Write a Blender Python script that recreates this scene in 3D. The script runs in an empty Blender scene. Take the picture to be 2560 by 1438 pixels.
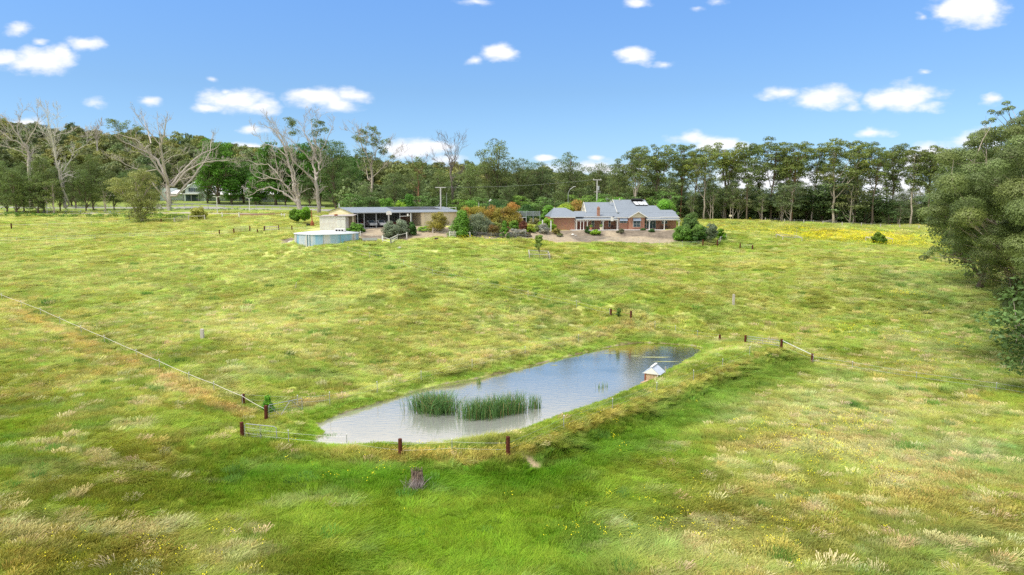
import bpy, bmesh, math, random
import numpy as np
from mathutils import Vector, Matrix

# ------------------------------------------------------------------ camera, world, sun, exposure
scene = bpy.context.scene
F = 1707.0; U0 = 1280.0; V0 = 719.0; HOR = 500.0
PITCH = math.atan((V0 - HOR) / F)
H = 18.0
cam_d = bpy.data.cameras.new("camera"); cam = bpy.data.objects.new("camera", cam_d)
scene.collection.objects.link(cam); scene.camera = cam
cam_d.sensor_width = 36.0; cam_d.lens = 36.0 * F / 2560.0
cam_d.clip_start = 0.5; cam_d.clip_end = 20000
cam.location = (0, 0, H); cam.rotation_euler = (math.pi / 2 - PITCH, 0, 0)
scene.render.resolution_x = 1024; scene.render.resolution_y = 575
SUN_EL = math.radians(58); SUN_AZ = math.radians(-118)    # azimuth measured from +Y towards +X: behind the camera, to its left
sun_d = bpy.data.lights.new("sun", 'SUN'); sun = bpy.data.objects.new("sun", sun_d)
scene.collection.objects.link(sun)
sun_d.energy = 1.5; sun_d.angle = math.radians(18); sun_d.color = (1.0, 0.94, 0.84)
sdir = Vector((math.sin(SUN_AZ) * math.cos(SUN_EL), math.cos(SUN_AZ) * math.cos(SUN_EL), math.sin(SUN_EL)))
sun.rotation_euler = sdir.to_track_quat('Z', 'Y').to_euler()
sun.location = (0, 0, 300)
vs = scene.view_settings
vs.view_transform = 'Standard'; vs.look = 'None'; vs.gamma = 1.0; vs.exposure = 1.5
scene.cycles.use_denoising = False
scene.cycles.max_bounces = 6; scene.cycles.transparent_max_bounces = 4
scene.cycles.diffuse_bounces = 3; scene.cycles.glossy_bounces = 3

# pixel (of the 2560 wide photograph) to world helpers
CP, SP = math.cos(PITCH), math.sin(PITCH)
def ray(u, v):
    a = (u - U0) / F; b = -(v - V0) / F
    return np.array([a, CP + b * SP, -SP + b * CP])
def at(u, v, D):
    d = ray(u, v); return np.array([0, 0, H]) + d * (D / d[1])
def atz(u, v, z):
    d = ray(u, v); return np.array([0, 0, H]) + d * ((z - H) / d[2])
def xat(u, D):
    return ray(u, 520)[0] * D / ray(u, 520)[1]
def zat(v, D):
    return at(1280, v, D)[2]

def make_world():
    w = bpy.data.worlds.new("World"); scene.world = w; w.use_nodes = True
    nt = w.node_tree; N = nt.nodes; L = nt.links; N.clear()
    out = N.new('ShaderNodeOutputWorld'); bg = N.new('ShaderNodeBackground'); L.new(bg.outputs[0], out.inputs[0])
    sky = N.new('ShaderNodeTexSky'); sky.sky_type = 'NISHITA'; sky.sun_disc = False
    sky.sun_elevation = SUN_EL; sky.sun_rotation = SUN_AZ
    sky.air_density = 1.0; sky.dust_density = 0.6; sky.ozone_density = 2.0; sky.altitude = 100
    bg.inputs[1].default_value = 0.15
    tc = N.new('ShaderNodeTexCoord'); sep = N.new('ShaderNodeSeparateXYZ'); L.new(tc.outputs['Generated'], sep.inputs[0])
    def m(op, a, b=None, c=None, clamp=False):
        n = N.new('ShaderNodeMath'); n.operation = op; n.use_clamp = clamp
        for i, v in enumerate((a, b, c)):
            if v is None: continue
            if isinstance(v, (int, float)): n.inputs[i].default_value = v
            else: L.new(v, n.inputs[i])
        return n.outputs[0]
    # sky tint: the photograph's blue is paler and warmer in the blue than the bare model
    tint = N.new('ShaderNodeMix'); tint.data_type = 'RGBA'; tint.blend_type = 'MULTIPLY'; tint.inputs[0].default_value = 1
    L.new(sky.outputs[0], tint.inputs[6])
    ramp = N.new('ShaderNodeValToRGB'); L.new(m('MAXIMUM', sep.outputs[2], 0.0), ramp.inputs[0])
    SK = SKYTINT
    els = ramp.color_ramp.elements
    els[0].position = 0.0; els[0].color = (*SK[0], 1); els[1].position = 0.27; els[1].color = (*SK[2], 1)
    e = els.new(0.15); e.color = (*SK[1], 1)
    L.new(ramp.outputs[0], tint.inputs[7])
    # flat direction coordinates of the sky in front: x/y, z/y
    ysafe = m('MAXIMUM', sep.outputs[1], 0.02)
    px = m('DIVIDE', sep.outputs[0], ysafe); pz = m('DIVIDE', sep.outputs[2], ysafe)
    cmb = N.new('ShaderNodeCombineXYZ'); L.new(px, cmb.inputs[0]); L.new(pz, cmb.inputs[1])
    n1 = N.new('ShaderNodeTexNoise'); n1.inputs['Scale'].default_value = 11; n1.inputs['Detail'].default_value = 4
    mp = N.new('ShaderNodeMapping'); mp.inputs['Scale'].default_value = (1, 2.0, 1); L.new(cmb.outputs[0], mp.inputs[0]); L.new(mp.outputs[0], n1.inputs['Vector'])
    # warp
    wn = N.new('ShaderNodeVectorMath'); wn.operation = 'MULTIPLY_ADD'
    L.new(n1.outputs['Color'], wn.inputs[0]); wn.inputs[1].default_value = (0.05, 0.028, 0); 
    sub = N.new('ShaderNodeVectorMath'); sub.operation = 'SUBTRACT'; L.new(cmb.outputs[0], sub.inputs[0]); sub.inputs[1].default_value = (0.025, 0.014, 0)
    L.new(sub.outputs[0], wn.inputs[2])
    cur = None
    for (u, v, ru, rv, st) in CLOUDS:
        x0 = (u - U0) / F; d = ray(u, v); x0 = d[0] / d[1]; z0 = d[2] / d[1]
        rx = ru / F * 1.25; rz = rv / F * 1.35
        mpn = N.new('ShaderNodeMapping'); mpn.vector_type = 'POINT'
        mpn.inputs['Scale'].default_value = (1 / rx, 1 / rz, 0); mpn.inputs['Location'].default_value = (-x0 / rx, -z0 / rz, 0)
        L.new(wn.outputs[0], mpn.inputs[0])
        g = N.new('ShaderNodeTexGradient'); g.gradient_type = 'SPHERICAL'; L.new(mpn.outputs[0], g.inputs[0])
        val = m('MULTIPLY', g.outputs['Fac'], st)
        cur = val if cur is None else m('MAXIMUM', cur, val)
    n2 = N.new('ShaderNodeTexNoise'); n2.inputs['Scale'].default_value = 26; n2.inputs['Detail'].default_value = 5; n2.inputs['Roughness'].default_value = 0.55
    L.new(mp.outputs[0], n2.inputs['Vector'])
    wob = m('MULTIPLY', m('SUBTRACT', n2.outputs['Fac'], 0.53), 1.25)
    f = m('ADD', cur, wob)
    mr = N.new('ShaderNodeMapRange'); mr.interpolation_type = 'SMOOTHSTEP'; L.new(f, mr.inputs[0])
    mr.inputs[1].default_value = 0.04; mr.inputs[2].default_value = 0.78
    cl1 = m('MULTIPLY', mr.outputs[0], m('GREATER_THAN', sep.outputs[1], 0.05))
    cl1 = m('MULTIPLY', cl1, m('GREATER_THAN', cur, 0.001))
    # broken cloud deck overhead and behind, above the framed part of the sky
    n3 = N.new('ShaderNodeTexNoise'); n3.inputs['Scale'].default_value = 2.6; n3.inputs['Detail'].default_value = 5
    L.new(tc.outputs['Generated'], n3.inputs['Vector'])
    mr3 = N.new('ShaderNodeMapRange'); mr3.interpolation_type = 'SMOOTHSTEP'; L.new(n3.outputs['Fac'], mr3.inputs[0]); mr3.inputs[1].default_value = 0.16; mr3.inputs[2].default_value = 0.38
    mr4 = N.new('ShaderNodeMapRange'); mr4.interpolation_type = 'SMOOTHSTEP'; L.new(sep.outputs[2], mr4.inputs[0]); mr4.inputs[1].default_value = 0.283; mr4.inputs[2].default_value = 0.315
    back = N.new('ShaderNodeMapRange'); back.interpolation_type = 'SMOOTHSTEP'; L.new(sep.outputs[1], back.inputs[0]); back.inputs[1].default_value = 0.35; back.inputs[2].default_value = -0.1
    hi = m('MAXIMUM', mr4.outputs[0], back.outputs[0])
    cl2 = m('MULTIPLY', m('MULTIPLY', mr3.outputs[0], hi), 0.9)
    cl = m('MAXIMUM', cl1, cl2)
    mix = N.new('ShaderNodeMix'); mix.data_type = 'RGBA'; L.new(cl, mix.inputs[0]); L.new(tint.outputs[2], mix.inputs[6])
    # cloud body: white with a faint lilac grey in the thicker, lower parts
    shade = N.new('ShaderNodeMix'); shade.data_type = 'RGBA'; L.new(n1.outputs['Fac'], shade.inputs[0])
    shade.inputs[6].default_value = (*CLOUDC[0], 1); shade.inputs[7].default_value = (*CLOUDC[1], 1)
    L.new(shade.outputs[2], mix.inputs[7])
    L.new(mix.outputs[2], bg.inputs[0])

SKYTINT = ((.225, .30, .42), (.237, .307, .384), (.262, .362, .474))
CLOUDC = ((2.25, 2.3, 2.5), (2.8, 2.8, 2.85))
CLOUDS = [(100,150,100,32,1.15),(15,140,40,22,1),(150,135,40,18,1),(215,113,48,18,.9),(40,75,36,16,.6),(92,102,24,11,.7),(238,256,30,15,.65),(370,248,34,13,.85),
 (590,246,92,34,1.0),(520,268,50,13,.8),(655,262,45,24,.9),(575,225,30,16,.8),(790,248,80,28,1.1),(885,235,52,19,.9),(845,262,55,14,.8),(640,325,42,12,.8),(620,372,60,14,1.0),
 (533,191,18,7,.5),(60,305,60,16,.8),(1040,372,80,28,1.2),(1090,368,50,20,1.0),(985,378,30,12,.8),
 (1250,135,48,24,1.15),(1188,152,28,11,.6),(1190,0,60,10,.6),(1585,8,44,14,.9),(1740,20,20,8,.45),(1800,5,40,8,.5),(1590,135,46,23,1.15),(1655,152,30,10,.6),
 (1955,235,52,17,.85),(2060,248,78,28,1.1),(2120,270,30,10,.5),(2255,245,100,34,1.0),(2185,255,45,24,.9),(2320,268,50,14,.8),(2190,326,48,13,.8),(2470,248,34,12,.8),
 (2420,20,100,42,1.3),(2370,25,60,28,1.1),(2290,45,16,12,.5),(2308,190,20,6,.5),(2330,400,120,40,1.1),(2230,470,110,60,1.3),(1800,365,90,18,1.1),(1900,450,160,50,1.0),(2050,460,150,50,1.0),(1730,350,60,16,.8),
 (1358,396,28,10,1.0),(1480,400,26,10,.9),(1500,425,180,22,.8),(1110,405,60,16,.8),(2450,380,90,60,.9)]
make_world()
# ------------------------------------------------------------------ helpers
rng = np.random.default_rng(7); random.seed(7)
COL = scene.collection
def tag(o, label=None, cat=None, group=None, kind=None):
    if label: o['label'] = label
    if cat: o['category'] = cat
    if group: o['group'] = group
    if kind: o['kind'] = kind
    return o
def empty(name, loc, rz=0.0):
    o = bpy.data.objects.new(name, None); COL.objects.link(o)
    o.location = loc; o.rotation_euler = (0, 0, rz); o.empty_display_size = 0.3
    return o
def thing(name, label, cat, loc=(0, 0, 0), rz=0.0, group=None):
    return tag(empty(name, loc, rz), label, cat, group)
def mesh_np(name, verts, faces, mat=None, parent=None, smooth=False, col=None, link=True):
    """verts (n,3) array; faces: list of tuples, or an (m,k) int array"""
    me = bpy.data.meshes.new(name)
    verts = np.asarray(verts, dtype=np.float32).reshape(-1, 3)
    if isinstance(faces, np.ndarray):
        k = faces.shape[1]; nf = len(faces)
        me.vertices.add(len(verts)); me.vertices.foreach_set('co', verts.ravel())
        me.loops.add(nf * k); me.loops.foreach_set('vertex_index', faces.astype(np.int32).ravel())
        me.polygons.add(nf); me.polygons.foreach_set('loop_start', np.arange(0, nf * k, k, dtype=np.int32))
        me.polygons.foreach_set('loop_total', np.full(nf, k, dtype=np.int32))
        me.update(calc_edges=True)
    else:
        me.from_pydata([tuple(map(float, v)) for v in verts], [], faces); me.update()
    if smooth: me.polygons.foreach_set('use_smooth', np.ones(len(me.polygons), dtype=bool))
    if mat: me.materials.append(mat)
    if col is not None:
        c = np.ones((len(verts), 4), dtype=np.float32); c[:, :3] = col
        at_ = me.color_attributes.new('Col', 'FLOAT_COLOR', 'POINT'); at_.data.foreach_set('color', c.ravel())
    o = bpy.data.objects.new(name, me)
    if link: COL.objects.link(o)
    if parent: o.parent = parent
    return o
class MB:
    """collects boxes, prisms, tubes and sheets into ONE mesh"""
    def __init__(s): s.v = []; s.f = []
    def add(s, v, f):
        b = len(s.v); s.v += [tuple(map(float, p)) for p in v]; s.f += [tuple(i + b for i in q) for q in f]; return s
    def box(s, x0, x1, y0, y1, z0, z1):
        return s.add([(x0,y0,z0),(x1,y0,z0),(x1,y1,z0),(x0,y1,z0),(x0,y0,z1),(x1,y0,z1),(x1,y1,z1),(x0,y1,z1)],
              [(0,3,2,1),(4,5,6,7),(0,1,5,4),(1,2,6,5),(2,3,7,6),(3,0,4,7)])
    def beam(s, a, b, w, h=None, up=(0, 0, 1)):
        a = Vector(a); b = Vector(b); h = h or w
        d = (b - a).normalized(); up = Vector(up)
        if abs(d.dot(up)) > .95: up = Vector((0, 1, 0))
        r = d.cross(up).normalized() * (w / 2); t = r.cross(d).normalized() * (h / 2)
        V = [a - r - t, a + r - t, a + r + t, a - r + t, b - r - t, b + r - t, b + r + t, b - r + t]
        return s.add(V, [(0,1,2,3),(7,6,5,4),(0,4,5,1),(1,5,6,2),(2,6,7,3),(3,7,4,0)])
    def tube(s, pts, rad, n=8, cap=True):
        pts = [Vector(p) for p in pts]
        if isinstance(rad, (int, float)): rad = [rad] * len(pts)
        rings = []; up = Vector((0.13, 0.07, 1)).normalized()
        for i, p in enumerate(pts):
            d = (pts[min(i + 1, len(pts) - 1)] - pts[max(i - 1, 0)])
            if d.length < 1e-6: d = Vector((0, 0, 1))
            d.normalize()
            uu = up if abs(d.dot(up)) < .95 else Vector((1, 0, 0))
            a = d.cross(uu).normalized(); b = a.cross(d)
            rings.append([p + (a * math.cos(2 * math.pi * k / n) + b * math.sin(2 * math.pi * k / n)) * rad[i] for k in range(n)])
        V = [q for r in rings for q in r]; Fc = []
        for i in range(len(pts) - 1):
            for k in range(n):
                Fc.append((i * n + k, i * n + (k + 1) % n, (i + 1) * n + (k + 1) % n, (i + 1) * n + k))
        if cap: Fc.append(tuple(reversed(range(n)))); Fc.append(tuple((len(pts) - 1) * n + k for k in range(n)))
        return s.add(V, Fc)
    def cyl(s, x, y, z0, z1, r, n=12, r2=None):
        return s.tube([(x, y, z0), (x, y, z1)], [r, r if r2 is None else r2], n)
    def quad(s, a, b, c, d): return s.add([a, b, c, d], [(0, 1, 2, 3)])
    def slab(s, poly, t):
        """thick sheet: polygon of 3-D points extruded down by t"""
        n = len(poly); P = [Vector(p) for p in poly]
        nn = (P[1] - P[0]).cross(P[2] - P[1]).normalized()
        if nn.z < 0: P.reverse(); nn = -nn
        V = P + [p - nn * t for p in P]
        return s.add(V, [tuple(range(n)), tuple(reversed(range(n, 2 * n)))] + [((i + 1) % n, i, i + n, (i + 1) % n + n) for i in range(n)])
    def build(s, name, mat, parent=None, smooth=False):
        o = mesh_np(name, np.array(s.v), s.f, mat, parent, smooth)
        return o
# ---- materials
def mat(name, color, rough=0.7, var=0.12, scale=3.0, metal=0.0, spec=0.3, bump=0.0, stretch=(1, 1, 1), col2=None, detail=4, objvar=0.0):
    m = bpy.data.materials.new(name); m.use_nodes = True
    nt = m.node_tree; N = nt.nodes; L = nt.links; b = N['Principled BSDF']
    b.inputs['Roughness'].default_value = rough; b.inputs['Metallic'].default_value = metal
    b.inputs['Specular IOR Level'].default_value = spec
    tc = N.new('ShaderNodeTexCoord'); mp = N.new('ShaderNodeMapping'); mp.inputs['Scale'].default_value = stretch
    L.new(tc.outputs['Object'], mp.inputs[0])
    nz = N.new('ShaderNodeTexNoise'); nz.inputs['Scale'].default_value = scale; nz.inputs['Detail'].default_value = detail
    L.new(mp.outputs[0], nz.inputs['Vector'])
    mx = N.new('ShaderNodeMix'); mx.data_type = 'RGBA'
    mr = N.new('ShaderNodeMapRange'); L.new(nz.outputs['Fac'], mr.inputs[0]); mr.inputs[1].default_value = .3; mr.inputs[2].default_value = .7
    L.new(mr.outputs[0], mx.inputs[0])
    c = color; c2 = col2 or tuple(min(1, x * (1 + var)) for x in c); c1 = c if col2 else tuple(x * (1 - var) for x in c)
    mx.inputs[6].default_value = (*c1, 1); mx.inputs[7].default_value = (*c2, 1)
    L.new(mx.outputs[2], b.inputs['Base Color'])
    if bump:
        bp = N.new('ShaderNodeBump'); bp.inputs['Strength'].default_value = bump; bp.inputs['Distance'].default_value = 0.05
        L.new(nz.outputs['Fac'], bp.inputs['Height']); L.new(bp.outputs[0], b.inputs['Normal'])
    return m
def leaf_mat(name, trans=0.25, rough=0.55, var=0.0, instancer=False, spec=0.25):
    """foliage: colour from the mesh's own leaf colours times the object's colour (its kind)"""
    m = bpy.data.materials.new(name); m.use_nodes = True
    nt = m.node_tree; N = nt.nodes; L = nt.links; N.clear()
    out = N.new('ShaderNodeOutputMaterial'); pb = N.new('ShaderNodeBsdfPrincipled'); tr = N.new('ShaderNodeBsdfTranslucent')
    pb.inputs['Roughness'].default_value = rough; pb.inputs['Specular IOR Level'].default_value = spec
    a = N.new('ShaderNodeAttribute'); a.attribute_name = 'Col'
    mul = N.new('ShaderNodeMix'); mul.data_type = 'RGBA'; mul.blend_type = 'MULTIPLY'; mul.inputs[0].default_value = 1
    L.new(a.outputs['Color'], mul.inputs[6])
    if instancer:
        a2 = N.new('ShaderNodeAttribute'); a2.attribute_name = 'gcol'; a2.attribute_type = 'INSTANCER'; L.new(a2.outputs['Color'], mul.inputs[7])
    else:
        oi = N.new('ShaderNodeObjectInfo'); L.new(oi.outputs['Color'], mul.inputs[7])
    L.new(mul.outputs[2], pb.inputs['Base Color']); L.new(mul.outputs[2], tr.inputs['Color'])
    mx = N.new('ShaderNodeMixShader'); mx.inputs[0].default_value = trans
    L.new(pb.outputs[0], mx.inputs[1]); L.new(tr.outputs[0], mx.inputs[2]); L.new(mx.outputs[0], out.inputs[0])
    return m
# ---- value noise
_T = np.random.default_rng(99).random((256, 256))
def vn(x, y, s=0):
    x = np.asarray(x, float) + 17.3 * s; y = np.asarray(y, float) + 31.7 * s
    xi = np.floor(x).astype(int); yi = np.floor(y).astype(int); fx = x - xi; fy = y - yi
    fx = fx * fx * (3 - 2 * fx); fy = fy * fy * (3 - 2 * fy)
    a = _T[xi & 255, yi & 255]; b = _T[(xi + 1) & 255, yi & 255]; c = _T[xi & 255, (yi + 1) & 255]; d = _T[(xi + 1) & 255, (yi + 1) & 255]
    return (a * (1 - fx) + b * fx) * (1 - fy) + (c * (1 - fx) + d * fx) * fy
def fbm(x, y, s=0, o=4):
    t = 0; a = .5; n = 0
    for i in range(o):
        t = t + a * vn(x, y, s + i); n += a; a *= .5; x = x * 2.03; y = y * 2.03
    return t / n
def sstep(a, b, x):
    t = np.clip((x - a) / (b - a), 0, 1); return t * t * (3 - 2 * t)
def seg_dist(px, py, poly, closed=False):
    poly = np.asarray(poly, float)[:, :2]; n = len(poly); best = np.full(np.shape(px), 1e9)
    for i in range(n if closed else n - 1):
        a = poly[i]; b = poly[(i + 1) % n]; ab = b - a
        t = np.clip(((px - a[0]) * ab[0] + (py - a[1]) * ab[1]) / (ab @ ab + 1e-9), 0, 1)
        best = np.minimum(best, np.hypot(px - a[0] - t * ab[0], py - a[1] - t * ab[1]))
    return best
def inside(px, py, poly):
    poly = np.asarray(poly, float)[:, :2]; n = len(poly); r = np.zeros(np.shape(px), bool)
    for i in range(n):
        x1, y1 = poly[i]; x2, y2 = poly[(i + 1) % n]
        if y1 == y2: continue
        c = ((y1 > py) != (y2 > py)) & (px < (x2 - x1) * (py - y1) / (y2 - y1) + x1)
        r ^= c
    return r
# ------------------------------------------------------------------ the ground
ZW = -0.6
SHORE_PX = [(796,1060),(855,1034),(905,1020),(954,1004),(1003,988),(1052,973),(1102,961),(1184,948),(1266,930),(1331,914),(1400,896),(1464,881),(1530,866),(1595,857),(1661,859),(1727,864),(1756,869),
 (1755,882),(1733,897),(1694,918),(1655,940),(1618,960),(1579,976),(1530,999),(1497,1012),(1450,1030),(1398,1045),(1349,1065),(1312,1078),(1282,1090),(1217,1110),(1170,1116),(1118,1119),(1052,1113),(1003,1114),(954,1112),(888,1119),(839,1121),(790,1111),(780,1099),(809,1090),(813,1080),(793,1068)]
SHORE = np.array([atz(u, v, ZW) for u, v in SHORE_PX])
CREST = [(560,1100,.35),(606,1095,.3),(700,1112,.1),(850,1130,.05),(1001,1140,.05),(1140,1142,.3),(1270,1138,.7),(1330,1112,.75),(1410,1078,.75),(1531,1034,.75),(1641,990,.75),(1733,956,.75),(1806,926,.75),(1874,892,.7),(1953,873,.7)]
TOE = [(620,1200,-.6),(760,1215,-1.2),(900,1235,-1.42),(1040,1240,-1.45),(1180,1236,-1.15),(1300,1226,-.85),(1420,1195,-1.25),(1520,1160,-1.5),(1610,1120,-1.4),(1700,1075,-1.5),(1790,1030,-1.6),(1870,985,-1.7),(1950,945,-1.4),(2030,908,-.7)]
A = []
def an(u, v, D): A.append(at(u, v, D))
def az(u, v, z): A.append(atz(u, v, z))
def dens(lst, k=2):
    pts = [atz(*p) for p in lst]; o = []
    for i in range(len(pts) - 1):
        for j in range(k): o.append(pts[i] + (pts[i + 1] - pts[i]) * j / k)
    o.append(pts[-1]); return o
CRESTW = np.array(dens(CREST)); TOEW = np.array(dens(TOE))
A += list(CRESTW) + list(TOEW)
for p in SHORE: A.append(p + np.array([0, 0, .08]))
for t in [(0,1438,-.2),(500,1438,-.7),(1000,1438,-1.7),(1500,1438,-1.8),(2000,1438,-1.8),(2560,1438,-1.7),(0,1250,.3),(400,1250,.1),(1700,1250,-1.65),(2100,1250,-1.6),(2560,1200,-1.2),
          (0,1100,1.0),(300,1100,.9),(2100,1050,-1.2),(2560,1000,0.0),(2300,950,-.3),(2150,930,-.5),(500,1020,1.0)]: az(*t)
for (u, v, D) in [(0,900,68),(0,757,94),(300,900,70),(300,850,78),(300,800,87),(300,700,110),(300,650,127),(300,600,150),(300,560,180),(300,545,197),(300,533,212),(300,522,228),(300,515,250),
  (0,700,108),(0,650,127),(0,600,148),(0,560,176),(0,540,196),(0,530,212),(0,518,230),(505,848,76),(665,1050,54),(606,1020,57),(800,960,63.5),(800,850,77.5),(800,780,92),(800,700,108),(700,650,124),(600,600,150),(560,560,178),(560,545,196),(560,530,214),(560,515,240),
  (950,940,70),(1100,900,74.5),(1100,850,80.5),(1100,780,92),(1100,700,108),(1100,640,124),(1100,600,137),
  (1300,860,84),(1300,780,96),(1300,700,110),(1348,650,127),(1300,620,137),(1300,603,143),(1500,820,92.5),(1577,800,94),(1640,822,93),(1500,780,98),(1500,700,112),(1500,650,128),(1500,620,140),(1500,604,146),
  (1756,850,90),(1799,852,88),(1863,860,85),(2000,900,79),(2000,850,87),(1833,762,100),(2000,800,97),(2000,700,115),(2000,650,131),(2000,620,147),(2000,590,170),(2000,558,198),(1780,620,146),(1800,560,188),(1830,552,196),
  (2500,900,77),(2500,800,93),(2500,700,112),(2500,650,130),(2500,600,155),(2300,572,188),(2500,575,182),(2560,560,200)]: an(u, v, D)
# tank, shed, drive, house terrace
for (u, v, D) in [(700,612,135),(737,614,128),(815,620,124),(892,614,127),(960,610,131),(1015,596,141),(1080,594,143),(1150,594,143),(1240,597,143),(720,590,146),(760,585,150),(820,580,152),(700,560,176),(780,545,190)]: an(u, v, D)
for (u, v, D) in [(940,585,143),(1020,578,146),(1100,577,147),(1180,577,148),(1260,577,149),(860,575,153),(950,570,155),(1050,570,156),(1150,570,158),(1250,568,160),(1330,565,162)]: an(u, v, D)
for x in (8, 16, 24, 32, 40):
    for y in (158, 170): A.append(np.array([x, y, 11.0]))
    A.append(np.array([x, 154.5, 11.0])); A.append(np.array([x, 149.5, 9.25]))
for x in (-40, -30, -20, -10):
    for y in (160, 172): A.append(np.array([x, y, 11.8]))
for (x, y, z) in [(-160,240,15.5),(-100,240,15.5),(-60,240,15),(-20,215,13.5),(20,200,12.5),(50,210,12),(100,230,9.5),(150,240,7),(60,240,10),(110,200,10.5),(160,190,9.5),(0,240,13),
     (-250,330,27),(-180,330,26),(-100,330,22),(-30,330,16),(40,330,8),(120,330,-2),(200,330,-4),
     (-420,450,56),(-337,450,55),(-250,450,48),(-170,450,39),(-100,450,28),(-30,450,24),(40,450,22),(100,450,14),(200,450,-6),(350,450,-10),
     (-500,650,30),(-200,650,15),(0,650,0),(300,650,-12),(-900,900,10),(0,1000,-12),(900,900,-14),(-1500,1500,-12),(1500,1500,-14),(0,3000,-14),(1500,3000,-14),(-1500,3000,-14),
     (-1500,-200,0),(1500,-200,0),(0,-200,-3),(-200,0,1),(200,0,0),(0,0,-2),(60,0,-2),(-60,0,0),(-130,60,3),(130,60,0),(-150,120,8),(130,120,6),(-200,200,14),(220,200,8),(400,200,4),(-500,200,20),(-1500,300,10),(1500,300,-10)]:
    A.append(np.array([x, y, float(z)]))
A = np.array(A)
def _phi(d2): return np.sqrt(d2 + 1.2 ** 2)
_d2 = ((A[:, None, :2] - A[None, :, :2]) ** 2).sum(-1)
_n = len(A)
_M = np.zeros((_n + 3, _n + 3)); _M[:_n, :_n] = -_phi(_d2) + np.eye(_n) * 0.3
_M[:_n, _n] = 1; _M[:_n, _n + 1:] = A[:, :2] / 100; _M[_n:, :_n] = _M[:_n, _n:].T
_W = np.linalg.solve(_M, np.concatenate([A[:, 2], np.zeros(3)]))
def base_height(x, y):
    x = np.asarray(x, float); y = np.asarray(y, float); r = np.zeros(x.shape) + _W[_n] + _W[_n + 1] * x / 100 + _W[_n + 2] * y / 100
    for i in range(_n): r -= _W[i] * _phi((x - A[i, 0]) ** 2 + (y - A[i, 1]) ** 2)
    return r
def axis(breaks):
    out = []
    for (a, b, s) in breaks: out += list(np.arange(a, b - 1e-6, s))
    out.append(breaks[-1][1]); return np.array(out, float)
def grow(a, b, s0, k=1.18):
    out = []; x = a; s = s0
    while abs(x - a) < abs(b - a):
        out.append(x); x += s * (1 if b > a else -1); s *= k
    out.append(b); return out
XS = np.array(sorted(set(np.round(list(axis([(-120, -22, .7), (-22, 32, .32), (32, 120, .7)])) + grow(-120.5, -1600, 2)[0:] + grow(120.5, 1600, 2), 3))))
YS = np.array(sorted(set(np.round(list(axis([(26, 44, .5), (44, 94, .32), (94, 175, .6), (175, 262, 1.4)])) + grow(263, 3200, 3) + grow(25.5, -220, 1.2), 3))))
GX, GY = np.meshgrid(XS, YS, indexing='ij')
GZ = base_height(GX, GY)
near = (GX > -20) & (GX < 30) & (GY > 46) & (GY < 94)
sd = np.full(GX.shape, 50.0)
sd[near] = seg_dist(GX[near], GY[near], SHORE, True) * np.where(inside(GX[near], GY[near], SHORE), -1, 1)
_w = sstep(0, 4.5, sd)
rough_amt = np.clip((GY - 20) / 15, 0, 1) * (1 - sstep(240, 300, GY))
cdg = np.full(GX.shape, 99.); tdg = cdg.copy(); _nb = (GX > -24) & (GX < 36) & (GY > 38) & (GY < 96)
cdg[_nb] = seg_dist(GX[_nb], GY[_nb], CRESTW); tdg[_nb] = seg_dist(GX[_nb], GY[_nb], TOEW)
face = np.clip(1.6 - (tdg + np.minimum(cdg, 9)) / 6, 0, 1) * (sd > 1.5)
GZ += face * sstep(1.2, 2.6, cdg) * ((fbm(GX / 1.1, GY / 1.1, 23, 2) - .5) * .62) + .08 * np.exp(-(cdg / .7) ** 2)
_fb = np.array([at(u, v, D) for u, v, D in [(745,1020,54.5),(825,1014,57.5),(943,986,62.5),(1053,955,67.5),(1180,925,73.5),(1313,890,80),(1446,858,87),(1540,820,93),(1600,815,94.5),(1688,838,92),(1756,850,90)]])
fbg = np.full(GX.shape, 99.); fbg[_nb] = seg_dist(GX[_nb], GY[_nb], _fb); GZ += .5 * np.exp(-(fbg / 1.3) ** 2) * sstep(.3, 1.5, sd)
GZ += (_w * rough_amt) * ((fbm(GX / 2.4, GY / 2.4, 3, 3) - .5) * (.40 - .16 * sstep(55, 80, GY)) + (fbm(GX / 9, GY / 9, 8, 2) - .5) * .5)
GZ = np.where(sd > 0, np.maximum(GZ, ZW + .05 + .35 * np.minimum(sd, .5) ), np.minimum(GZ, ZW - .06 - np.minimum(-sd * .35, 1.0)))
def hgt(x, y):
    x = np.asarray(x, float); y = np.asarray(y, float)
    i = np.clip(np.searchsorted(XS, x) - 1, 0, len(XS) - 2); j = np.clip(np.searchsorted(YS, y) - 1, 0, len(YS) - 2)
    tx = np.clip((x - XS[i]) / (XS[i + 1] - XS[i]), 0, 1); ty = np.clip((y - YS[j]) / (YS[j + 1] - YS[j]), 0, 1)
    return (GZ[i, j] * (1 - tx) + GZ[i + 1, j] * tx) * (1 - ty) + (GZ[i, j + 1] * (1 - tx) + GZ[i + 1, j + 1] * tx) * ty
def G(u, v):
    """the point of the ground that a pixel of the photograph shows"""
    d = ray(u, v); ys = np.concatenate([np.arange(26, 120, .1), np.arange(120, 420, .25)]); t = ys / d[1]
    z = H + d[2] * t; h = hgt(d[0] * t, ys); k = np.argmax(z < h)
    if not (z < h).any(): k = len(ys) - 1
    return Vector((d[0] * t[k], ys[k], h[k]))
def gz(x, y): return float(hgt(np.array(x), np.array(y)))
_gcache = {}
def GP(lst):
    k = tuple(lst)
    if k not in _gcache: _gcache[k] = np.array([tuple(G(u, v)) for u, v in lst])
    return _gcache[k]

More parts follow.
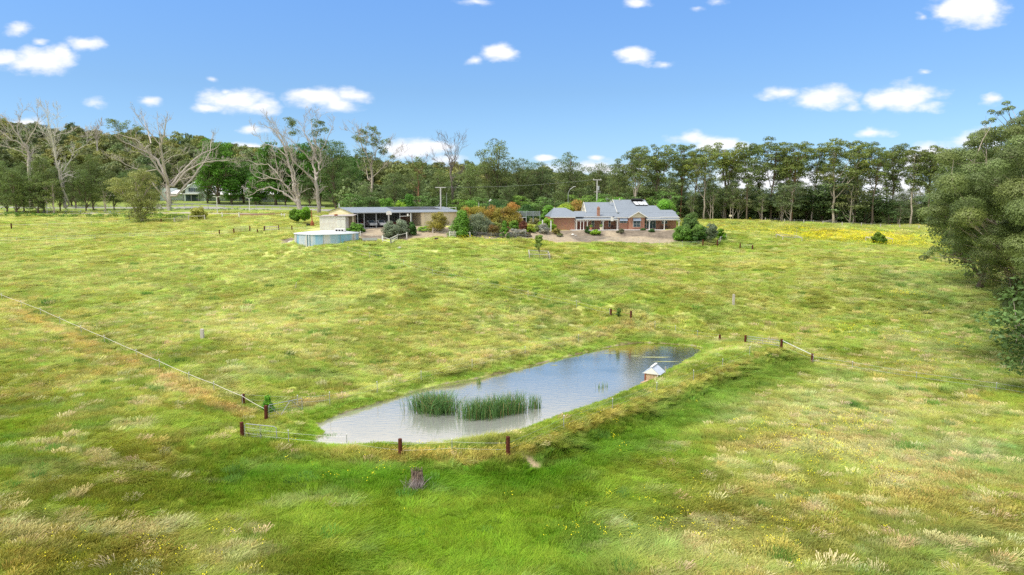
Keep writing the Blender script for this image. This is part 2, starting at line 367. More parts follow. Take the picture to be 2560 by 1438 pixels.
# ---- what grows or lies where (colour of the ground cover, world positions)
STRAW = np.array([.53, .50, .18]); LGREEN = np.array([.31, .47, .035]); GREEN = np.array([.15, .34, .012]); OLIVE = np.array([.33, .31, .055])
BLUEG = np.array([.24, .37, .15]); CREAM = np.array([.64, .60, .36]); TAN = np.array([.62, .45, .20]); YGREEN = np.array([.42, .47, .07])
ZONES = [  # u, v, rx, ry (metres), colour, weight
 (1100,1360,9,4,GREEN,.75),(700,1250,6,4,LGREEN,.7),(850,1400,6,3,OLIVE,.35),(1500,1330,7,3,GREEN,.6),(680,1140,4,4,GREEN,.7),(250,1400,10,5,OLIVE,.6),(420,1290,8,4,OLIVE,.4),(560,1380,5,3,STRAW,.4),(560,1300,5,3,GREEN,.2),
 (150,1180,9,5,OLIVE,.45),(450,1130,6,4,OLIVE,.4),(300,1000,8,6,YGREEN,.4),(1950,1280,9,6,STRAW,.35),(1750,1270,5,3,OLIVE,.5),(2200,1130,9,7,CREAM,.5),(2080,1020,9,6,CREAM,.6),(2150,1330,7,4,OLIVE,.45),(1750,1380,5,3,CREAM,.4),(1850,1330,5,3,OLIVE,.4),
 (2450,1300,7,5,OLIVE,.4),(2300,1020,10,8,YGREEN,.35),(2500,1120,6,5,BLUEG,.5),(2480,1380,5,3,BLUEG,.3),(900,870,9,6,STRAW,.45),(700,800,12,7,STRAW,.4),(1150,800,8,6,STRAW,.4),(500,760,10,6,OLIVE,.35),(150,850,12,8,STRAW,.3),
 (650,690,16,8,LGREEN,.55),(1150,640,18,12,LGREEN,.7),(1250,700,14,10,LGREEN,.5),(950,660,12,8,GREEN,.3),(1450,640,14,8,YGREEN,.4),(1600,610,16,4,LGREEN,.5),(300,570,40,14,STRAW,.25),(300,530,50,8,LGREEN,.5),(200,700,20,10,BLUEG,.25),
 (700,615,10,8,LGREEN,.4),(2000,700,20,16,STRAW,.25),(1850,820,8,8,YGREEN,.5),(2100,760,14,12,YGREEN,.5),(2450,780,12,16,BLUEG,.5),(2500,900,9,9,BLUEG,.4),(2350,700,14,12,BLUEG,.4),(1780,590,14,10,GREEN,.35),(1650,645,8,3,GREEN,.6),(1550,632,5,2,GREEN,.6),(1370,680,8,5,LGREEN,.3)]
_lush = [(G(u, v), rx, ry, w) for (u, v, rx, ry, w) in [(1000,1340,7,3.2,1.0),(750,1240,6,3,.8),(1250,1290,6,3,.9),(1500,1240,5,3,.85),(1000,1430,6,2,.7),(1330,1410,6,2.4,.7),(650,1130,3,3,.8),(1600,1200,4,2.5,.6)]]
_zw = [(G(u, v), rx, ry, c, w) for (u, v, rx, ry, c, w) in ZONES]
FENCE_L = GP([(-10,760),(43,783),(194,852),(335,915),(470,978),(590,1032),(650,1055)])
FARBANK = GP([(745,1015),(825,1008),(943,980),(1053,950),(1180,920),(1313,885),(1446,852),(1540,815),(1577,808),(1637,832),(1688,842),(1743,850)])
MULCH = [GP([(905,612),(945,600),(1000,604),(1080,594),(1240,598),(1360,602),(1500,607),(1640,610),(1720,605),(1720,585),(1700,578),(1370,577),(1150,570),(900,565),(880,585)]),
         GP([(700,600),(735,616),(742,600),(730,592)]), np.array([(9, 149.5, 0), (40.5, 150.5, 0), (41, 158, 0), (9, 158, 0)])]
DRIVE = GP([(880,563),(1150,566),(1260,570),(1330,562),(1330,545),(1230,548),(1150,555),(880,555)])
ROAD_V = GP([(-60,536),(200,534),(420,533),(560,535),(760,538),(820,545)])
ROAD2_V = GP([(-60,519),(200,519.5),(420,520),(560,520.5),(760,523),(860,527)])
FLOWERP = [(2090,590,11,7,1.0),(2180,598,10,7,.9),(2010,578,8,6,.3),(2270,610,10,8,.5),(2260,745,2.5,2.0,.9),(2290,795,2.2,1.6,.5),(2360,865,2.2,1.5,.4),(2180,830,5,4,.3),(2350,920,5,3,.25),
  (2000,1090,4,3,.3),(2060,1150,4,3,.35),(1500,1090,2.5,2,.2),(1830,1330,5,3,.2),(1700,1300,5,3,.2),(2150,1060,3,2,.35),(300,1420,7,3,.10),(750,1000,2,1.2,.1),(1260,612,10,2.4,.5),(1200,604,8,1.2,.4),(860,1140,2,1,.15),(950,1190,3,1.5,.1),(1830,575,14,9,.12),(1700,640,10,6,.12)]
_fl = [(G(u, v), rx, ry, w) for (u, v, rx, ry, w) in FLOWERP]
def flower_density(x, y):
    d = np.zeros(np.shape(x))
    for (c, rx, ry, w) in _fl: d += w * np.exp(-(((x - c.x) / rx) ** 2 + ((y - c.y) / ry) ** 2))
    n = sstep(.42, .62, fbm(x / 2.2, y / 2.2, 41, 3))
    return np.clip(d * (.25 + 1.1 * n) + .02 * sstep(.5, .7, fbm(x / 8, y / 8, 47, 2)) * n, 0, 1)
def mixc(c, k, w): return c * (1 - w[..., None]) + k * w[..., None]
def cover(x, y, sdv):
    """colour of the grass at a place"""
    wx = x + (fbm(x / 7, y / 7, 11) - .5) * 7; wy = y + (fbm(x / 7, y / 7, 14) - .5) * 5
    a = fbm(wx / 11, wy / 5.5, 1, 4); b = fbm(wx / 4.0, wy / 2.8, 5, 4); c_ = fbm(wx / 1.4, wy / 1.1, 9, 3); d = fbm(wx / 20, wy / 12, 21, 3)
    c = np.zeros(np.shape(x) + (3,)) + YGREEN
    c = mixc(c, LGREEN, sstep(.45, .65, a) * .7)
    c = mixc(c, STRAW, sstep(.47, .66, b) * .75)
    c = mixc(c, OLIVE, sstep(.52, .7, fbm(wx / 5, wy / 2.6, 31, 4)) * (.6 - .35 * sstep(60, 90, y)))
    c = mixc(c, BLUEG, sstep(.56, .7, fbm(wx / 6, wy / 3, 27, 4)) * .55)
    c = mixc(c, GREEN, sstep(.57, .74, fbm(wx / 3.4, wy / 2.4, 17, 4)) * (.42 - .2 * sstep(60, 90, y)))
    for (p, rx, ry, k, w) in _zw:
        g = w * np.exp(-(((x - p.x) / rx) ** 2 + ((y - p.y) / ry) ** 2)); c = mixc(c, k, np.clip(g * (.55 + .9 * b), 0, 1))
    c = mixc(c, CREAM, sstep(.60, .74, fbm(wx / 2.6, wy / 1.3, 37, 4)) * .7)
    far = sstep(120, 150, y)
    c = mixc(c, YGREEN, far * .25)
    # lush growth below the dam wall
    for (p, rx, ry, w) in _lush: g = w * np.exp(-(((x - p.x) / rx) ** 2 + ((y - p.y) / ry) ** 2)); c = mixc(c, np.array([.215, .36, .014]), np.clip(g * (.2 + 1.3 * b), 0, .8))
    # crest, toe, shore
    nearp = (y < 98) & (y > 40) & (x > -25) & (x < 34)
    cd = np.full(np.shape(x), 99.); td = cd.copy()
    if np.any(nearp):
        cd[nearp] = seg_dist(x[nearp], y[nearp], CRESTW[4:]); td[nearp] = seg_dist(x[nearp], y[nearp], TOEW)
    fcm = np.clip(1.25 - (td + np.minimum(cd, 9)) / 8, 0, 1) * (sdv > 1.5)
    c = mixc(c, np.array([.26, .33, .04]), fcm * .6); c = mixc(c, GREEN * .9, np.clip(np.exp(-(td / 2.8) ** 2) * (.5 + .8 * b), 0, .92))  # bank face painted darker green: lush growth plus shade put into the colour
    fb = np.full(np.shape(x), 99.)
    if np.any(nearp): fb[nearp] = seg_dist(x[nearp], y[nearp], FARBANK)
    c = mixc(c, np.array([.56, .46, .24]), np.exp(-((fb + (c_ - .5) * .8) / .8) ** 2) * .8)
    c = mixc(c, np.array([.60, .50, .15]), np.exp(-((cd + (c_ - .5) * .9) / .5) ** 2) * .75 * (.5 + b) * (sdv > 1.6))
    c = mixc(c, LGREEN * .95, (1 - sstep(.8, 3.4, sdv + (c_ - .5) * 2)) * .85)
    fd = np.full(np.shape(x), 99.); m_ = (x < -10) & (y < 100) & (y > 48)
    if np.any(m_): fd[m_] = seg_dist(x[m_], y[m_], FENCE_L)
    c = mixc(c, np.array([.66, .47, .24]), np.exp(-((fd) / .8) ** 2) * sstep(.12, .45, vn(x / 2.5, y / 2.5, 61)) * .95)
    c = mixc(c, np.array([.62, .58, .03]), flower_density(x, y) * sstep(110, 150, y) * .6)
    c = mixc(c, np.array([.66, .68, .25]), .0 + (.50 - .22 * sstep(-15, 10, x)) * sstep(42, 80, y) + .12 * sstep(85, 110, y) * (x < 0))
    v = .84 + .32 * c_
    return c * v[..., None]
def bare(x, y):
    """mulch, road and drive masks"""
    n = (fbm(x / 1.5, y / 1.5, 71, 3) - .5) * 3.2
    mu = np.zeros(np.shape(x))
    for p in MULCH:
        s_ = inside(x + n, y + n * .6, p); mu = np.maximum(mu, s_)
    dr = inside(x, y, DRIVE).astype(float)
    far = (y > 170) & (y < 262) & (x < 0)
    rd = np.zeros(np.shape(x)); r2 = rd.copy()
    if np.any(far):
        rd[far] = 1 - sstep(2.2, 3.2, seg_dist(x[far], y[far], ROAD_V)); r2[far] = 1 - sstep(2.5, 4, seg_dist(x[far], y[far], ROAD2_V))
    return mu, dr, rd, r2
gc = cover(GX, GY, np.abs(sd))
mu, dr, rd, r2 = bare(GX, GY)
nz = fbm(GX / .9, GY / .9, 77, 3); nz2 = fbm(GX / 5, GY / 5, 79, 3)
mulch_c = np.array([.20, .165, .125]) * (.55 + .9 * nz)[..., None]; mulch_c = mixc(mulch_c, np.array([.40, .33, .23]), sstep(.42, .56, nz2) * .9)
gc = mixc(gc * .82, mulch_c, mu)
gc = mixc(gc, np.array([.30, .30, .31]) * (.9 + .2 * nz)[..., None], dr)
gc = mixc(gc, np.array([.42, .37, .33]) * (.8 + .4 * nz)[..., None], rd); gc = mixc(gc, np.array([.36, .35, .34]), r2)
gc = mixc(gc, np.array([.30, .27, .18]), (sd < 0.05).astype(float)); mud = (np.abs(sd - .2) < .4) & (sd > -.2) & near
gc = mixc(gc, np.array([.16, .12, .07]), mud * sstep(.45, .6, nz2) * .8)
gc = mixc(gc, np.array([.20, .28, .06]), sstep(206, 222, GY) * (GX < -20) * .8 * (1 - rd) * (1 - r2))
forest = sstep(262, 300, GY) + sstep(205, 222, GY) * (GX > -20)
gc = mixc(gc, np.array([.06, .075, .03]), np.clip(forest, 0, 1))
def bare_patch(u, v, rx, ry, c, w=1):
    global gc
    p = G(u, v); g = w * np.exp(-((((GX - p.x) / rx) ** 2 + ((GY - p.y) / ry) ** 2)) ** 2); gc = mixc(gc, np.array(c), np.clip(g, 0, 1))
bare_patch(1325, 1160, .9, .45, (.55, .40, .27)); bare_patch(1180, 1226, 2.0, .25, (.40, .33, .22), .8)
nx_, ny_ = len(XS), len(YS)
idx = np.arange(nx_ * ny_).reshape(nx_, ny_)
faces = np.stack([idx[:-1, :-1], idx[1:, :-1], idx[1:, 1:], idx[:-1, 1:]], -1).reshape(-1, 4)
def ground_mat():
    m = bpy.data.materials.new('meadow_ground'); m.use_nodes = True
    nt = m.node_tree; N = nt.nodes; L = nt.links; b = N['Principled BSDF']; b.inputs['Roughness'].default_value = .95; b.inputs['Specular IOR Level'].default_value = .1
    a = N.new('ShaderNodeAttribute'); a.attribute_name = 'Col'
    geo = N.new('ShaderNodeNewGeometry')
    mp = N.new('ShaderNodeMapping'); mp.inputs['Scale'].default_value = (1, 1.0, 1); L.new(geo.outputs['Position'], mp.inputs[0])
    n1 = N.new('ShaderNodeTexNoise'); n1.inputs['Scale'].default_value = 2.2; n1.inputs['Detail'].default_value = 6; n1.inputs['Roughness'].default_value = .7; L.new(mp.outputs[0], n1.inputs['Vector'])
    mr = N.new('ShaderNodeMapRange'); L.new(n1.outputs['Fac'], mr.inputs[0]); mr.inputs[1].default_value = .25; mr.inputs[2].default_value = .75; mr.inputs[3].default_value = .62; mr.inputs[4].default_value = 1.38
    mul = N.new('ShaderNodeVectorMath'); mul.operation = 'SCALE'; L.new(a.outputs['Color'], mul.inputs[0]); L.new(mr.outputs[0], mul.inputs['Scale'])
    L.new(mul.outputs[0], b.inputs['Base Color'])
    bp = N.new('ShaderNodeBump'); bp.inputs['Strength'].default_value = .8; bp.inputs['Distance'].default_value = .15; L.new(n1.outputs['Fac'], bp.inputs['Height']); L.new(bp.outputs[0], b.inputs['Normal'])
    return m
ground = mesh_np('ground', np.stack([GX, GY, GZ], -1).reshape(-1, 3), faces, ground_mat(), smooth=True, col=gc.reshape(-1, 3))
tag(ground, kind='structure')
# ---- pond water
def water_mat():
    m = bpy.data.materials.new('pond_water'); m.use_nodes = True
    nt = m.node_tree; N = nt.nodes; L = nt.links; b = N['Principled BSDF']
    b.inputs['Roughness'].default_value = .6; b.inputs['Specular IOR Level'].default_value = 0
    geo = N.new('ShaderNodeNewGeometry'); mp = N.new('ShaderNodeMapping'); mp.inputs['Scale'].default_value = (.7, 2.6, 1); mp.inputs['Rotation'].default_value = (0, 0, .25); L.new(geo.outputs['Position'], mp.inputs[0])
    n1 = N.new('ShaderNodeTexNoise'); n1.inputs['Scale'].default_value = 1.6; n1.inputs['Detail'].default_value = 4; L.new(mp.outputs[0], n1.inputs['Vector'])
    bp = N.new('ShaderNodeBump'); bp.inputs['Strength'].default_value = .085; bp.inputs['Distance'].default_value = .1; L.new(n1.outputs['Fac'], bp.inputs['Height']); L.new(bp.outputs[0], b.inputs['Normal'])
    a = N.new('ShaderNodeAttribute'); a.attribute_name = 'Col'; L.new(a.outputs['Color'], b.inputs['Base Color'])
    gl = N.new('ShaderNodeBsdfGlossy'); gl.inputs['Roughness'].default_value = .07; gl.inputs['Color'].default_value = (.98, .91, .76, 1); L.new(bp.outputs[0], gl.inputs['Normal'])
    fr = N.new('ShaderNodeFresnel'); fr.inputs['IOR'].default_value = 1.33; L.new(bp.outputs[0], fr.inputs['Normal'])
    mm = N.new('ShaderNodeMath'); mm.operation = 'MULTIPLY'; mm.use_clamp = True; L.new(fr.outputs[0], mm.inputs[0]); mm.inputs[1].default_value = 3.3
    ms = N.new('ShaderNodeMixShader'); L.new(mm.outputs[0], ms.inputs[0]); L.new(b.outputs[0], ms.inputs[1]); L.new(gl.outputs[0], ms.inputs[2]); L.new(ms.outputs[0], N['Material Output'].inputs[0])
    return m
wx = np.arange(SHORE[:, 0].min() - 2, SHORE[:, 0].max() + 2, .4); wy = np.arange(SHORE[:, 1].min() - 2, SHORE[:, 1].max() + 2, .4)
WX, WY = np.meshgrid(wx, wy, indexing='ij'); ws = seg_dist(WX, WY, SHORE, True) * np.where(inside(WX, WY, SHORE), 1, -1)
keep = ws > -1.0
wi = np.arange(WX.size).reshape(WX.shape); wf = np.stack([wi[:-1, :-1], wi[1:, :-1], wi[1:, 1:], wi[:-1, 1:]], -1).reshape(-1, 4)
kf = keep[:-1, :-1] & keep[1:, :-1] & keep[1:, 1:] & keep[:-1, 1:]; wf = wf[kf.ravel()]
# murky water: silty and pale over the shallows by the near bank, brown-green and deeper at the far end; pale sky reflection is also painted into the colour
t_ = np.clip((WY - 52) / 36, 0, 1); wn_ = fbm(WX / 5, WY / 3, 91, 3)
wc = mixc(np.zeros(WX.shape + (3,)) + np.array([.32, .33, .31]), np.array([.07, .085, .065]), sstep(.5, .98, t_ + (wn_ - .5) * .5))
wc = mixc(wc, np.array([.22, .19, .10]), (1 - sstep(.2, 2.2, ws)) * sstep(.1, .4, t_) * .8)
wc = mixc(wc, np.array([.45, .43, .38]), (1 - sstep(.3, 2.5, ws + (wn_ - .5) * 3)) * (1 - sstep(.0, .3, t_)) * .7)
WV = np.stack([WX, WY, np.full(WX.shape, ZW)], -1).reshape(-1, 3)
used = np.unique(wf); rem = -np.ones(WX.size, int); rem[used] = np.arange(len(used))
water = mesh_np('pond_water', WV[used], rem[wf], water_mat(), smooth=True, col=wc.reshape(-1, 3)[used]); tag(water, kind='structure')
GRASS_DENS = 1.0
# ------------------------------------------------------------------ grass and flowers (nobody could count them)
grass_mat = leaf_mat('grass_blades', trans=.28, rough=.6, instancer=True, spec=.2)
def tuft(name, n, h, rad, lean, width, seed, tipc, rootc, head=0.0):
    r = np.random.default_rng(seed)
    ang = r.random(n) * 6.283; rr = np.sqrt(r.random(n)) * rad
    bx = rr * np.cos(ang); by = rr * np.sin(ang); hh = h * (.55 + .45 * r.random(n))
    la = r.normal(0, .35, n); ll = lean * (.7 + .6 * r.random(n)) + .12 * r.random(n)
    dx = np.cos(la) * ll + r.normal(0, .16, n); dy = np.sin(la) * ll + r.normal(0, .16, n)
    dx += np.cos(ang) * .25 * rr / rad; dy += np.sin(ang) * .25 * rr / rad
    L_ = np.sqrt(dx ** 2 + dy ** 2 + 1e-6); z2 = hh * np.clip(1.05 - .45 * L_, .25, 1)
    fa = r.random(n) * 6.283; wxx = np.cos(fa) * width / 2; wyy = np.sin(fa) * width / 2
    zb = np.full(n, -.06)
    V = np.stack([np.stack([bx - wxx, by - wyy, zb], -1), np.stack([bx + wxx, by + wyy, zb], -1),
                  np.stack([bx + dx * hh * .45 + wxx * .9, by + dy * hh * .45 + wyy * .9, z2 * .6], -1), np.stack([bx + dx * hh * .45 - wxx * .9, by + dy * hh * .45 - wyy * .9, z2 * .6], -1),
                  np.stack([bx + dx * hh * 1.1 + wxx * (.25 + head), by + dy * hh * 1.1 + wyy * (.25 + head), z2], -1), np.stack([bx + dx * hh * 1.1 - wxx * (.25 + head), by + dy * hh * 1.1 - wyy * (.25 + head), z2], -1)], 1)
    b0 = np.arange(n)[:, None] * 6
    Fc = np.concatenate([b0 + np.array([[0, 1, 2, 3]]), b0 + np.array([[3, 2, 4, 5]])])
    t = (.85 + .3 * r.random(n))[:, None, None]
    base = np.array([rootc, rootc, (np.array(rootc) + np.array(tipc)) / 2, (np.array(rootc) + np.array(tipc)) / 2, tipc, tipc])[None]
    return mesh_np(name, V.reshape(-1, 3), Fc, grass_mat, link=False, col=(base * t).reshape(-1, 3))
tcol = bpy.data.collections.new('grass_tufts')
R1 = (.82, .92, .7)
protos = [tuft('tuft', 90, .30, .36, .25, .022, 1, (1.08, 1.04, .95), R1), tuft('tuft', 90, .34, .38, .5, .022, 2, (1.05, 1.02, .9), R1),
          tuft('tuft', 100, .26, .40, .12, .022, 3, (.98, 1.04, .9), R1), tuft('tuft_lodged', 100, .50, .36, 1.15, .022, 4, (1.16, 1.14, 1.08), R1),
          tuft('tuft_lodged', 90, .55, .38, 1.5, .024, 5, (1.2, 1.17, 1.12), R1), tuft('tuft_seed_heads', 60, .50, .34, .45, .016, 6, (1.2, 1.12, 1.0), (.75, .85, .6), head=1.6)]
for i, p in enumerate(protos): p.name = 'tuft_%s' % 'abcdef'[i]; tcol.objects.link(p)
def scatter_gn(o, coll, n_kinds):
    ng = bpy.data.node_groups.new(o.name + '_scatter', 'GeometryNodeTree')
    ng.interface.new_socket('Geometry', in_out='INPUT', socket_type='NodeSocketGeometry'); ng.interface.new_socket('Geometry', in_out='OUTPUT', socket_type='NodeSocketGeometry')
    N = ng.nodes; L = ng.links; gi = N.new('NodeGroupInput'); go = N.new('NodeGroupOutput')
    ip = N.new('GeometryNodeInstanceOnPoints'); ci = N.new('GeometryNodeCollectionInfo'); ci.inputs['Collection'].default_value = coll; ci.inputs['Separate Children'].default_value = True; ci.inputs['Reset Children'].default_value = True
    ip.inputs['Pick Instance'].default_value = True
    def na(nm, ty):
        n = N.new('GeometryNodeInputNamedAttribute'); n.data_type = ty; n.inputs[0].default_value = nm; return n.outputs[0]
    L.new(gi.outputs[0], ip.inputs['Points']); L.new(ci.outputs[0], ip.inputs['Instance']); L.new(na('idx', 'INT'), ip.inputs['Instance Index'])
    e2r = N.new('FunctionNodeEulerToRotation'); L.new(na('rot', 'FLOAT_VECTOR'), e2r.inputs[0]); L.new(e2r.outputs[0], ip.inputs['Rotation']); L.new(na('scl', 'FLOAT_VECTOR'), ip.inputs['Scale'])
    L.new(ip.outputs[0], go.inputs[0])
    md = o.modifiers.new('scatter', 'NODES'); md.node_group = ng
def points(name, P, rot, scl, idx_, col):
    me = bpy.data.meshes.new(name); me.vertices.add(len(P)); me.vertices.foreach_set('co', P.astype(np.float32).ravel())
    a = me.attributes.new('rot', 'FLOAT_VECTOR', 'POINT'); a.data.foreach_set('vector', rot.astype(np.float32).ravel())
    a = me.attributes.new('scl', 'FLOAT_VECTOR', 'POINT'); a.data.foreach_set('vector', scl.astype(np.float32).ravel())
    a = me.attributes.new('idx', 'INT', 'POINT'); a.data.foreach_set('value', idx_.astype(np.int32))
    c = np.ones((len(P), 4), np.float32); c[:, :3] = col
    a = me.attributes.new('gcol', 'FLOAT_COLOR', 'POINT'); a.data.foreach_set('color', c.ravel())
    o = bpy.data.objects.new(name, me); COL.objects.link(o); return o
def frustum_pts(y0, y1, density, margin=4):
    w1 = y1 * .80 + margin; n = int((y1 - y0) * 2 * w1 * density); x = (rng.random(n) * 2 - 1) * w1; y = y0 + rng.random(n) * (y1 - y0)
    k = np.abs(x) < y * .80 + margin; return x[k], y[k]
SETS = [(27, 45, 15, 1.0), (45, 62, 11, 1.0), (62, 90, 8, 1.1), (90, 125, 4.0, 1.35), (125, 175, 1.8, 1.75), (175, 215, 1.0, 2.2)]
PX, PY, PS = [], [], []
for (a_, b_, d_, s_) in SETS:
    x, y = frustum_pts(a_, b_, d_ * GRASS_DENS); PX.append(x); PY.append(y); PS.append(np.full(len(x), s_))
PX = np.concatenate(PX); PY = np.concatenate(PY); PS = np.concatenate(PS)
def sdist(x, y):
    r = np.full(len(x), 50.); m_ = (x > -20) & (x < 30) & (y > 46) & (y < 94)
    r[m_] = seg_dist(x[m_], y[m_], SHORE, True) * np.where(inside(x[m_], y[m_], SHORE), -1, 1); return r
sdp = sdist(PX, PY); mu, dr, rd, r2 = bare(PX, PY)
EXCL = [(45.5 + 0, 0, 0, 0)]
ok = (sdp > .30 - .2 * (fbm(PX, PY, 33, 2) > .5)) & (mu < .5) & (dr < .5) & (rd < .3) & (r2 < .3)
ok &= ~((PX > 9) & (PX < 43) & (PY > 154) & (PY < 175)); ok &= ~((PX > -48) & (PX < -8) & (PY > 153) & (PY < 178))
ok &= ~((PY > 204) & (PX > -20))
for (u_, v_, r_) in [(1325, 1158, .6), (1047, 1205, .55)]:
    p = G(u_, v_); ok &= np.hypot((PX - p.x), (PY - p.y)) > r_
PX, PY, PS, sdp = PX[ok], PY[ok], PS[ok], sdp[ok]
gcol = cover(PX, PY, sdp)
lum = gcol @ np.array([.3, .6, .1])
PZ = hgt(PX, PY)
n = len(PX)
wind = (fbm(PX / 6, PY / 6, 51, 3) - .5) * 7 + .6 + rng.normal(0, .7, n)
lodge = fbm(PX / 3.2, PY / 3.2, 57, 3)
q = rng.random(n)
straw = np.clip(gcol[:, 0] / (gcol[:, 1] + 1e-4), 0, 1.4)
kind = np.where(q < .33, 0, np.where(q < .66, 1, 2))
kind = np.where((lodge > .52) & (rng.random(n) < .8), 3 + (rng.random(n) < .5), kind)
kind = np.where((straw > .98) & (rng.random(n) < .35), 5, kind)
kind = np.where(sdp < 1.6, 2, kind)
sc = PS * (.75 + .5 * rng.random(n)) * (.75 + .5 * fbm(PX / 2.3, PY / 2.3, 63, 2)); hs = np.where(sdp < 1.6, .55, 1.0) * np.where(PY > 120, .75, 1.0)
# coarser dark tussocks and weeds here and there
tus = (vn(PX / 1.7, PY / 1.7, 83) > .86) & (rng.random(n) < .07) & (sdp > 2.5) & (PY < 130)
sc = np.where(tus, sc * 1.25, sc); hs = np.where(tus, 1.5, hs); kind = np.where(tus, 2, kind)
gcol = np.where(tus[:, None], np.array([.17, .31, .07])[None] * (.8 + .5 * rng.random((n, 1))), gcol)
pale = (~tus) & (rng.random(n) < .014) & (PY < 95) & (gcol[:, 0] > .8 * gcol[:, 1]); gcol = np.where(pale[:, None], np.array([.68, .62, .38])[None], gcol); kind = np.where(pale, 5, kind)
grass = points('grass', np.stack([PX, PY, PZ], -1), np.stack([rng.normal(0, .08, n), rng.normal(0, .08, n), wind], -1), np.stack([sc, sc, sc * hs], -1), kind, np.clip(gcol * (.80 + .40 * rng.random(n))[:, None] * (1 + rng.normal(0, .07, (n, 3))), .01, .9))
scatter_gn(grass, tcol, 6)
tag(grass, 'long windblown meadow grass in green and straw over the paddocks', 'grass', kind='stuff')
# buttercups
fm = mat('buttercup_petals', (.85, .77, .01), .5, .1)
fcol = bpy.data.collections.new('buttercup_heads')
for k in range(2):
    r = np.random.default_rng(80 + k); V = []; Fc = []
    for j in range(6):
        c = np.array([r.normal(0, .12), r.normal(0, .12), .30 + r.random() * .16]); nrm = np.array([r.normal(0, .5), r.normal(0, .5) - .5, 1.0]); nrm /= np.linalg.norm(nrm)
        t = np.cross(nrm, [1, 0, 0]); t /= np.linalg.norm(t); b_ = np.cross(nrm, t); s_ = .018 + .010 * r.random(); i0 = len(V)
        for a in range(5): V.append(c + s_ * (math.cos(a * 1.2566) * t + math.sin(a * 1.2566) * b_))
        Fc.append(tuple(range(i0, i0 + 5)))
    o = mesh_np('buttercup_%s' % 'ab'[k], np.array(V), Fc, fm, link=False); fcol.objects.link(o)
fx, fy = frustum_pts(27, 200, 9); keep = rng.random(len(fx)) < flower_density(fx, fy) * np.where(fy > 110, .7, 1.0); fx, fy = fx[keep], fy[keep]
k = (sdist(fx, fy) > 1) & (bare(fx, fy)[0] < .5); fx, fy = fx[k], fy[k]; n = len(fx)
fs = np.where(fy > 140, 3.0, np.where(fy > 80, 1.6, 1.15)) * (.7 + .6 * rng.random(n))
fo = points('buttercup_flowers', np.stack([fx, fy, hgt(fx, fy)], -1), np.stack([np.zeros(n), np.zeros(n), rng.random(n) * 6.28], -1), np.stack([fs, fs, np.where(fy > 120, fs * .6, fs)], -1), (rng.random(n) < .5).astype(int), np.ones((n, 3)))
scatter_gn(fo, fcol, 2); tag(fo, 'yellow buttercup flowers scattered through the meadow grass', 'wildflowers', kind='stuff')
print('tufts', len(PX), 'flowers', n)
# ------------------------------------------------------------------ trees
leafm = leaf_mat('leaves', trans=.33, rough=.5, spec=.3)
def bark(name, c, c2, st=(3, 3, .6)): return mat(name, c, .85, .2, 2.2, spec=.15, bump=.4, stretch=st, col2=c2, detail=6)
bark_pale = bark('pale_gum_bark', (.62, .55, .47), (.33, .26, .21)); bark_white = bark('bleached_white_dead_wood', (.72, .69, .64), (.45, .40, .36)); bark_dead = bark('weathered_dead_wood', (.60, .56, .50), (.33, .27, .23)); bark_dark = bark('rough_dark_bark', (.13, .10, .075), (.27, .21, .16)); bark_red = bark('reddish_bark', (.20, .10, .06), (.34, .20, .12)); bark_grey = bark('grey_dead_bark', (.30, .26, .23), (.16, .13, .11))
def leafcloud(C, R, n, size, elong, tint, r, outward=.55, shell=.5, up=.25, droop=0.0, jit=.16):
    C = np.asarray(C, float); R = np.asarray(R, float); tint = np.asarray(tint, float); m_ = len(C)
    cnt = np.maximum(6, (n * (R[:, 0] * R[:, 2]) / np.mean(R[:, 0] * R[:, 2]))).astype(int)
    ci = np.repeat(np.arange(m_), cnt); N_ = len(ci)
    d = r.normal(size=(N_, 3)); d /= np.linalg.norm(d, axis=1)[:, None]
    fl = (d[:, 2] < 0) & (r.random(N_) < .45); d[fl, 2] *= -1
    rad = shell + (1 - shell) * r.random(N_) ** .6; rad *= 1 + .28 * (r.random(N_) ** 3)
    P = C[ci] + d * R[ci] * rad[:, None]
    nr = d * outward + r.normal(size=(N_, 3)) * (1 - outward) * .8; nr[:, 2] += up; nr /= np.linalg.norm(nr, axis=1)[:, None]
    t = r.normal(size=(N_, 3)); t[:, 2] -= droop * 2; t -= nr * (t * nr).sum(1)[:, None]; t /= np.linalg.norm(t, axis=1)[:, None] + 1e-9
    b = np.cross(nr, t); s = size * (.6 + .8 * r.random(N_)); w = s / elong
    V = np.stack([P - t * s[:, None] * .5, P + b * w[:, None] * .5, P + t * s[:, None] * .5, P - b * w[:, None] * .5], 1)
    col = tint[ci] * (1 + r.normal(0, jit, N_))[:, None]
    col = np.clip(np.repeat(col[:, None, :], 4, 1), .003, 1)
    return V.reshape(-1, 3), np.arange(N_ * 4).reshape(-1, 4), col.reshape(-1, 3)
def crown_obj(name, parts, parent, color=(1, 1, 1, 1)):
    V, Fs, Cc = [], [], []; b = 0
    for v, f, c in parts: V.append(v); Fs.append(f + b); Cc.append(c); b += len(v)
    o = mesh_np(name, np.concatenate(V), np.concatenate(Fs), leafm, parent, col=np.concatenate(Cc)); o.color = color; return o
def bez(a, b, c, n=6):
    a, b, c = Vector(a), Vector(b), Vector(c)
    return [a * (1 - t) ** 2 + b * 2 * t * (1 - t) + c * t * t for t in [i / (n - 1) for i in range(n)]]
def wob(p, r, amt):
    return [p[0]] + [q + Vector(r.normal(0, amt, 3)) for q in p[1:-1]] + [p[-1]]
def tint_clump(base, r, warm=.25, var=.16, k=1):
    c = np.array(base)[None] * (1 + r.normal(0, var, (k, 1))); w = r.random((k, 1)) ** 2 * warm
    return c * (1 - w) + np.array([[c_ * s_ for c_, s_ in zip(base, (1.75, 1.35, .75))]]) * w
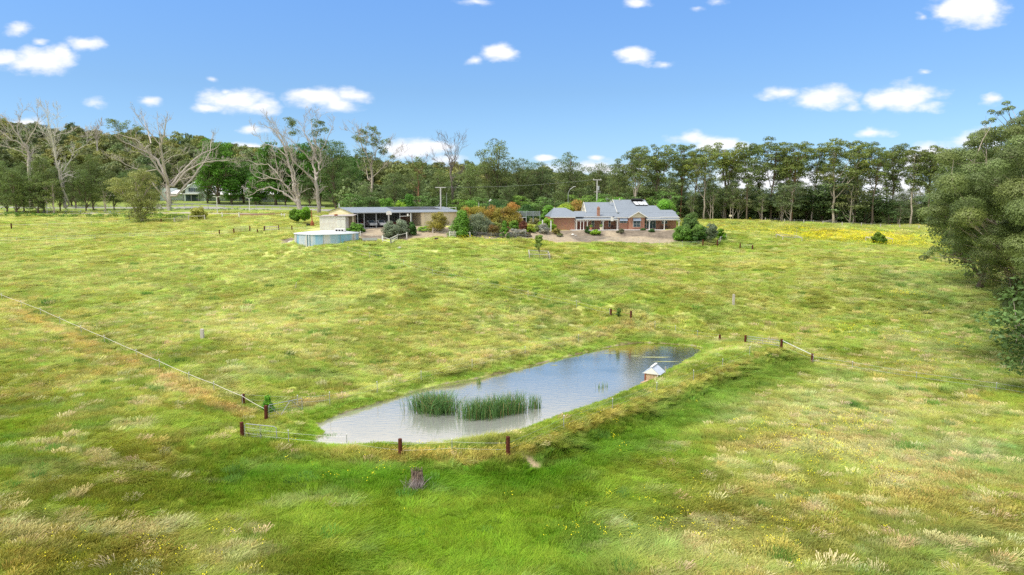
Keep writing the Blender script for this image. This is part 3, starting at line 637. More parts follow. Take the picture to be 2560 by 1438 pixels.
GUM = (.165, .225, .065); GUMG = (.145, .205, .075); BRIGHT = (.12, .26, .03); DARKG = (.155, .235, .075)
ORD = 'first second third fourth fifth sixth seventh eighth ninth tenth eleventh twelfth thirteenth fourteenth fifteenth sixteenth seventeenth eighteenth nineteenth twentieth twenty-first twenty-second twenty-third twenty-fourth twenty-fifth'.split()
def make_tree(name, Ht, crown, nl, base=GUM, seed=0, trunk_r=None, bark_m=bark_pale, n_clump=60, cr=1.3, leaf=.42, per=110, elong=2.2, flat=.62, lean=0.06, gap=.0, limbs=6, shell=.45, droop=.3, warm=.35, outward=.55, parent=None, bare_twigs=0, nsides=7, stems=1):
    """crown = list of (cz, rz, rx, weight) ellipsoids in fractions of the height; clumps of leaves on limbs that leave a tapered trunk"""
    r = np.random.default_rng(seed + 1000); tr = trunk_r or Ht * .014
    mb = MB(); clumps = []
    offs = [(0, 0)]
    wts = np.array([c[3] for c in crown], float); wts /= wts.sum()
    tries = 0
    while len(clumps) < n_clump and tries < n_clump * 40:
        tries += 1
        k = r.choice(len(crown), p=wts); c = crown[k]
        d = r.normal(size=3); d /= np.linalg.norm(d); q = (r.random() ** .42)
        ox = c[4] if len(c) > 4 else 0; oy = c[5] if len(c) > 5 else 0
        p = np.array([d[0] * c[2] * q + ox, d[1] * c[2] * q + oy, c[0] + d[2] * c[1] * q]) * Ht
        if p[2] < .6 * cr * .5: continue
        rr = cr * (.7 + .6 * r.random())
        if all(np.linalg.norm((p - o[0]) * [1, 1, 1.3]) > (rr + o[1]) * (.48 + gap) for o in clumps): clumps.append((p, rr))
    C = np.array([c[0] for c in clumps]); Rr = np.array([[c[1], c[1], c[1] * flat] for c in clumps])
    top = max(C[:, 2])
    for s in range(stems):
        a = r.random() * 6.28; lx, ly = lean * Ht * math.cos(a), lean * Ht * math.sin(a)
        o0 = Vector((math.cos(s * 2.4) * .35 * (stems > 1), math.sin(s * 2.4) * .35 * (stems > 1), -.4))
        tp = bez(o0, (o0.x + lx * .2, o0.y + ly * .2, Ht * .45), (lx, ly, top * .93), 10); tp = wob(tp, r, Ht * .006)
        mb.tube(tp, [tr * (1.35 if i == 0 else 1) * (1 - .85 * (i / 9)) + .02 for i in range(10)], nsides)
        sel = [i for i in range(len(C)) if i % stems == s]
        # main limbs to groups of clumps, then small branches to each clump
        if len(sel) == 0: continue
        seeds = r.choice(sel, min(limbs, len(sel)), replace=False)
        grp = {int(k): [] for k in seeds}
        for i in sel: grp[int(min(seeds, key=lambda k: np.linalg.norm(C[i] - C[k])))].append(i)
        for k, mem in grp.items():
            g = C[mem].mean(0); hz = max(.12 * Ht, g[2] - .9 * math.hypot(g[0], g[1]) - .12 * Ht); ti = int(np.clip(hz / (top * .93) * 9, 1, 8)); st = tp[ti]
            mid = Vector(((st.x + g[0]) * .5, (st.y + g[1]) * .5, (st.z * .6 + g[2] * .4) if g[2] > st.z else st.z))
            lp = wob(bez(st, mid, g, 6), r, Ht * .006); lr = tr * .5 * (1 - .5 * ti / 9)
            mb.tube(lp, [lr * (1 - .7 * i / 5) + .015 for i in range(6)], 5, False)
            for i in mem:
                e = C[i]; s0 = lp[3 if r.random() < .5 else 4]; m2 = Vector(((s0.x + e[0]) / 2, (s0.y + e[1]) / 2, (s0.z + e[2]) / 2 - .02 * Ht * r.random()))
                mb.tube(bez(s0, m2, e, 4), [lr * .35 + .012, lr * .28 + .01, lr * .2 + .008, .008], 4, False)
    t = parent or empty(name, (0, 0, 0))
    mb.build('trunk', bark_m, t, smooth=True)
    crown_obj('crown', [leafcloud(C, Rr, per, leaf, elong, tint_clump(base, r, warm, .16, len(C)), r, outward, shell, droop=droop)], t)
    return t
def dup(root, loc, rz=0.0, s=(1, 1, 1), color=None):
    c = root.copy(); COL.objects.link(c); c.location = loc; c.rotation_euler = (0, 0, rz); c.scale = s
    for k in ('label', 'category', 'group'):
        if k in c: del c[k]
    for ch in list(root.children):
        d = ch.copy(); COL.objects.link(d); d.parent = c
        if color is not None and d.name.startswith('crown'): d.color = (*color, 1)
        for g in list(ch.children):
            e = g.copy(); COL.objects.link(e); e.parent = d
    return c
_used = set()
def put(proto, Hp, u, D, vtop, label, cat='tree', group=None, rz=None, wx=1.0, color=None, name=None, dz=-.1, y=None):
    """stand a tree of prototype height Hp at depth D under pixel column u, its top at pixel row vtop"""
    x = xat(u, D); z = gz(x, D); h = zat(vtop, D) - z; s = h / Hp
    rz = random.random() * 6.28 if rz is None else rz
    if proto.name not in _used:
        _used.add(proto.name); o = proto; o.location = (x, D, z + dz); o.rotation_euler = (0, 0, rz); o.scale = (s * wx, s * wx, s)
        for ch in o.children:
            if color is not None and ch.name.startswith('crown'): ch.color = (*color, 1)
    else: o = dup(proto, (x, D, z + dz), rz, (s * wx, s * wx, s), color)
    if name: o.name = name
    tag(o, label, cat, group); return o
# prototypes, 24 m tall unless noted
TALL = [make_tree('gum_tree', 24, [(.80, .17, .20, 2), (.62, .16, .16, 1), (.70, .2, .13, 1, .1 * (i - 1.5), .05)], 0, GUM, 10 + i, n_clump=50, cr=1.25, gap=.10, outward=.72, per=150, shell=.55, limbs=7, bark_m=[bark_pale, bark_dark, bark_red, bark_dark][i], lean=.05, trunk_r=.30) for i in range(4)]
TALL2 = [make_tree('gum_tree', 24, [(.84, .12, .15, 2), (.66, .12, .11, 1.2), (.5, .1, .08, .5)], 0, GUM, 20 + i, n_clump=40, cr=1.1, gap=.14, outward=.72, per=140, shell=.55, limbs=6, bark_m=[bark_dark, bark_pale][i % 2], lean=.07, trunk_r=.24) for i in range(3)]
DENSE = [make_tree('dense_gum_tree', 20, [(.72, .26, .24, 2), (.45, .28, .27, 2), (.25, .16, .22, .8)], 0, GUMG, 30 + i, n_clump=100, cr=1.5, gap=-.03, limbs=9, per=120, leaf=.40, elong=2.6, droop=.8, bark_m=bark_dark, trunk_r=.33) for i in range(4)]
UNDER = [make_tree('understorey_tree', 9, [(.65, .33, .33, 2), (.35, .25, .30, 1)], 0, DARKG, 40 + i, n_clump=42, cr=.95, gap=-.03, limbs=5, per=70, leaf=.34, elong=1.8, droop=.2, bark_m=bark_dark if i else bark_pale, trunk_r=.13, warm=.15) for i in range(3)]
BRI = [make_tree('plane_tree', 22, [(.68, .3, .24, 2), (.42, .28, .30, 2)], 0, BRIGHT, 50 + i, n_clump=120, cr=1.5, gap=-.06, limbs=10, per=110, leaf=.42, elong=1.3, droop=.1, bark_m=bark_dark, trunk_r=.4, warm=.2) for i in range(2)]
YNG = [make_tree('young_gum_tree', 12, [(.75, .2, .2, 2), (.5, .2, .24, 1.5)], 0, GUMG, 60 + i, n_clump=38, cr=.95, gap=.02, limbs=6, per=90, leaf=.34, elong=2.8, droop=.9, bark_m=bark_pale, trunk_r=.10, stems=2) for i in range(2)]
# ---- the line of tall gums on the far side of the field: pixel column, depth, pixel row of the top, how it looks
def sg(i, n, what, a='', b=''): return what
def names_for(lst, what, where):
    """a label that says which tree of the line: by its look and by its neighbours along the line"""
    out = []
    for k, (u, desc) in enumerate(lst): out.append('%s %s, %s' % (desc, what, where(u)))
    return out
LINE = [(1590,196,362,0,1.0,(1,1,1)),(1640,200,352,1,1.15,(1.05,1.05,.95)),(1700,204,351,2,1.0,(.95,1,.95)),(1760,200,358,0,.95,(1.15,1.1,.8)),(1815,206,345,1,1.15,(1.15,1.1,.8)),(1868,200,352,4,1.0,(.9,.95,.95)),(1925,206,337,3,1.1,(.95,.95,.9)),(1978,202,345,2,1.0,(1,1,.9)),
        (2030,206,352,5,1.0,(.9,.95,.9)),(2085,200,340,0,1.15,(1.1,1.05,.85)),(2138,205,345,6,1.1,(.9,.95,.9)),(2180,200,350,3,.95,(1,1,.9)),(2232,204,352,4,1.05,(.9,.9,.85)),(2278,198,360,5,1.1,(.9,.9,.85)),(2322,196,357,6,1.05,(.9,.92,.88)),(2362,192,372,4,1.0,(1,1,.9)),(2410,190,380,1,1.0,(1,1,.9)),(2470,188,376,2,1.0,(1,1,.9))]
ALLT = TALL + TALL2
for k, (u, D, vt, pi_, wx, c) in enumerate(LINE):
    put(ALLT[pi_], 24, u, D, vt, 'tall thin-crowned gum along the far field edge, %s from the house' % ORD[k], group='tall gums along the far field edge', color=c, wx=wx, name='gum_tree')
for k in range(10):
    u = 1570 + k * 82 + rng.uniform(-12, 12)
    put(ALLT[(k * 3 + 1) % 7], 24, u, rng.uniform(216, 240), rng.uniform(368, 398), 'second-row gum behind the tall far gums, %s from the house' % ORD[k], group='second row of gums at the far field edge', color=(.85 + .2 * rng.random(),) * 3, wx=rng.uniform(1.0, 1.25), name='gum_tree')
for k in range(13):
    u = 1600 + k * 58 + rng.uniform(-15, 15)
    put(DENSE[k % 4], 20, u, rng.uniform(218, 246), rng.uniform(440, 470) + (15 if u > 2150 else 0), 'mid-height gum filling behind the far trunks, %s from the house' % ORD[k], group='mid-height gums behind the far trunks', color=(.85 + .3 * rng.random(), .9 + .2 * rng.random(), 1.0), wx=rng.uniform(1.0, 1.3), name='dense_gum_tree')
# understorey in front of and between them
for k in range(25):
    u = 1560 + k * 35 + rng.uniform(-10, 10); D = 205 + rng.uniform(-6, 8)
    vt = rng.uniform(438, 480) if u < 2150 else rng.uniform(455, 495)
    c = [(1, 1, 1.2), (1.5, 1.3, 1.5), (1.1, 1.1, 1.5), (1.7, 1.45, 1.7), (.8, .9, 1.0)][k % 5]
    put(UNDER[k % 3] if k % 4 else YNG[k % 2], 9 if k % 4 else 12, u, D, vt, 'leafy understorey tree beneath the tall far gums, %s from the house' % ORD[k], group='understorey trees below the far gums', wx=rng.uniform(1.3, 1.9), color=c, name='understorey_tree')
put(BRI[0], 22, 2160, 192, 476, 'rounded blue-green tree standing in front of the gum trunks at the far field edge', color=(.55, .75, 1.9), wx=1.05, name='round_dark_tree')
for k, (u, D, vt) in enumerate([(1730, 198, 470), (1780, 200, 440), (1810, 203, 465), (1830, 200, 450), (1905, 199, 480), (1955, 199, 470)]):
    put(YNG[k % 2], 12, u, D, vt, 'slim pale-stemmed young gum behind the far field fence, %s from the house' % ORD[k], group='slim young gums by the far fence', name='young_gum_tree', color=(1.1, 1.1, 1.1))
# ---- the dense belt behind house and shed
BELT = [(1240,205,345,0,1.0,(1.1,1.05,.9),'tall domed gum with a tufted top rising above the belt between shed and house'),(1180,198,400,1,1.0,(1.25,1.25,1.0),'pale weeping gum just right of the dark dead tree'),(1300,210,395,2,1.0,(1.05,1.05,.95),'broad gum beside the tall domed gum behind the garden'),
        (1350,214,400,3,1.0,(.85,.9,.85),'darker gum behind the streetlight side of the garden'),(1425,208,378,0,1.05,(1.0,1.0,.9),'big round gum directly behind the streetlight and power pole'),(1500,214,402,1,1.0,(.95,.97,.9),'gum behind the long roof ridge and power pole top'),(1545,206,415,2,.9,(1.1,1.1,1.0),'mid-height grey-green gum behind the main gable'),
        (1100,196,418,3,.95,(1.15,1.15,.9),'rounded olive gum behind the roller doors end of the shed'),(1035,204,425,1,1.0,(1,1,1),'bushy gum behind the middle of the long shed roof'),(985,200,430,2,1.1,(1.05,1.1,1.05),'bushy gum behind the left half of the shed, beside the tall sparse gum'),(920,196,455,0,1.0,(1.1,1.15,1.1),'low spreading grey-green gum right behind the shed gable'),
        (840,222,345,3,.95,(.9,1.05,.85),'tall leafy gum behind the double-stemmed dead tree'),(875,215,400,0,.85,(.9,1.1,.85),'narrow dark gum between the dead tree and the sparse gum'),(1270,196,460,1,1.0,(.75,.8,.75),'dark gum behind the orange shrubs'),(1200,192,470,3,.9,(1.2,1.25,1.1),'light green weeping tree behind the garden sheds'),(1620,210,420,3,.9,(.8,.85,.8),'dark gum behind the solar panel roof'),(1680,212,430,0,.9,(.85,.9,.85),'dark gum behind the low end of the house roof')]
for (u, D, vt, pi_, wx, c, lb) in BELT: put(DENSE[pi_], 20, u, D, vt, lb, group='dense gums behind the buildings', wx=wx, color=c, name='dense_gum_tree')
for k in range(16):
    u = 880 + k * 52 + rng.uniform(-12, 12); put(UNDER[k % 3], 9, u, 186 + rng.uniform(0, 12), rng.uniform(478, 500), 'low dark tree at the foot of the gum belt, %s from the shed gable' % ORD[k], group='low trees behind the buildings', wx=rng.uniform(1.3, 1.8), color=[(1, 1.2, .9), (.8, .9, .8), (1.3, 1.5, .8)][k % 3], name='understorey_tree')
# ---- left side
LEFT = [(60,212,400,DENSE[0],20,.8,(.95,1,.8),'dark gum at the left edge behind the roadside flowers'),(15,208,395,DENSE[1],20,.9,(.9,.95,.8),'leafy gum at the extreme left of the roadside row'),(110,210,395,DENSE[2],20,.85,(1.0,1.0,.75),'leafy gum behind the double-headed lamp'),(150,216,410,DENSE[3],20,.8,(.8,.85,.75),'dark gum just left of the white double-trunked dead tree'),(235,222,378,DENSE[1],20,.8,(.95,.95,.7),'gum with a thick dark trunk just right of the white dead tree'),
        (285,226,425,DENSE[2],20,.8,(.95,.95,.75),'gum with dark trunk behind the pale wattle'),(350,240,398,DENSE[0],20,.9,(.8,.85,.7),'dark gum between the pale wattle and the big bare tree'),(190,240,395,DENSE[0],20,.9,(.9,.9,.7),'gum seen between the two stems of the white dead tree'),(40,205,420,DENSE[2],20,1.1,(1.05,1.1,.85),'light olive gum low at the left edge, in front of the row'),(95,207,425,DENSE[0],20,1.1,(1.0,1.05,.8),'olive gum in front of the grey dead tree'),(132,206,440,YNG[0],12,1.4,(1.1,1.1,.85),'slim many-stemmed gum beside the double-headed lamp'),(215,214,420,DENSE[3],20,.9,(.95,1.0,.75),'gum hugging the right stem of the white dead tree'),(262,214,440,YNG[1],12,1.3,(1.0,1.0,.8),'slim gum between the white dead tree and the wattle'),(410,300,395,DENSE[3],20,1.1,(.9,.9,.7),'distant gum behind the big bare spreading tree'),(470,300,400,DENSE[2],20,1.1,(.95,.95,.7),'distant gum behind the school gable'),
        (548,255,335,BRI[0],22,1.1,(1,1.05,1),'big bright green plane tree in front of the school'),(610,262,400,BRI[1],22,1.3,(1,1.05,1),'lower bright plane tree beside the tallest plane tree'),(690,250,345,BRI[0],22,1.05,(.8,.9,.9),'dark green plane tree behind the leaning dead tree'),(745,255,352,BRI[1],22,1.1,(.85,1,.9),'green plane tree between the two dead trees'),(800,252,340,BRI[1],22,1.0,(.7,.85,.8),'dark plane tree behind the double-stemmed dead tree'),(650,256,420,BRI[0],22,1.3,(.55,.75,.8),'low dark plane tree over the guardrail'),
        (875,250,380,BRI[0],22,.95,(.6,.75,.75),'dark green plane tree right behind the shed gable ridge')]
for (u, D, vt, p, hp, wx, c, lb) in LEFT: put(p, hp, u, D, vt, lb, group='roadside trees', wx=wx, color=c, name='plane_tree' if p in BRI else 'dense_gum_tree')
for k, (u, D, vt, p, hp) in enumerate([(330, 246, 425, DENSE[1], 20), (375, 250, 412, DENSE[2], 20), (520, 258, 418, DENSE[0], 20), (580, 252, 440, BRI[0], 22), (640, 250, 450, BRI[1], 22), (715, 248, 440, BRI[0], 22), (775, 246, 430, DENSE[3], 20), (850, 236, 440, DENSE[1], 20), (5, 240, 400, DENSE[2], 20), (180, 246, 420, DENSE[0], 20)]):
    put(p, hp, u, D, vt, 'tree filling the back row between roadside and school, %s in the row' % ORD[k], group='back row of trees around the school', wx=1.25, color=(.8, .95, .8), name='plane_tree' if p in BRI else 'dense_gum_tree')
wat = make_tree('wattle_tree', 10, [(.78, .18, .2, 1.6, .05, 0), (.62, .17, .2, 1.5, -.26, 0), (.45, .2, .3, 1.8), (.28, .15, .25, 1.6, .1, 0), (.14, .10, .22, 1.0)], 0, (.29, .33, .11), 71, n_clump=105, cr=.9, gap=-.02, limbs=9, per=150, leaf=.26, elong=3, droop=.5, bark_m=bark_pale, trunk_r=.22, warm=.25)
put(wat, 10, 352, 184, 413, 'pale olive-yellow wattle tree on its own at the paddock edge', rz=0.2, wx=1.12)
# ---- forest on the hill: one mass
hillc = bpy.data.collections.new('hill_crowns')
for k in range(4):
    t = make_tree('hill_crown', 18, [(.66, .3, .27, 2), (.42, .2, .24, .8)], 0, [(.19, .235, .065), (.15, .20, .07), (.20, .24, .07), (.13, .19, .065)][k], 80 + k, n_clump=46, cr=1.9, gap=0, limbs=5, per=60, leaf=.85, elong=1.6, flat=.6, bark_m=bark_pale, trunk_r=.25, warm=.28)
    # join trunk and crown into one prototype
    tr_o = [c for c in t.children if c.name.startswith('trunk')][0]; cr_o = [c for c in t.children if c.name.startswith('crown')][0]
    nme = 'hill_tree_%s' % 'abcd'[k]
    Vt = np.array([v.co[:] for v in tr_o.data.vertices]); Ft = [tuple(p.vertices) for p in tr_o.data.polygons]; Vc = np.empty(len(cr_o.data.vertices) * 3); cr_o.data.vertices.foreach_get('co', Vc)
    Cc = np.empty(len(cr_o.data.vertices) * 4); cr_o.data.color_attributes['Col'].data.foreach_get('color', Cc)
    Ff = np.arange(len(Vc) // 3).reshape(-1, 4)
    for o_ in (tr_o, cr_o, t): bpy.data.objects.remove(o_)
    h = mesh_np(nme, Vc.reshape(-1, 3), Ff, leafm, link=False, col=Cc.reshape(-1, 4)[:, :3]); hillc.objects.link(h)
hillm = leaf_mat('hill_leaves', trans=.2, instancer=True)
for h in hillc.objects: h.data.materials[0] = hillm
HP = []
tries = 0
while len(HP) < 1500 and tries < 40000:
    tries += 1
    y = rng.uniform(262, 560); x = rng.uniform(-.85, .75) * y
    z = gz(x, y)
    if x > 0.16 * y and rng.random() < .55: continue
    if x > .2 * y and y > 420: continue
    if y < 330 and x < -0.28 * y and x > -.52 * y and y < 312: continue     # school grounds
    if len(HP) and min((x - a) ** 2 + (y - b) ** 2 for a, b, _ in HP[-400:]) < 22: continue
    HP.append((x, y, z))
HP = np.array(HP); n = len(HP)
s = (.62 + .36 * rng.random(n)) * np.where(HP[:, 0] > .16 * HP[:, 1], .62, 1.0)
cv = .8 + .5 * rng.random(n)
hf = points('hill_forest', HP - [0, 0, .3], np.stack([np.zeros(n), np.zeros(n), rng.random(n) * 6.28], -1), np.stack([s, s, s * (.85 + .3 * rng.random(n))], -1), rng.integers(0, 4, n), np.stack([cv * rng.uniform(.9, 1.15, n), cv, cv * rng.uniform(.85, 1.2, n)], -1))
scatter_gn(hf, hillc, 4); tag(hf, 'gum forest covering the hillside behind the road and buildings', 'forest', kind='stuff')
print('hill trees', n)
# ---- bare dead trees, limb by limb
def dead_tree(name, label, D, limbs, r0, seed, m=bark_dead, sx=1.0, depth=.35, twigs=1.0, leaves=None, group=None, minr=.028):
    """limbs: (start radius factor, end factor, [pixels of the photograph]); each limb gets its own depth, then twigs grow from it"""
    r = np.random.default_rng(seed); base = limbs[0][2][0]; bx = xat(base[0], D); bz = gz(bx, D)
    t = thing(name, label, 'dead tree' if leaves is None else 'tree', (bx, D, bz), group=group); mb = MB(); tips = []
    done = []
    def loc(u, v, dy):
        return Vector((xat(u, D) - bx, dy, zat(v, D) - bz))
    def twig(p, d, ln, rad, lev):
        n = 4; pts = [p]; q = p
        for i in range(n):
            d = (d + Vector(r.normal(0, .16, 3)) + Vector((0, 0, .10))).normalized(); q = q + d * (ln / n); pts.append(q)
        mb.tube(pts, [max(minr * .55, rad * (1 - .75 * i / n)) for i in range(n + 1)], 4 if lev else 5, False)
        if lev < 2:
            for i in range(1, n + 1):
                for _ in range(1 if r.random() < .75 else 2):
                    a = Vector(r.normal(0, 1, 3)).normalized(); nd = (d * .8 + a * .75 + Vector((0, 0, .15))).normalized()
                    twig(pts[i], nd, ln * (.35 + .35 * r.random()), max(minr, rad * .5), lev + 1)
        else: tips.append(pts[-1])
        if lev == 1: tips.append(pts[-1])
    for (ra, rb, px) in limbs:
        # start depth: that of the nearest point of a limb already built
        s0 = loc(*px[0], 0); dy0 = 0
        if done:
            k = min(done, key=lambda q: (q.x - s0.x) ** 2 + (q.z - s0.z) ** 2); dy0 = k.y
        slope = r.normal(0, depth)
        P = []; acc = 0
        for i, (u, v) in enumerate(px):
            q = loc(u, v, 0)
            if i: acc += (q - P0).length
            elif done: P.append(k.copy())
            P0 = q; P.append(Vector((q.x * sx, dy0 + slope * acc, q.z)))
        if not done: P[0].z -= .5; P = [Vector((q.x, q.y * .1, q.z)) for q in P]
        # refine
        pts = []
        for i in range(len(P) - 1):
            for j in range(3):
                t_ = j / 3; q = P[i].lerp(P[i + 1], t_)
                if j: q += Vector(r.normal(0, .12, 3))
                pts.append(q)
        pts.append(P[-1]); n = len(pts)
        rads = [r0 * (ra + (rb - ra) * (i / (n - 1)) ** .8) for i in range(n)]
        mb.tube(pts, rads, 8, False); done += pts
        for i in range(max(1, n // 3), n):
            if r.random() < .95 * twigs:
                d = (pts[i] - pts[i - 1]).normalized(); a = Vector(r.normal(0, 1, 3)); a = (a - d * a.dot(d)).normalized()
                twig(pts[i], (d * .75 + a * .8 + Vector((0, 0, .2))).normalized(), (1.6 + 2.2 * r.random()) * (1.1 - .3 * i / n), max(minr, rads[i] * .4), 1 if r.random() < .55 else 0)
        twig(pts[-1], (pts[-1] - pts[-2]).normalized(), 2.2, rads[-1], 0)
    mb.build('trunk', m, t, smooth=True)
    if leaves:
        C = []; R = []
        for (u, v, ru, dens_) in leaves:
            for _ in range(dens_):
                a = r.random() * 6.28; q = math.sqrt(r.random()) * ru; p = loc(u + math.cos(a) * q, v + math.sin(a) * q * .8, r.normal(0, 1.5)); C.append(p[:]); k = .7 + .5 * r.random(); R.append((k, k, k * .6))
        crown_obj('crown', [leafcloud(C, R, 60, .36, 2.2, tint_clump(GUM, r, .3, .15, len(C)), r)], t)
    return t
Z1 = lambda L_: [(x / 3.994, 240 + y / 3.994) for x, y in L_]
Z2 = lambda L_: [(600 + x / 3.994, 260 + y / 3.994) for x, y in L_]
dead_tree('bare_tree', 'huge spreading dead tree with pale forked limbs in front of the school', 222, [
 (1.0, .8, Z1([(1695,1130),(1690,1000),(1680,880)])), (.8, .16, Z1([(1680,880),(1640,750),(1590,640),(1500,570),(1410,530),(1330,490),(1240,450)])), (.6, .12, Z1([(1660,850),(1600,680),(1540,540),(1480,450),(1370,410)])),
 (.7, .15, Z1([(1690,900),(1700,700),(1715,520),(1750,470),(1800,380),(1840,300)])), (.35, .08, Z1([(1600,480),(1540,350),(1490,280),(1455,210)])), (.3, .08, Z1([(1700,480),(1640,380),(1590,300),(1550,210)])),
 (.6, .15, Z1([(1720,890),(1800,750),(1870,640),(1950,560),(2060,500)])), (.55, .1, Z1([(1740,900),(1850,760),(1980,680),(2100,650),(2230,640)])), (.6, .1, Z1([(1760,1000),(1850,850),(1930,680),(1980,540),(1960,360)])),
 (.3, .07, Z1([(1800,840),(1900,830),(2000,820),(2080,810)])), (.3, .07, Z1([(1590,650),(1500,610),(1420,560),(1340,550)])), (.22, .06, Z1([(1480,760),(1360,700),(1290,650),(1230,620)])), (.5, .3, Z1([(1690,1080),(1640,980),(1590,900)])), (.3, .06, Z1([(1730,660),(1800,610),(1900,590)])),
 (.3, .07, Z1([(1750,480),(1720,380),(1700,270)])), (.25, .06, Z1([(1880,640),(1930,640),(2030,600),(2150,630)]))], .78, 3, group='dead trees',
 leaves=[(300, 306, 9, 9), (312, 318, 16, 12), (345, 318, 18, 12), (362, 330, 14, 8), (335, 335, 14, 6)])
dead_tree('bare_tree', 'leaning forked dead tree with grey-pink limbs behind the two small trees', 205, [
 (1.0, .85, Z2([(605,1060),(590,980),(570,900)])), (.75, .12, Z2([(570,900),(540,860),(530,740),(510,640),(470,500),(430,380),(340,250),(280,220)])), (.6, .1, Z2([(590,1000),(500,930),(430,875),(300,830),(210,850),(100,910)])),
 (.6, .1, Z2([(560,960),(490,830),(420,760),(330,740),(230,690)])), (.4, .08, Z2([(500,850),(440,780),(400,700),(385,560),(380,500)])), (.6, .14, Z2([(550,880),(575,780),(570,700),(545,620),(560,540)])),
 (.4, .06, Z2([(520,700),(490,600),(480,500),(500,400),(430,300),(350,190)])), (.3, .06, Z2([(330,740),(240,750),(160,720)])), (.3, .06, Z2([(400,700),(300,600),(200,610),(110,560)])), (.3, .06, Z2([(480,520),(380,430),(260,400),(170,290)])),
 (.3, .06, Z2([(560,560),(540,440),(470,300),(410,180)]))], .68, 4, group='dead trees')
dead_tree('bare_tree', 'tall dead tree with many upswept limbs standing left of the shed gable', 212, [
 (1.0, .8, Z2([(795,1110),(785,980),(780,880),(765,770)])), (.6, .1, Z2([(765,770),(740,740),(660,650),(600,570),(590,500),(560,450),(500,350)])), (.7, .12, Z2([(765,770),(760,680),(730,600),(740,480),(700,380),(640,300),(600,220)])),
 (.6, .08, Z2([(770,720),(800,660),(790,600),(760,550),(745,480),(760,400),(710,250),(695,100)])), (.25, .08, Z2([(800,670),(830,630),(850,600)])), (.4, .08, Z2([(800,600),(820,560),(815,470),(770,390),(790,300),(790,130)])),
 (.4, .06, Z2([(700,560),(650,480),(560,380),(500,330)])), (.3, .06, Z2([(815,470),(850,420),(900,260),(920,190)])), (.3, .06, Z2([(740,480),(680,400),(620,260),(610,150)]))], .64, 5, group='dead trees',
 leaves=[(735, 300, 7, 7), (738, 312, 9, 9), (740, 330, 8, 6), (800, 312, 12, 11), (812, 325, 10, 7), (795, 335, 10, 5)])
dead_tree('bare_tree', 'grey stag-headed dead tree at the far left above the roadside gums', 222, [
 (1.0, .7, Z1([(315,1090),(312,900),(315,700),(318,560)])), (.6, .1, Z1([(318,560),(320,470),(360,420),(440,330),(490,240),(500,150)])), (.6, .08, Z1([(312,580),(290,440),(240,300),(200,230),(100,150),(40,90)])),
 (.35, .07, Z1([(290,430),(260,330),(290,220),(340,150)])), (.4, .08, Z1([(300,520),(240,460),(180,440),(130,390),(80,340),(20,330)])), (.4, .08, Z1([(310,600),(270,560),(180,520),(100,490),(0,470)])), (.3, .05, Z1([(180,450),(190,380),(140,300),(120,250)])), (.3, .05, Z1([(315,700),(340,560),(390,540)]))], .6, 6, group='dead trees')
dead_tree('bare_tree', 'white double-trunked dead tree between the roadside gums', 216, [
 (1.0, .75, Z1([(650,1100),(650,900),(620,750)])), (.7, .1, Z1([(620,750),(620,600),(630,450),(610,350),(640,250),(630,160)])), (.75, .1, Z1([(695,1090),(690,850),(720,700),(740,540),(760,420),(780,290),(800,200)])), (.3, .2, Z1([(695,870),(720,815),(770,795)])),
 (.45, .1, Z1([(640,780),(720,650),(760,560),(870,480),(880,390)])), (.25, .06, Z1([(620,480),(580,400),(545,380)])), (.25, .06, Z1([(630,420),(700,380),(760,360)])), (.3, .05, Z1([(760,500),(820,330),(850,200)])), (.25, .05, Z1([(620,640),(600,560),(600,480)]))], .48, 7, m=bark_white, group='dead trees')
dead_tree('sparse_gum_tree', 'tall sparse gum with white limbs and thin tufted crown behind the shed', 208, [
 (1.0, .7, Z2([(1330,1010),(1328,800),(1325,640)])), (.6, .08, Z2([(1325,640),(1300,540),(1260,430),(1230,330),(1170,290)])), (.6, .1, Z2([(1325,640),(1350,570),(1390,460),(1400,360),(1340,290)])), (.5, .08, Z2([(1290,760),(1260,600),(1220,500),(1190,400)])),
 (.5, .06, Z2([(1330,740),(1400,680),(1480,600),(1540,540),(1590,470)])), (.3, .06, Z2([(1350,570),(1430,520),(1500,400)])), (.3, .05, Z2([(1500,600),(1560,560),(1640,510)])), (.3, .06, Z2([(1300,540),(1290,420),(1220,270)]))], .42, 8, m=bark_pale, twigs=.6,
 leaves=[(910, 332, 10, 10), (905, 350, 10, 8), (935, 332, 16, 14), (930, 350, 20, 14), (955, 360, 14, 9), (905, 380, 12, 10), (925, 385, 14, 10), (960, 378, 10, 8), (945, 405, 14, 8), (982, 395, 8, 4), (915, 415, 10, 7), (900, 345, 5, 3), (975, 355, 6, 4)])
dead_tree('bare_tree', 'dark dead tree with twiggy top behind the power pole', 200, [
 (1.0, .6, Z2([(2122,1020),(2120,800),(2110,650)])), (.5, .07, Z2([(2110,650),(2100,560),(2060,470),(2030,400)])), (.5, .07, Z2([(2110,680),(2150,560),(2160,450),(2180,400)])), (.3, .05, Z2([(2100,650),(2000,590),(1940,550)])), (.35, .05, Z2([(2115,640),(2180,520),(2220,400)])), (.25, .05, Z2([(2120,740),(2190,700)])), (.3, .05, Z2([(2105,560),(2120,470),(2100,400)]))], .45, 9, m=bark_grey, group='dead trees')
dead_tree('bare_tree', 'thin white dead tree poking out of the hillside forest', 300, [(1.0, .4, Z1([(1020,560),(1020,470),(1020,400)])), (.4, .1, Z1([(1020,420),(1010,350),(1000,290)])), (.3, .1, Z1([(1020,440),(1050,390),(1060,350)])), (.3, .1, Z1([(1020,450),(980,400),(960,380)]))], .32, 10, group='dead trees', minr=.06)
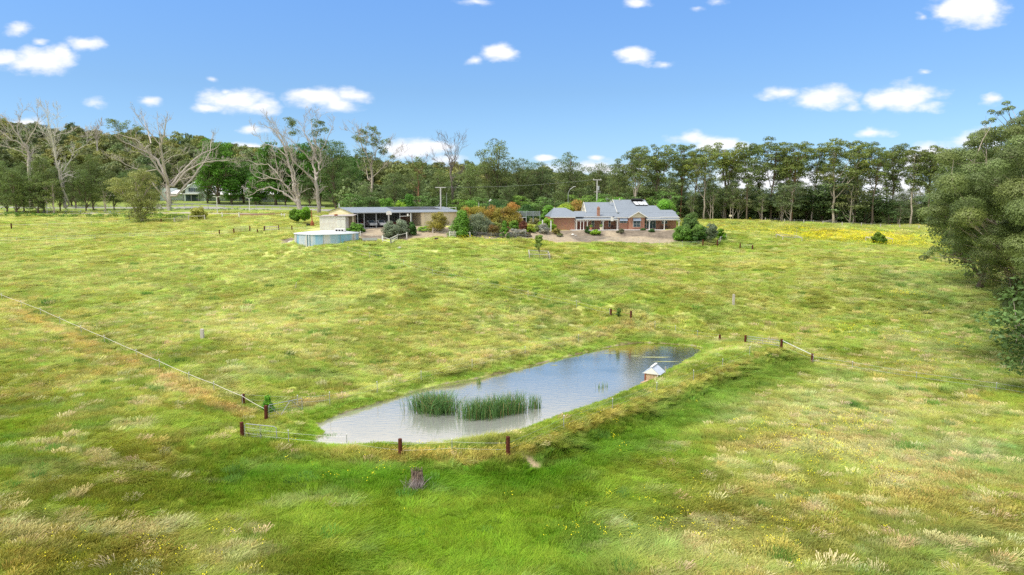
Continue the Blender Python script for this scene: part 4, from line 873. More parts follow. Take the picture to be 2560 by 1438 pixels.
dead_tree('thin_gum_tree', 'thin red-trunked gum behind the solar panels on the shed roof', 195, [(1.0, .6, Z2([(1790,1050),(1785,900),(1780,740)])), (.5, .1, Z2([(1780,740),(1760,660),(1740,600)])), (.5, .1, Z2([(1780,740),(1800,650),(1830,590)]))], .3, 11, m=bark_red, twigs=.5,
 leaves=[(1045, 405, 12, 8), (1040, 425, 14, 9), (1050, 445, 14, 9), (1038, 465, 12, 7), (1062, 412, 6, 3), (1025, 408, 5, 3)])
# ---- the big gum at the right edge of the picture
def big_gum():
    D = 74.0; r = np.random.default_rng(5); bx = xat(2700, D); bz = gz(bx, D)
    t = thing('spreading_gum_tree', 'huge dense gum whose drooping boughs overhang the paddock', 'tree', (bx, D, bz)); mb = MB()
    def loc(u, v, y): return Vector((xat(u, y) - bx, y - D, zat(v, y) - bz))
    edge = [(2560,242),(2520,262),(2470,295),(2425,318),(2392,350),(2345,388),(2332,420),(2330,450),(2340,480),(2318,505),(2300,530),(2298,560),(2330,580),(2380,585),(2360,610),(2320,632),(2312,650),(2345,640),(2400,625),(2440,640),(2455,670),(2468,705),(2505,735),(2530,775),(2560,790)]
    poly = np.array(edge + [(2900, 790), (3050, 420), (2900, 60), (2700, 120)], float)
    C = []; tries = 0
    while len(C) < 460 and tries < 60000:
        tries += 1
        u = r.uniform(2290, 2950); v = r.uniform(110, 790)
        if not inside(np.array([u]), np.array([v]), poly)[0]: continue
        e = seg_dist(np.array([u]), np.array([v]), np.array(edge))[0]
        if e < 13: continue
        k = min(1, e / 190); y = D + r.normal(0, 1) * (1.5 + 7.5 * k)
        y = max(58, min(90, y)); q = loc(u, v, y); rr = r.uniform(1.2, 2.1) * (.6 + .5 * k)
        if all((q - c).length > (rr + s) * .47 for c, s in C): C.append((q, rr))
    for (u, v) in [(2492,258),(2478,283),(2492,275),(2505,270),(2457,280),(2444,308),(2462,300)]: C.append((loc(u, v, D + r.normal(0, 1.5)), .38))
    for (u, v) in [(2436,690),(2330,636),(2345,622),(2318,645),(2370,608)]: C.append((loc(u, v, D + r.normal(0, 1.0)), .5))
    tp = bez((0, 0, -.5), (-.5, 0, 9), (-1.5, .5, 24), 10); mb.tube(wob(tp, r, .12), [.75 * (1 - .8 * i / 9) + .05 for i in range(10)], 12)
    pos = [c[0] for c in C]; seeds = list(r.choice(len(pos), 26, replace=False)); grp = {s: [] for s in seeds}
    for i, p in enumerate(pos): grp[min(seeds, key=lambda s: (pos[s] - p).length)].append(i)
    for s, mem in grp.items():
        if not mem: continue
        g = sum((pos[i] for i in mem), Vector()) / len(mem); hz = max(3.0, g.z - .5 * math.hypot(g.x, g.y) - 1); k = int(np.clip(hz / 24 * 9, 1, 8)); st = tp[k]
        mid = st.lerp(g, .5) + Vector((0, 0, 1.6)); lp = wob(bez(st, mid, g, 8), r, .18)
        mb.tube(lp, [.26 * (1 - .75 * i / 7) + .02 for i in range(8)], 7, False)
        for i in mem:
            s0 = lp[r.integers(3, 8)]; m2 = s0.lerp(pos[i], .5) + Vector((0, 0, .25)); mb.tube(wob(bez(s0, m2, pos[i], 5), r, .05), [.06, .05, .035, .025, .012], 5, False)
            if r.random() < .4:
                for _ in range(2): e = pos[i] + Vector(r.normal(0, .9, 3)); mb.tube([pos[i], pos[i].lerp(e, .5) + Vector(r.normal(0, .1, 3)), e], [.022, .016, .008], 4, False)
    mb.build('trunk', bark_pale, t, smooth=True)
    P = np.array([p[:] for p in pos]); R = np.array([[s, s, s * .68] for _, s in C])
    crown_obj('crown', [leafcloud(P, R, 2400, .17, 2.0, tint_clump((.185, .25, .085), r, .35, .15, len(P)), r, outward=.84, shell=.70, droop=.2, jit=.16)], t)
    return t
big_gum()

put(DENSE[1], 20, 2462, 108, 352, 'dense gum standing close behind the huge overhanging gum', wx=1.25, color=(.95, 1.0, .85), name='dense_gum_tree'); put(DENSE[2], 20, 2395, 135, 440, 'rounded gum in the gap between overhanging gum and far tree line', wx=1.25, color=(.9, 1.0, .85), name='dense_gum_tree'); put(DENSE[3], 20, 2560, 98, 300, 'tall gum behind the huge overhanging gum at the picture edge', wx=1.2, color=(.9, .95, .8), name='dense_gum_tree'); put(UNDER[0], 9, 2650, 61, 700, 'low dark bushy tree at the lower right under the overhanging gum', wx=1.3, color=(.9, 1.0, 1.0), name='understorey_tree')
# shaded scrub deeper in the wood, one mass
scr = bpy.data.collections.new('scrub_crowns')
for k in range(2):
    r = np.random.default_rng(200 + k); C = r.normal(size=(26, 3)) * [1.5, 1.5, 1.2] + [0, 0, 3.4]
    v, f, c = leafcloud(C, np.tile([1.3, 1.3, 1.0], (26, 1)), 60, .6, 1.5, tint_clump((.17, .24, .085), r, .1, .15, 26), r)
    h = mesh_np('scrub_%s' % 'ab'[k], v, f, hillm, link=False, col=c); scr.objects.link(h)
SCR = []
for k in range(230):
    u = rng.uniform(880, 2480); D = rng.uniform(212, 262) if u > 1300 else rng.uniform(206, 240); SCR.append((xat(u, D), D))
SCR = np.array(SCR); sz_ = hgt(SCR[:, 0], SCR[:, 1]); n = len(SCR); s_ = np.where(SCR[:, 0] > .52 * SCR[:, 1], .75, 1.0) * rng.uniform(.9, 1.5, n)
so = points('woodland_scrub', np.stack([SCR[:, 0], SCR[:, 1], sz_ - .3], -1), np.stack([np.zeros(n), np.zeros(n), rng.random(n) * 6.28], -1), np.stack([s_ * 1.1, s_ * 1.1, s_], -1), rng.integers(0, 2, n), np.tile(rng.uniform(.8, 1.2, n)[:, None], (1, 3)))
scatter_gn(so, scr, 2); tag(so, 'dark scrub filling the shade under the tall gums', 'undergrowth', kind='stuff')
# ------------------------------------------------------------------ materials of the built things
m_roof = mat('blue_grey_steel_roof', (.25, .31, .37), .38, .06, 1.5, metal=.25, spec=.5); m_white = mat('white_paint', (.78, .77, .73), .55, .05, 3); m_cream = mat('cream_board', (.76, .68, .50), .7, .04, 2)
m_creamsteel = mat('cream_ribbed_steel', (.78, .66, .47), .5, .05, 2, spec=.4); m_glass = mat('window_glass', (.03, .05, .06), .06, .3, .6, spec=.9, col2=(.10, .14, .17)); m_dark = mat('dark_grey_steel', (.20, .21, .22), .7)  # m_dark is an even dark grey steel, indoors and out
m_rust = mat('rusty_steel', (.22, .06, .03), .8, .3, 6, spec=.15, col2=(.36, .13, .06), bump=.3); m_rustpost = mat('oxide_red_post', (.065, .02, .013), .85, .3, 5, spec=.1, col2=(.14, .045, .028), bump=.3)
m_galv = mat('galvanised_steel', (.43, .45, .46), .42, .1, 4, metal=.3, spec=.5); m_timber = mat('weathered_grey_timber', (.42, .38, .34), .85, .2, 5, stretch=(4, 4, .7), col2=(.62, .57, .52), bump=.4); m_black = mat('black_rubber', (.02, .02, .022), .6); m_conc = mat('pale_concrete', (.50, .49, .47), .85, .1, 3)
m_redtim = mat('dark_red_timber', (.30, .08, .05), .6); m_terra = mat('terracotta', (.50, .22, .12), .8); m_grey = mat('grey_canvas', (.25, .30, .38), .7); m_blackpanel = mat('dark_solar_glass', (.03, .03, .035), .35, spec=.4); m_tubes = mat('pale_collector_glass', (.70, .73, .76), .15, .05, spec=.8)
def brick_mat():
    m = bpy.data.materials.new('red_brick'); m.use_nodes = True; nt = m.node_tree; N = nt.nodes; L = nt.links; b = N['Principled BSDF']; b.inputs['Roughness'].default_value = .85
    tc = N.new('ShaderNodeTexCoord'); mp = N.new('ShaderNodeMapping'); mp.inputs['Rotation'].default_value = (math.pi / 2, 0, 0); L.new(tc.outputs['Object'], mp.inputs[0])
    br = N.new('ShaderNodeTexBrick'); L.new(mp.outputs[0], br.inputs['Vector']); br.inputs['Scale'].default_value = 4.3; br.inputs['Color1'].default_value = (.42, .17, .10, 1); br.inputs['Color2'].default_value = (.52, .24, .14, 1); br.inputs['Mortar'].default_value = (.50, .38, .30, 1); br.inputs['Mortar Size'].default_value = .02; br.inputs['Bias'].default_value = 0
    nz = N.new('ShaderNodeTexNoise'); nz.inputs['Scale'].default_value = 1.3; nz.inputs['Detail'].default_value = 5; L.new(tc.outputs['Object'], nz.inputs['Vector'])
    mx = N.new('ShaderNodeMix'); mx.data_type = 'RGBA'; mx.blend_type = 'MULTIPLY'; mx.inputs[0].default_value = .35; L.new(br.outputs['Color'], mx.inputs[6]); L.new(nz.outputs['Color'], mx.inputs[7]); L.new(mx.outputs[2], b.inputs['Base Color']); return m
m_brick = brick_mat()
def ribbed(name, c, scale=20.0, axis=0, rough=.45, metal=.1, wear=None):
    """steel sheet with pressed ribs as bump"""
    m = mat(name, c, rough, .06, 1.2, metal=metal, spec=.4, col2=wear); nt = m.node_tree; N = nt.nodes; L = nt.links
    tc = N.new('ShaderNodeTexCoord'); w = N.new('ShaderNodeTexWave'); w.bands_direction = 'XYZ'[axis]; w.inputs['Scale'].default_value = scale / 6.28 * 2; L.new(tc.outputs['Object'], w.inputs['Vector'])
    bp = N.new('ShaderNodeBump'); bp.inputs['Strength'].default_value = .6; bp.inputs['Distance'].default_value = .03; L.new(w.outputs['Fac'], bp.inputs['Height']); L.new(bp.outputs[0], N['Principled BSDF'].inputs['Normal']); return m
m_roofrib = ribbed('ribbed_blue_grey_roof', (.25, .29, .335), 6, 0, .4, .25); m_creamrib = ribbed('ribbed_cream_wall', (.80, .68, .48), 6, 0); m_whiterib = ribbed('worn_white_ribbed_wall', (.86, .85, .83), 6, 0, .6, 0, (.72, .66, .60))
# ------------------------------------------------------------------ brick homestead
K = .01447
HX = xat(1360, 158)
house = thing('brick_homestead', 'low red brick house with blue-grey steel roofs, cream gables and verandahs', 'house', (HX, 158.2, 11.2), math.radians(6))
def zx(a): return a * K
w = MB()
w.box(zx(108), zx(505), 0, 8, -.6, 2.85); w.box(zx(505), zx(1190), 1.4, 9, -.6, 2.95); w.box(zx(1185), zx(1372), -.3, 9, -.6, 2.8); w.box(zx(1372), zx(1630), -.9, 9.05, -.6, 2.75); w.box(zx(1630), zx(2195), .7, 9, -.6, 2.9)
w.build('wall', m_brick, house)
def P_(x, y, z): return (x, y, z)
def hip(name, x0, x1, y0, y1, ze, r0, r1, rz_, ry, mt=m_roofrib, close=True):
    b = MB(); t = .09
    b.slab([(x0, y0, ze), (x1, y0, ze), (r1, ry, rz_), (r0, ry, rz_)], t); b.slab([(x1, y1, ze), (x0, y1, ze), (r0, ry, rz_), (r1, ry, rz_)], t)
    if r0 > x0 + .05: b.slab([(x0, y1, ze), (x0, y0, ze), (r0, ry, rz_)], t)
    if r1 < x1 - .05: b.slab([(x1, y0, ze), (x1, y1, ze), (r1, ry, rz_)], t)
    return b.build(name, mt, house)
hip('roof', zx(100), zx(640), -.45, 8.4, 2.92, zx(205), zx(395), 4.95, 4.0)
hip('roof', zx(480), zx(900), 1.9, 9.2, 3.25, zx(560), zx(820), 4.15, 4.6)
# broken-back roofs: a shallow skirt in front, the steep part above it
b = MB(); b.slab([(zx(560), .9, 2.98), (zx(1250), .9, 2.98), (zx(1250), 3.0, 3.86), (zx(660), 3.0, 3.86)], .09); b.slab([(zx(1130), -.55, 2.84), (zx(2215), -.2, 2.84), (zx(2215), 2.6, 3.86), (zx(1290), 2.6, 3.86)], .09)
b.slab([(zx(560), .9, 2.98), (zx(660), 3.0, 3.86), (zx(660), 8, 3.86), (zx(560), 9.5, 2.98)], .09); b.slab([(zx(2120), 2.6, 3.86), (zx(2215), -.2, 2.84), (zx(2215), 9.4, 2.84), (zx(2120), 8, 3.86)], .09); b.build('skirt_roof', m_roofrib, house)
hip('roof', zx(735), zx(1260), 2.9, 8.9, 3.84, zx(735), zx(1260), 6.25, 5.9)
hip('roof', zx(1245), zx(1850), 2.5, 11.3, 3.83, zx(1245), zx(1790), 6.85, 6.9)
hip('roof', zx(1700), zx(2010), 2.45, 8.5, 3.82, zx(1710), zx(1945), 5.45, 5.2)
hip('roof', zx(1900), zx(2235), 2.35, 5.9, 3.80, zx(1920), zx(2195), 4.42, 3.9)
# front projecting gable
b = MB(); gx0, gx1, ga = zx(1352), zx(1678), zx(1515)
b.slab([(gx0, -1.35, 2.72), (ga, -1.35, 4.12), (ga, 3.4, 4.12), (gx0, .9, 2.72)], .09); b.slab([(ga, -1.35, 4.12), (gx1, -1.35, 2.72), (gx1, .9, 2.72), (ga, 3.4, 4.12)], .09); b.build('gable_roof', m_roofrib, house)
g = MB(); g.add([(gx0 + .25, -1.02, 2.74), (gx1 - .25, -1.02, 2.74), (ga, -1.02, 3.95), (gx0 + .25, -.9, 2.74), (gx1 - .25, -.9, 2.74), (ga, -.9, 3.95)], [(0, 1, 2), (5, 4, 3), (0, 3, 4, 1), (1, 4, 5, 2), (2, 5, 3, 0)]); g.build('gable', m_cream, house)
g = MB(); g.beam((gx0 - .02, -1.40, 2.66), (ga, -1.40, 4.08), .05, .2); g.beam((ga, -1.41, 4.08), (gx1 + .02, -1.41, 2.66), .05, .2); g.build('barge_board', m_white, house)
# side gables that face the garden
def side_gable(x, y0, y1, z0, zt, win=False):
    ym = (y0 + y1) / 2; g = MB(); g.add([(x, y0 + .15, z0), (x, y1 - .15, z0), (x, ym, zt - .12), (x + .1, y0 + .15, z0), (x + .1, y1 - .15, z0), (x + .1, ym, zt - .12)], [(2, 1, 0), (3, 4, 5), (0, 1, 4, 3), (1, 2, 5, 4), (2, 0, 3, 5)]); o = g.build('gable', m_cream, house)
    g = MB(); g.beam((x - .12, y0, z0), (x - .12, ym, zt), .06, .2); g.beam((x - .13, ym, zt), (x - .13, y1, z0), .06, .2); g.build('barge_board', m_white, house)
    g = MB(); g.cyl(x - .12, ym, zt, zt + .55, .05, 6, .015); g.build('finial', m_redtim, house)
    if win:
        f = MB(); f.box(x - .06, x, ym - .55, ym + .25, z0 + .3, z0 + 1.2); f = f.build('gable_window', m_white, house); q = MB(); q.box(x - .09, x - .062, ym - .47, ym - .19, z0 + .38, z0 + 1.12); q.box(x - .09, x - .062, ym - .11, ym + .17, z0 + .38, z0 + 1.12); q.build('pane', m_glass, f)
side_gable(zx(735), 2.9, 8.9, 3.84, 6.25, True); side_gable(zx(1245), 2.5, 11.3, 3.83, 6.85)
g = MB(); g.beam((zx(180), 2.3, 3.55), (zx(212), 4.0, 4.98), .06, .16); g.beam((zx(212), 4.0, 4.98), (zx(180), 5.7, 3.55), .06, .16); g.add([(zx(180), 2.6, 3.6), (zx(180), 5.4, 3.6), (zx(208), 4, 4.8)], [(0, 1, 2)]); g.build('gablet', m_white, house)
for (x, y, z) in [(zx(212), 4.0, 4.95), (zx(1945), 5.2, 5.42), (zx(2195), 3.9, 4.4), (zx(1788), 6.9, 6.84)]: g = MB(); g.cyl(x, y, z, z + .5, .045, 6, .015); g.build('finial', m_redtim, house)
# fascias and gutters
g = MB(); g.box(zx(98), zx(505), -.52, -.45, 2.72, 2.9); g.build('gutter', m_white, house); g = MB(); g.box(zx(560), zx(1130), .78, .88, 2.8, 2.96); g.build('gutter', m_white, house); g = MB(); g.box(zx(1130), zx(1352), -.68, -.58, 2.66, 2.82); g.build('gutter', m_white, house); g = MB(); g.box(zx(1690), zx(2225), -.36, -.26, 2.62, 2.80); g.build('gutter', m_white, house)
g = MB(); g.box(zx(1895), zx(2205), -.62, -.38, 2.66, 2.9); g.build('white_roof_sheet', m_white, house)
# verandahs
def verandah(x0, x1, yb, yf, zb, zf, posts, name='verandah_roof'):
    r_ = MB(); r_.slab([(x0, yf, zf), (x1, yf, zf), (x1, yb, zb), (x0, yb, zb)], .07); r_ = r_.build(name, m_roofrib, house)
    g = MB(); g.box(x0, x1, yf - .04, yf + .06, zf - .27, zf - .075); g.build('fascia', m_white, house)
    for p in posts:
        q = MB(); q.box(p - .07, p + .07, yf + .08, yf + .22, -.1, zf - .12); q.box(p - .11, p + .11, yf + .04, yf + .26, -.08, .1)
        for s in (-1, 1): q.beam((p + s * .08, yf + .12, zf - .75), (p + s * .5, yf + .12, zf - .3), .05)
        q.build('verandah_post', m_white, house)
verandah(zx(500), zx(1185), 1.3, -1.5, 2.75, 2.42, [zx(a) for a in (512, 575, 625, 685, 940, 1172)]); verandah(zx(1640), zx(2190), .7, -1.9, 2.74, 2.40, [zx(a) for a in (1690, 1937, 2180)])
def window(x0, x1, z0, z1, y, cols=2, rows=1, name='window', fr=.07, awn=False):
    f = MB(); f.box(x0, x1, y - .05, y, z0, z1); f = f.build(name, m_white, house); q = MB()
    for i in range(cols):
        for j in range(rows):
            a = x0 + fr + (x1 - x0 - fr) * i / cols; c = z0 + fr + (z1 - z0 - fr) * j / rows
            q.box(a, a + (x1 - x0 - fr) / cols - fr, y - .075, y - .052, c, c + (z1 - z0 - fr) / rows - fr)
    q.build('pane', m_glass, f)
    s = MB(); s.box(x0 - .06, x1 + .06, y - .12, y, z0 - .1, z0 - .002); s.build('sill', m_terra, f)
    if awn: a = MB(); a.add([(x0 - .05, y - .1, z1 + .62), (x1 + .05, y - .1, z1 + .62), (x1 + .05, y - .55, z1 - .0), (x0 - .05, y - .55, z1 - .0), (x0 - .05, y - .06, z1 + .62), (x1 + .05, y - .06, z1 + .62), (x1 + .05, y - .5, z1 - .02), (x0 - .05, y - .5, z1 - .02)], [(0, 1, 2, 3), (7, 6, 5, 4), (0, 3, 7, 4), (1, 5, 6, 2), (3, 2, 6, 7)]); a.build('awning', m_grey, house)
for (a, c) in ((792, 842), (952, 1000), (1075, 1110)): window(zx(a), zx(c), .42, 2.05, 1.4, 1, 2)
window(zx(1228), zx(1352), 1.42, 1.95, -.3, 2, 1, awn=True); window(zx(1438), zx(1560), .48, 1.98, -.9, 2, 2, awn=True); window(zx(1635), zx(1690), .2, 2.1, .7, 1, 2); window(zx(1950), zx(2045), 1.15, 2.1, .7, 2, 1)
window(zx(1697), zx(1852), .1, 2.15, .7, 3, 1, 'sliding_door')
g = MB(); g.box(zx(630), zx(690), 1.32, 1.4, .0, 2.1); g.build('front_door', m_redtim, house)
g = MB(); g.box(zx(580), zx(612), 1.3, 1.38, 0, 2.1); g.build('front_door', m_redtim, house)
g = MB(); g.box(zx(112) - .05, zx(112) - .002, 1.2, 5.2, .0, 2.2); g.build('garage_door', m_cream, house)
for a in (505, 1213): g = MB(); g.tube([(zx(a), -.2 if a < 600 else -.42, 0), (zx(a), -.2 if a < 600 else -.42, 2.75)], .05, 6); g.build('downpipe', m_white, house)
ch = MB(); ch.box(zx(883), zx(925), 1.0, 1.55, 2.6, 5.05); ch.box(zx(879), zx(929), .94, 1.61, 4.75, 4.88); ch = ch.build('chimney', m_brick, house); g = MB(); g.cyl(zx(896), 1.27, 5.05, 5.28, .09, 8); g.cyl(zx(912), 1.27, 5.05, 5.25, .09, 8); g.build('chimney_pot', m_terra, ch)
# solar hot water on the steep front slope
sl = (6.85 - 3.83) / (6.9 - 2.5)
def on(x, t, o=.12): y = 2.5 + 4.4 * t; return (x, y - o * .5, 3.83 + sl * (y - 2.5) + o)
sh = MB(); sh.slab([on(zx(1590), .52), on(zx(1800), .52), on(zx(1752), .93), on(zx(1540), .93)], .06); sh = sh.build('solar_water_heater', m_black, house)
for k in range(3):
    a0 = 1562 + k * 73; q = MB(); q.slab([on(zx(a0 + 32), .56, .15), on(zx(a0 + 94), .56, .15), on(zx(a0 + 66), .80, .15), on(zx(a0 + 4), .80, .15)], .02); q.build('collector_panel', m_tubes, sh)  # light on the panes is put into their pale colour
q = MB(); e0 = on(zx(1542), .9, .32); e1 = on(zx(1732), .9, .32); q.tube([e0, e1], .26, 12); q.build('storage_cylinder', m_black, sh)
q = MB(); q.tube([(zx(1352), 6.7, 6.7), (zx(1352), 6.7, 7.15)], .09, 8); q.tube([(zx(1352), 6.7, 7.15), (zx(1352), 6.7, 7.25)], .16, 8); q.build('roof_vent', m_cream, house)
q = MB(); q.tube([(zx(1150), 5.2, 5.7), (zx(1150), 5.0, 6.3)], .03, 6); q = q.build('satellite_dish', m_galv, house)
d_ = MB(); n = 14; cV = [(zx(1165), 4.85, 6.35)] + [(zx(1165) + .2 * math.cos(t) , 4.75 - .12 * math.cos(t), 6.35 + .42 * math.sin(t)) for t in [i * 2 * math.pi / n for i in range(n)]]; d_.add(cV, [(0, 1 + i, 1 + (i + 1) % n) for i in range(n)]); d_.build('dish', m_galv, q)
q = MB(); q.tube([(zx(1125), 6, 5.9), (zx(1125), 6, 7.3)], .02, 5); 
for k in range(4): q.tube([(zx(1125) - .35, 6, 7.2 - k * .12), (zx(1125) + .35, 6, 7.2 - k * .12)], .012, 4)
q.build('tv_antenna', m_galv, house)
q = MB(); q.box(zx(1060), zx(1105), -1.62, -1.56, 1.95, 2.85); q.build('white_blind', m_white, house)
# paved terrace
pt = MB(); pt.box(zx(420), zx(2190), -3.6, 1.5, -.5, -.03); pt = pt.build('patio', m_conc); pt.location = house.location; pt.rotation_euler = house.rotation_euler; tag(pt, kind='structure')
HM = Matrix.Translation(house.location) @ Matrix.Rotation(house.rotation_euler.z, 4, 'Z')
def hw(x, y, z=0): return tuple(HM @ Vector((x, y, z)))
# outdoor table with chairs, pots
def pot_plant(x, y, lb, s=1, pm=m_terra):
    t = thing('potted_plant', lb, 'plant pot', hw(x, y, -.03)); p = MB(); p.tube([(0, 0, 0), (0, 0, .42 * s), (0, 0, .5 * s)], [.17 * s, .27 * s, .3 * s], 12); p.build('pot', pm, t)
    r = np.random.default_rng(3); crown_obj('foliage', [leafcloud([[0, 0, .75 * s]], [[.35 * s, .35 * s, .32 * s]], 160, .14, 2, tint_clump((.2, .3, .06), r), r)], t)
pot_plant(zx(730), -2.2, 'terracotta pot plant in front of the left verandah window', 1.1); pot_plant(zx(895), -2.3, 'large cream pot with low plant beside a verandah post', 1.2, m_cream); pot_plant(zx(775), .6, 'small pot plant against the wall under the left verandah', .9)
tb = thing('outdoor_table', 'dark outdoor table under the right-hand verandah', 'table', hw(zx(1975), -.7, -.03)); q = MB(); q.box(-.8, .8, -.4, .4, .70, .74); q.build('table_top', m_black, tb)
for sx in (-1, 1):
    for sy in (-1, 1): q = MB(); q.box(sx * .7 - .03, sx * .7 + .03, sy * .32 - .03, sy * .32 + .03, 0, .70); q.build('leg', m_black, tb)
def chair(x, y, rz_, lb):
    t = thing('outdoor_chair', lb, 'chair', hw(x, y, -.03), rz_, 'chairs around the outdoor table'); q = MB(); q.box(-.22, .22, -.22, .22, .43, .47); q.build('seat', m_black, t); q = MB(); q.box(-.22, .22, .2, .23, .5, .92); q.build('backrest', m_black, t)
    for sx in (-1, 1):
        for sy in (-1, 1): q = MB(); q.box(sx * .2 - .015, sx * .2 + .015, sy * .2 - .015, sy * .2 + .015, 0, .43); q.build('leg', m_black, t)
chair(zx(1915), -.7, math.pi / 2, 'dark outdoor chair at the garden end of the verandah table'); chair(zx(2040), -.7, -math.pi / 2, 'dark outdoor chair at the field end of the verandah table'); chair(zx(1975), -1.4, math.pi, 'dark outdoor chair on the lawn side of the verandah table'); chair(zx(1125), .4, 0, 'dark chair standing under the left verandah by the third window')
# ------------------------------------------------------------------ long machinery shed
TH = math.radians(32); SX = xat(883, 152)
shed = thing('machinery_shed', 'long cream steel machinery shed with open bays and low grey roof', 'shed', (SX, 152, 11.85), TH)
Ls, Ws, He, Hr = 26.4, 18.0, 3.35, 4.45
def L_of(u): s = (u - 1280) / 1707; return (s * 152 - SX) / (math.cos(TH) - math.sin(TH) * s)
xo = L_of(1054)
q = MB(); q.box(.0, .1, .05, Ws - .05, -1.5, He - .02); q.build('end_wall', m_creamrib, shed)
q = MB(); q.add([(.0, .05, He - .02), (.0, Ws - .05, He - .02), (.0, Ws / 2, Hr - .12), (.1, .05, He - .02), (.1, Ws - .05, He - .02), (.1, Ws / 2, Hr - .12)], [(2, 1, 0), (3, 4, 5), (0, 1, 4, 3), (1, 2, 5, 4), (2, 0, 3, 5)]); q.build('gable', m_cream, shed)
q = MB(); q.box(.1, xo, 9.0, 9.1, -.3, He + .8); q.build('back_wall', m_dark, shed)
q = MB(); q.box(xo, xo + .1, .12, 9.0, -.3, He - .04); q.build('partition_wall', m_creamrib, shed)
q = MB(); q.box(xo + .1, Ls, .05, .15, -.5, He - .03); q.box(Ls - .1, Ls, .16, Ws, -.5, He - .03); q.build('front_wall', m_creamsteel, shed)
for (a, c) in ((1062, 1090), (1094, 1126)):
    x0, x1 = L_of(a), L_of(c); q = MB()
    for k in range(11): q.box(x0, x1, .0 + .012 * (k % 2), .045, k * .26, k * .26 + .25)
    q.build('roller_door', mat('roller_door_cream', (.72, .62, .46), .5), shed)
q = MB(); q.slab([(-.35, -.35, He), (Ls + .35, -.35, He), (Ls + .35, Ws / 2, Hr), (-.35, Ws / 2, Hr)], .07); q.slab([(Ls + .35, Ws + .35, He), (-.35, Ws + .35, He), (-.35, Ws / 2, Hr), (Ls + .35, Ws / 2, Hr)], .07); q.build('roof', m_roofrib, shed)
q = MB(); q.box(-.36, Ls + .36, -.46, -.36, He - .14, He + .02); q.build('gutter', m_galv, shed)
for u in (896, 912, 942, 972, 1001, 1030): x = L_of(u); q = MB(); q.box(x - .08, x + .08, -.05, .11, -.2, He - .1); q.build('shed_post', m_galv, shed)
for r_ in range(2):
    for c_ in range(7):
        x = 11.2 + c_ * 1.75; y0 = 4.0 + r_ * 2.1; z = lambda y: He + (Hr - He) * (y + .35) / (Ws / 2 + .35) + .06
        q = MB(); q.slab([(x, y0, z(y0)), (x + 1.68, y0, z(y0)), (x + 1.68, y0 + 2.0, z(y0 + 2.0)), (x, y0 + 2.0, z(y0 + 2.0))], .04); q.build('solar_panel', m_blackpanel, shed)
q = MB(); q.box(.1, xo, .2, 9, -.4, -.02); q.build('shed_floor', m_conc, shed)
SM = Matrix.Translation(shed.location) @ Matrix.Rotation(TH, 4, 'Z')
def sw(x, y, z=0): return tuple(SM @ Vector((x, y, z)))
def ute(lb, x, y, rz_, body, name='parked_ute', tray=True):
    t = thing(name, lb, 'vehicle', sw(x, y, 0), TH + rz_); q = MB(); sec = [(-2.3, .45, .75), (-2.25, .42, .95), (-1.0, .42, 1.02), (-.95, .42, 1.02), (2.3, .42, 1.0)]
    V = []; prof = [(-2.35, .45), (-2.35, .85), (-2.2, .98), (-1.1, 1.05), (-.55, 1.55), (.45, 1.58), (.6, 1.0), (.6, .45)]
    n = len(prof); q.add([(a, -.85, z) for a, z in prof] + [(a, .85, z) for a, z in prof], [tuple(range(n))[::-1], tuple(range(n, 2 * n))] + [(i, (i + 1) % n, (i + 1) % n + n, i + n) for i in range(n)]); q.build('body', body, t)
    g_ = MB(); g_.quad((-1.12, -.7, 1.09), (-1.12, .7, 1.09), (-.6, .66, 1.53), (-.6, -.66, 1.53)); g_.box(-.75, .4, -.862, -.853, 1.1, 1.48); g_.build('window', m_glass, t)
    if tray: a = MB(); a.box(.68, 2.5, -.9, .9, .85, .93); a.box(.68, .72, -.9, .9, .94, 1.45); a.box(.74, 2.5, -.9, -.86, .94, 1.15); a.box(.74, 2.5, .86, .9, .94, 1.15); a.box(.7, 2.4, -.4, .4, .5, .84); a.build('tray', m_galv, t)
    for sx in (-1.45, 1.5):
        for sy in (-.86, .86): wv = MB(); wv.tube([(sx, sy - .1, .34), (sx, sy + .1, .34)], .34, 14); wh = wv.build('wheel', m_black, t); r2_ = MB(); r2_.tube([(sx, sy - .115, .34), (sx, sy + .115, .34)], .19, 10); r2_.build('rim', m_galv, wh)
    for sy in (-.6, .6): hl = MB(); hl.box(-2.37, -2.352, sy - .16, sy + .16, .72, .86); hl.build('headlight', m_tubes, t)
    return t
m_carwhite = mat('white_car_paint', (.75, .75, .74), .25, .03, spec=.6); m_carred = mat('faded_red_paint', (.30, .05, .04), .4)
ute('silver-grey ute with flat tray parked in the second open bay', L_of(935), 2.2, math.pi / 2, m_galv); ute('white ute parked nose out in the bay behind the basketball hoop', L_of(962), 2.6, math.pi / 2, m_carwhite); ute('dark red ute parked deep in the second bay of the shed', L_of(918), 5.8, math.pi / 2, m_carred)
def trailer(lb, x, y, rz_):
    t = thing('flat_trailer', lb, 'trailer', sw(x, y, 0), TH + rz_); q = MB(); q.box(-1.6, 1.6, -.9, .9, .55, .62); q.box(-1.6, 1.6, -.9, -.85, .63, .95); q.box(-1.6, 1.6, .85, .9, .63, .95); q.build('deck', m_galv, t); q = MB(); q.beam((1.6, -.5, .55), (2.7, 0, .5), .08); q.beam((1.6, .5, .55), (2.7, 0, .5), .08); q.build('drawbar', m_galv, t)
    for sy in (-.98, .98): wv = MB(); wv.tube([(0, sy - .09, .32), (0, sy + .09, .32)], .32, 14); wv.build('wheel', m_black, t)
trailer('low galvanised trailer standing in the first open bay beside the gable', L_of(898), 1.8, 0)
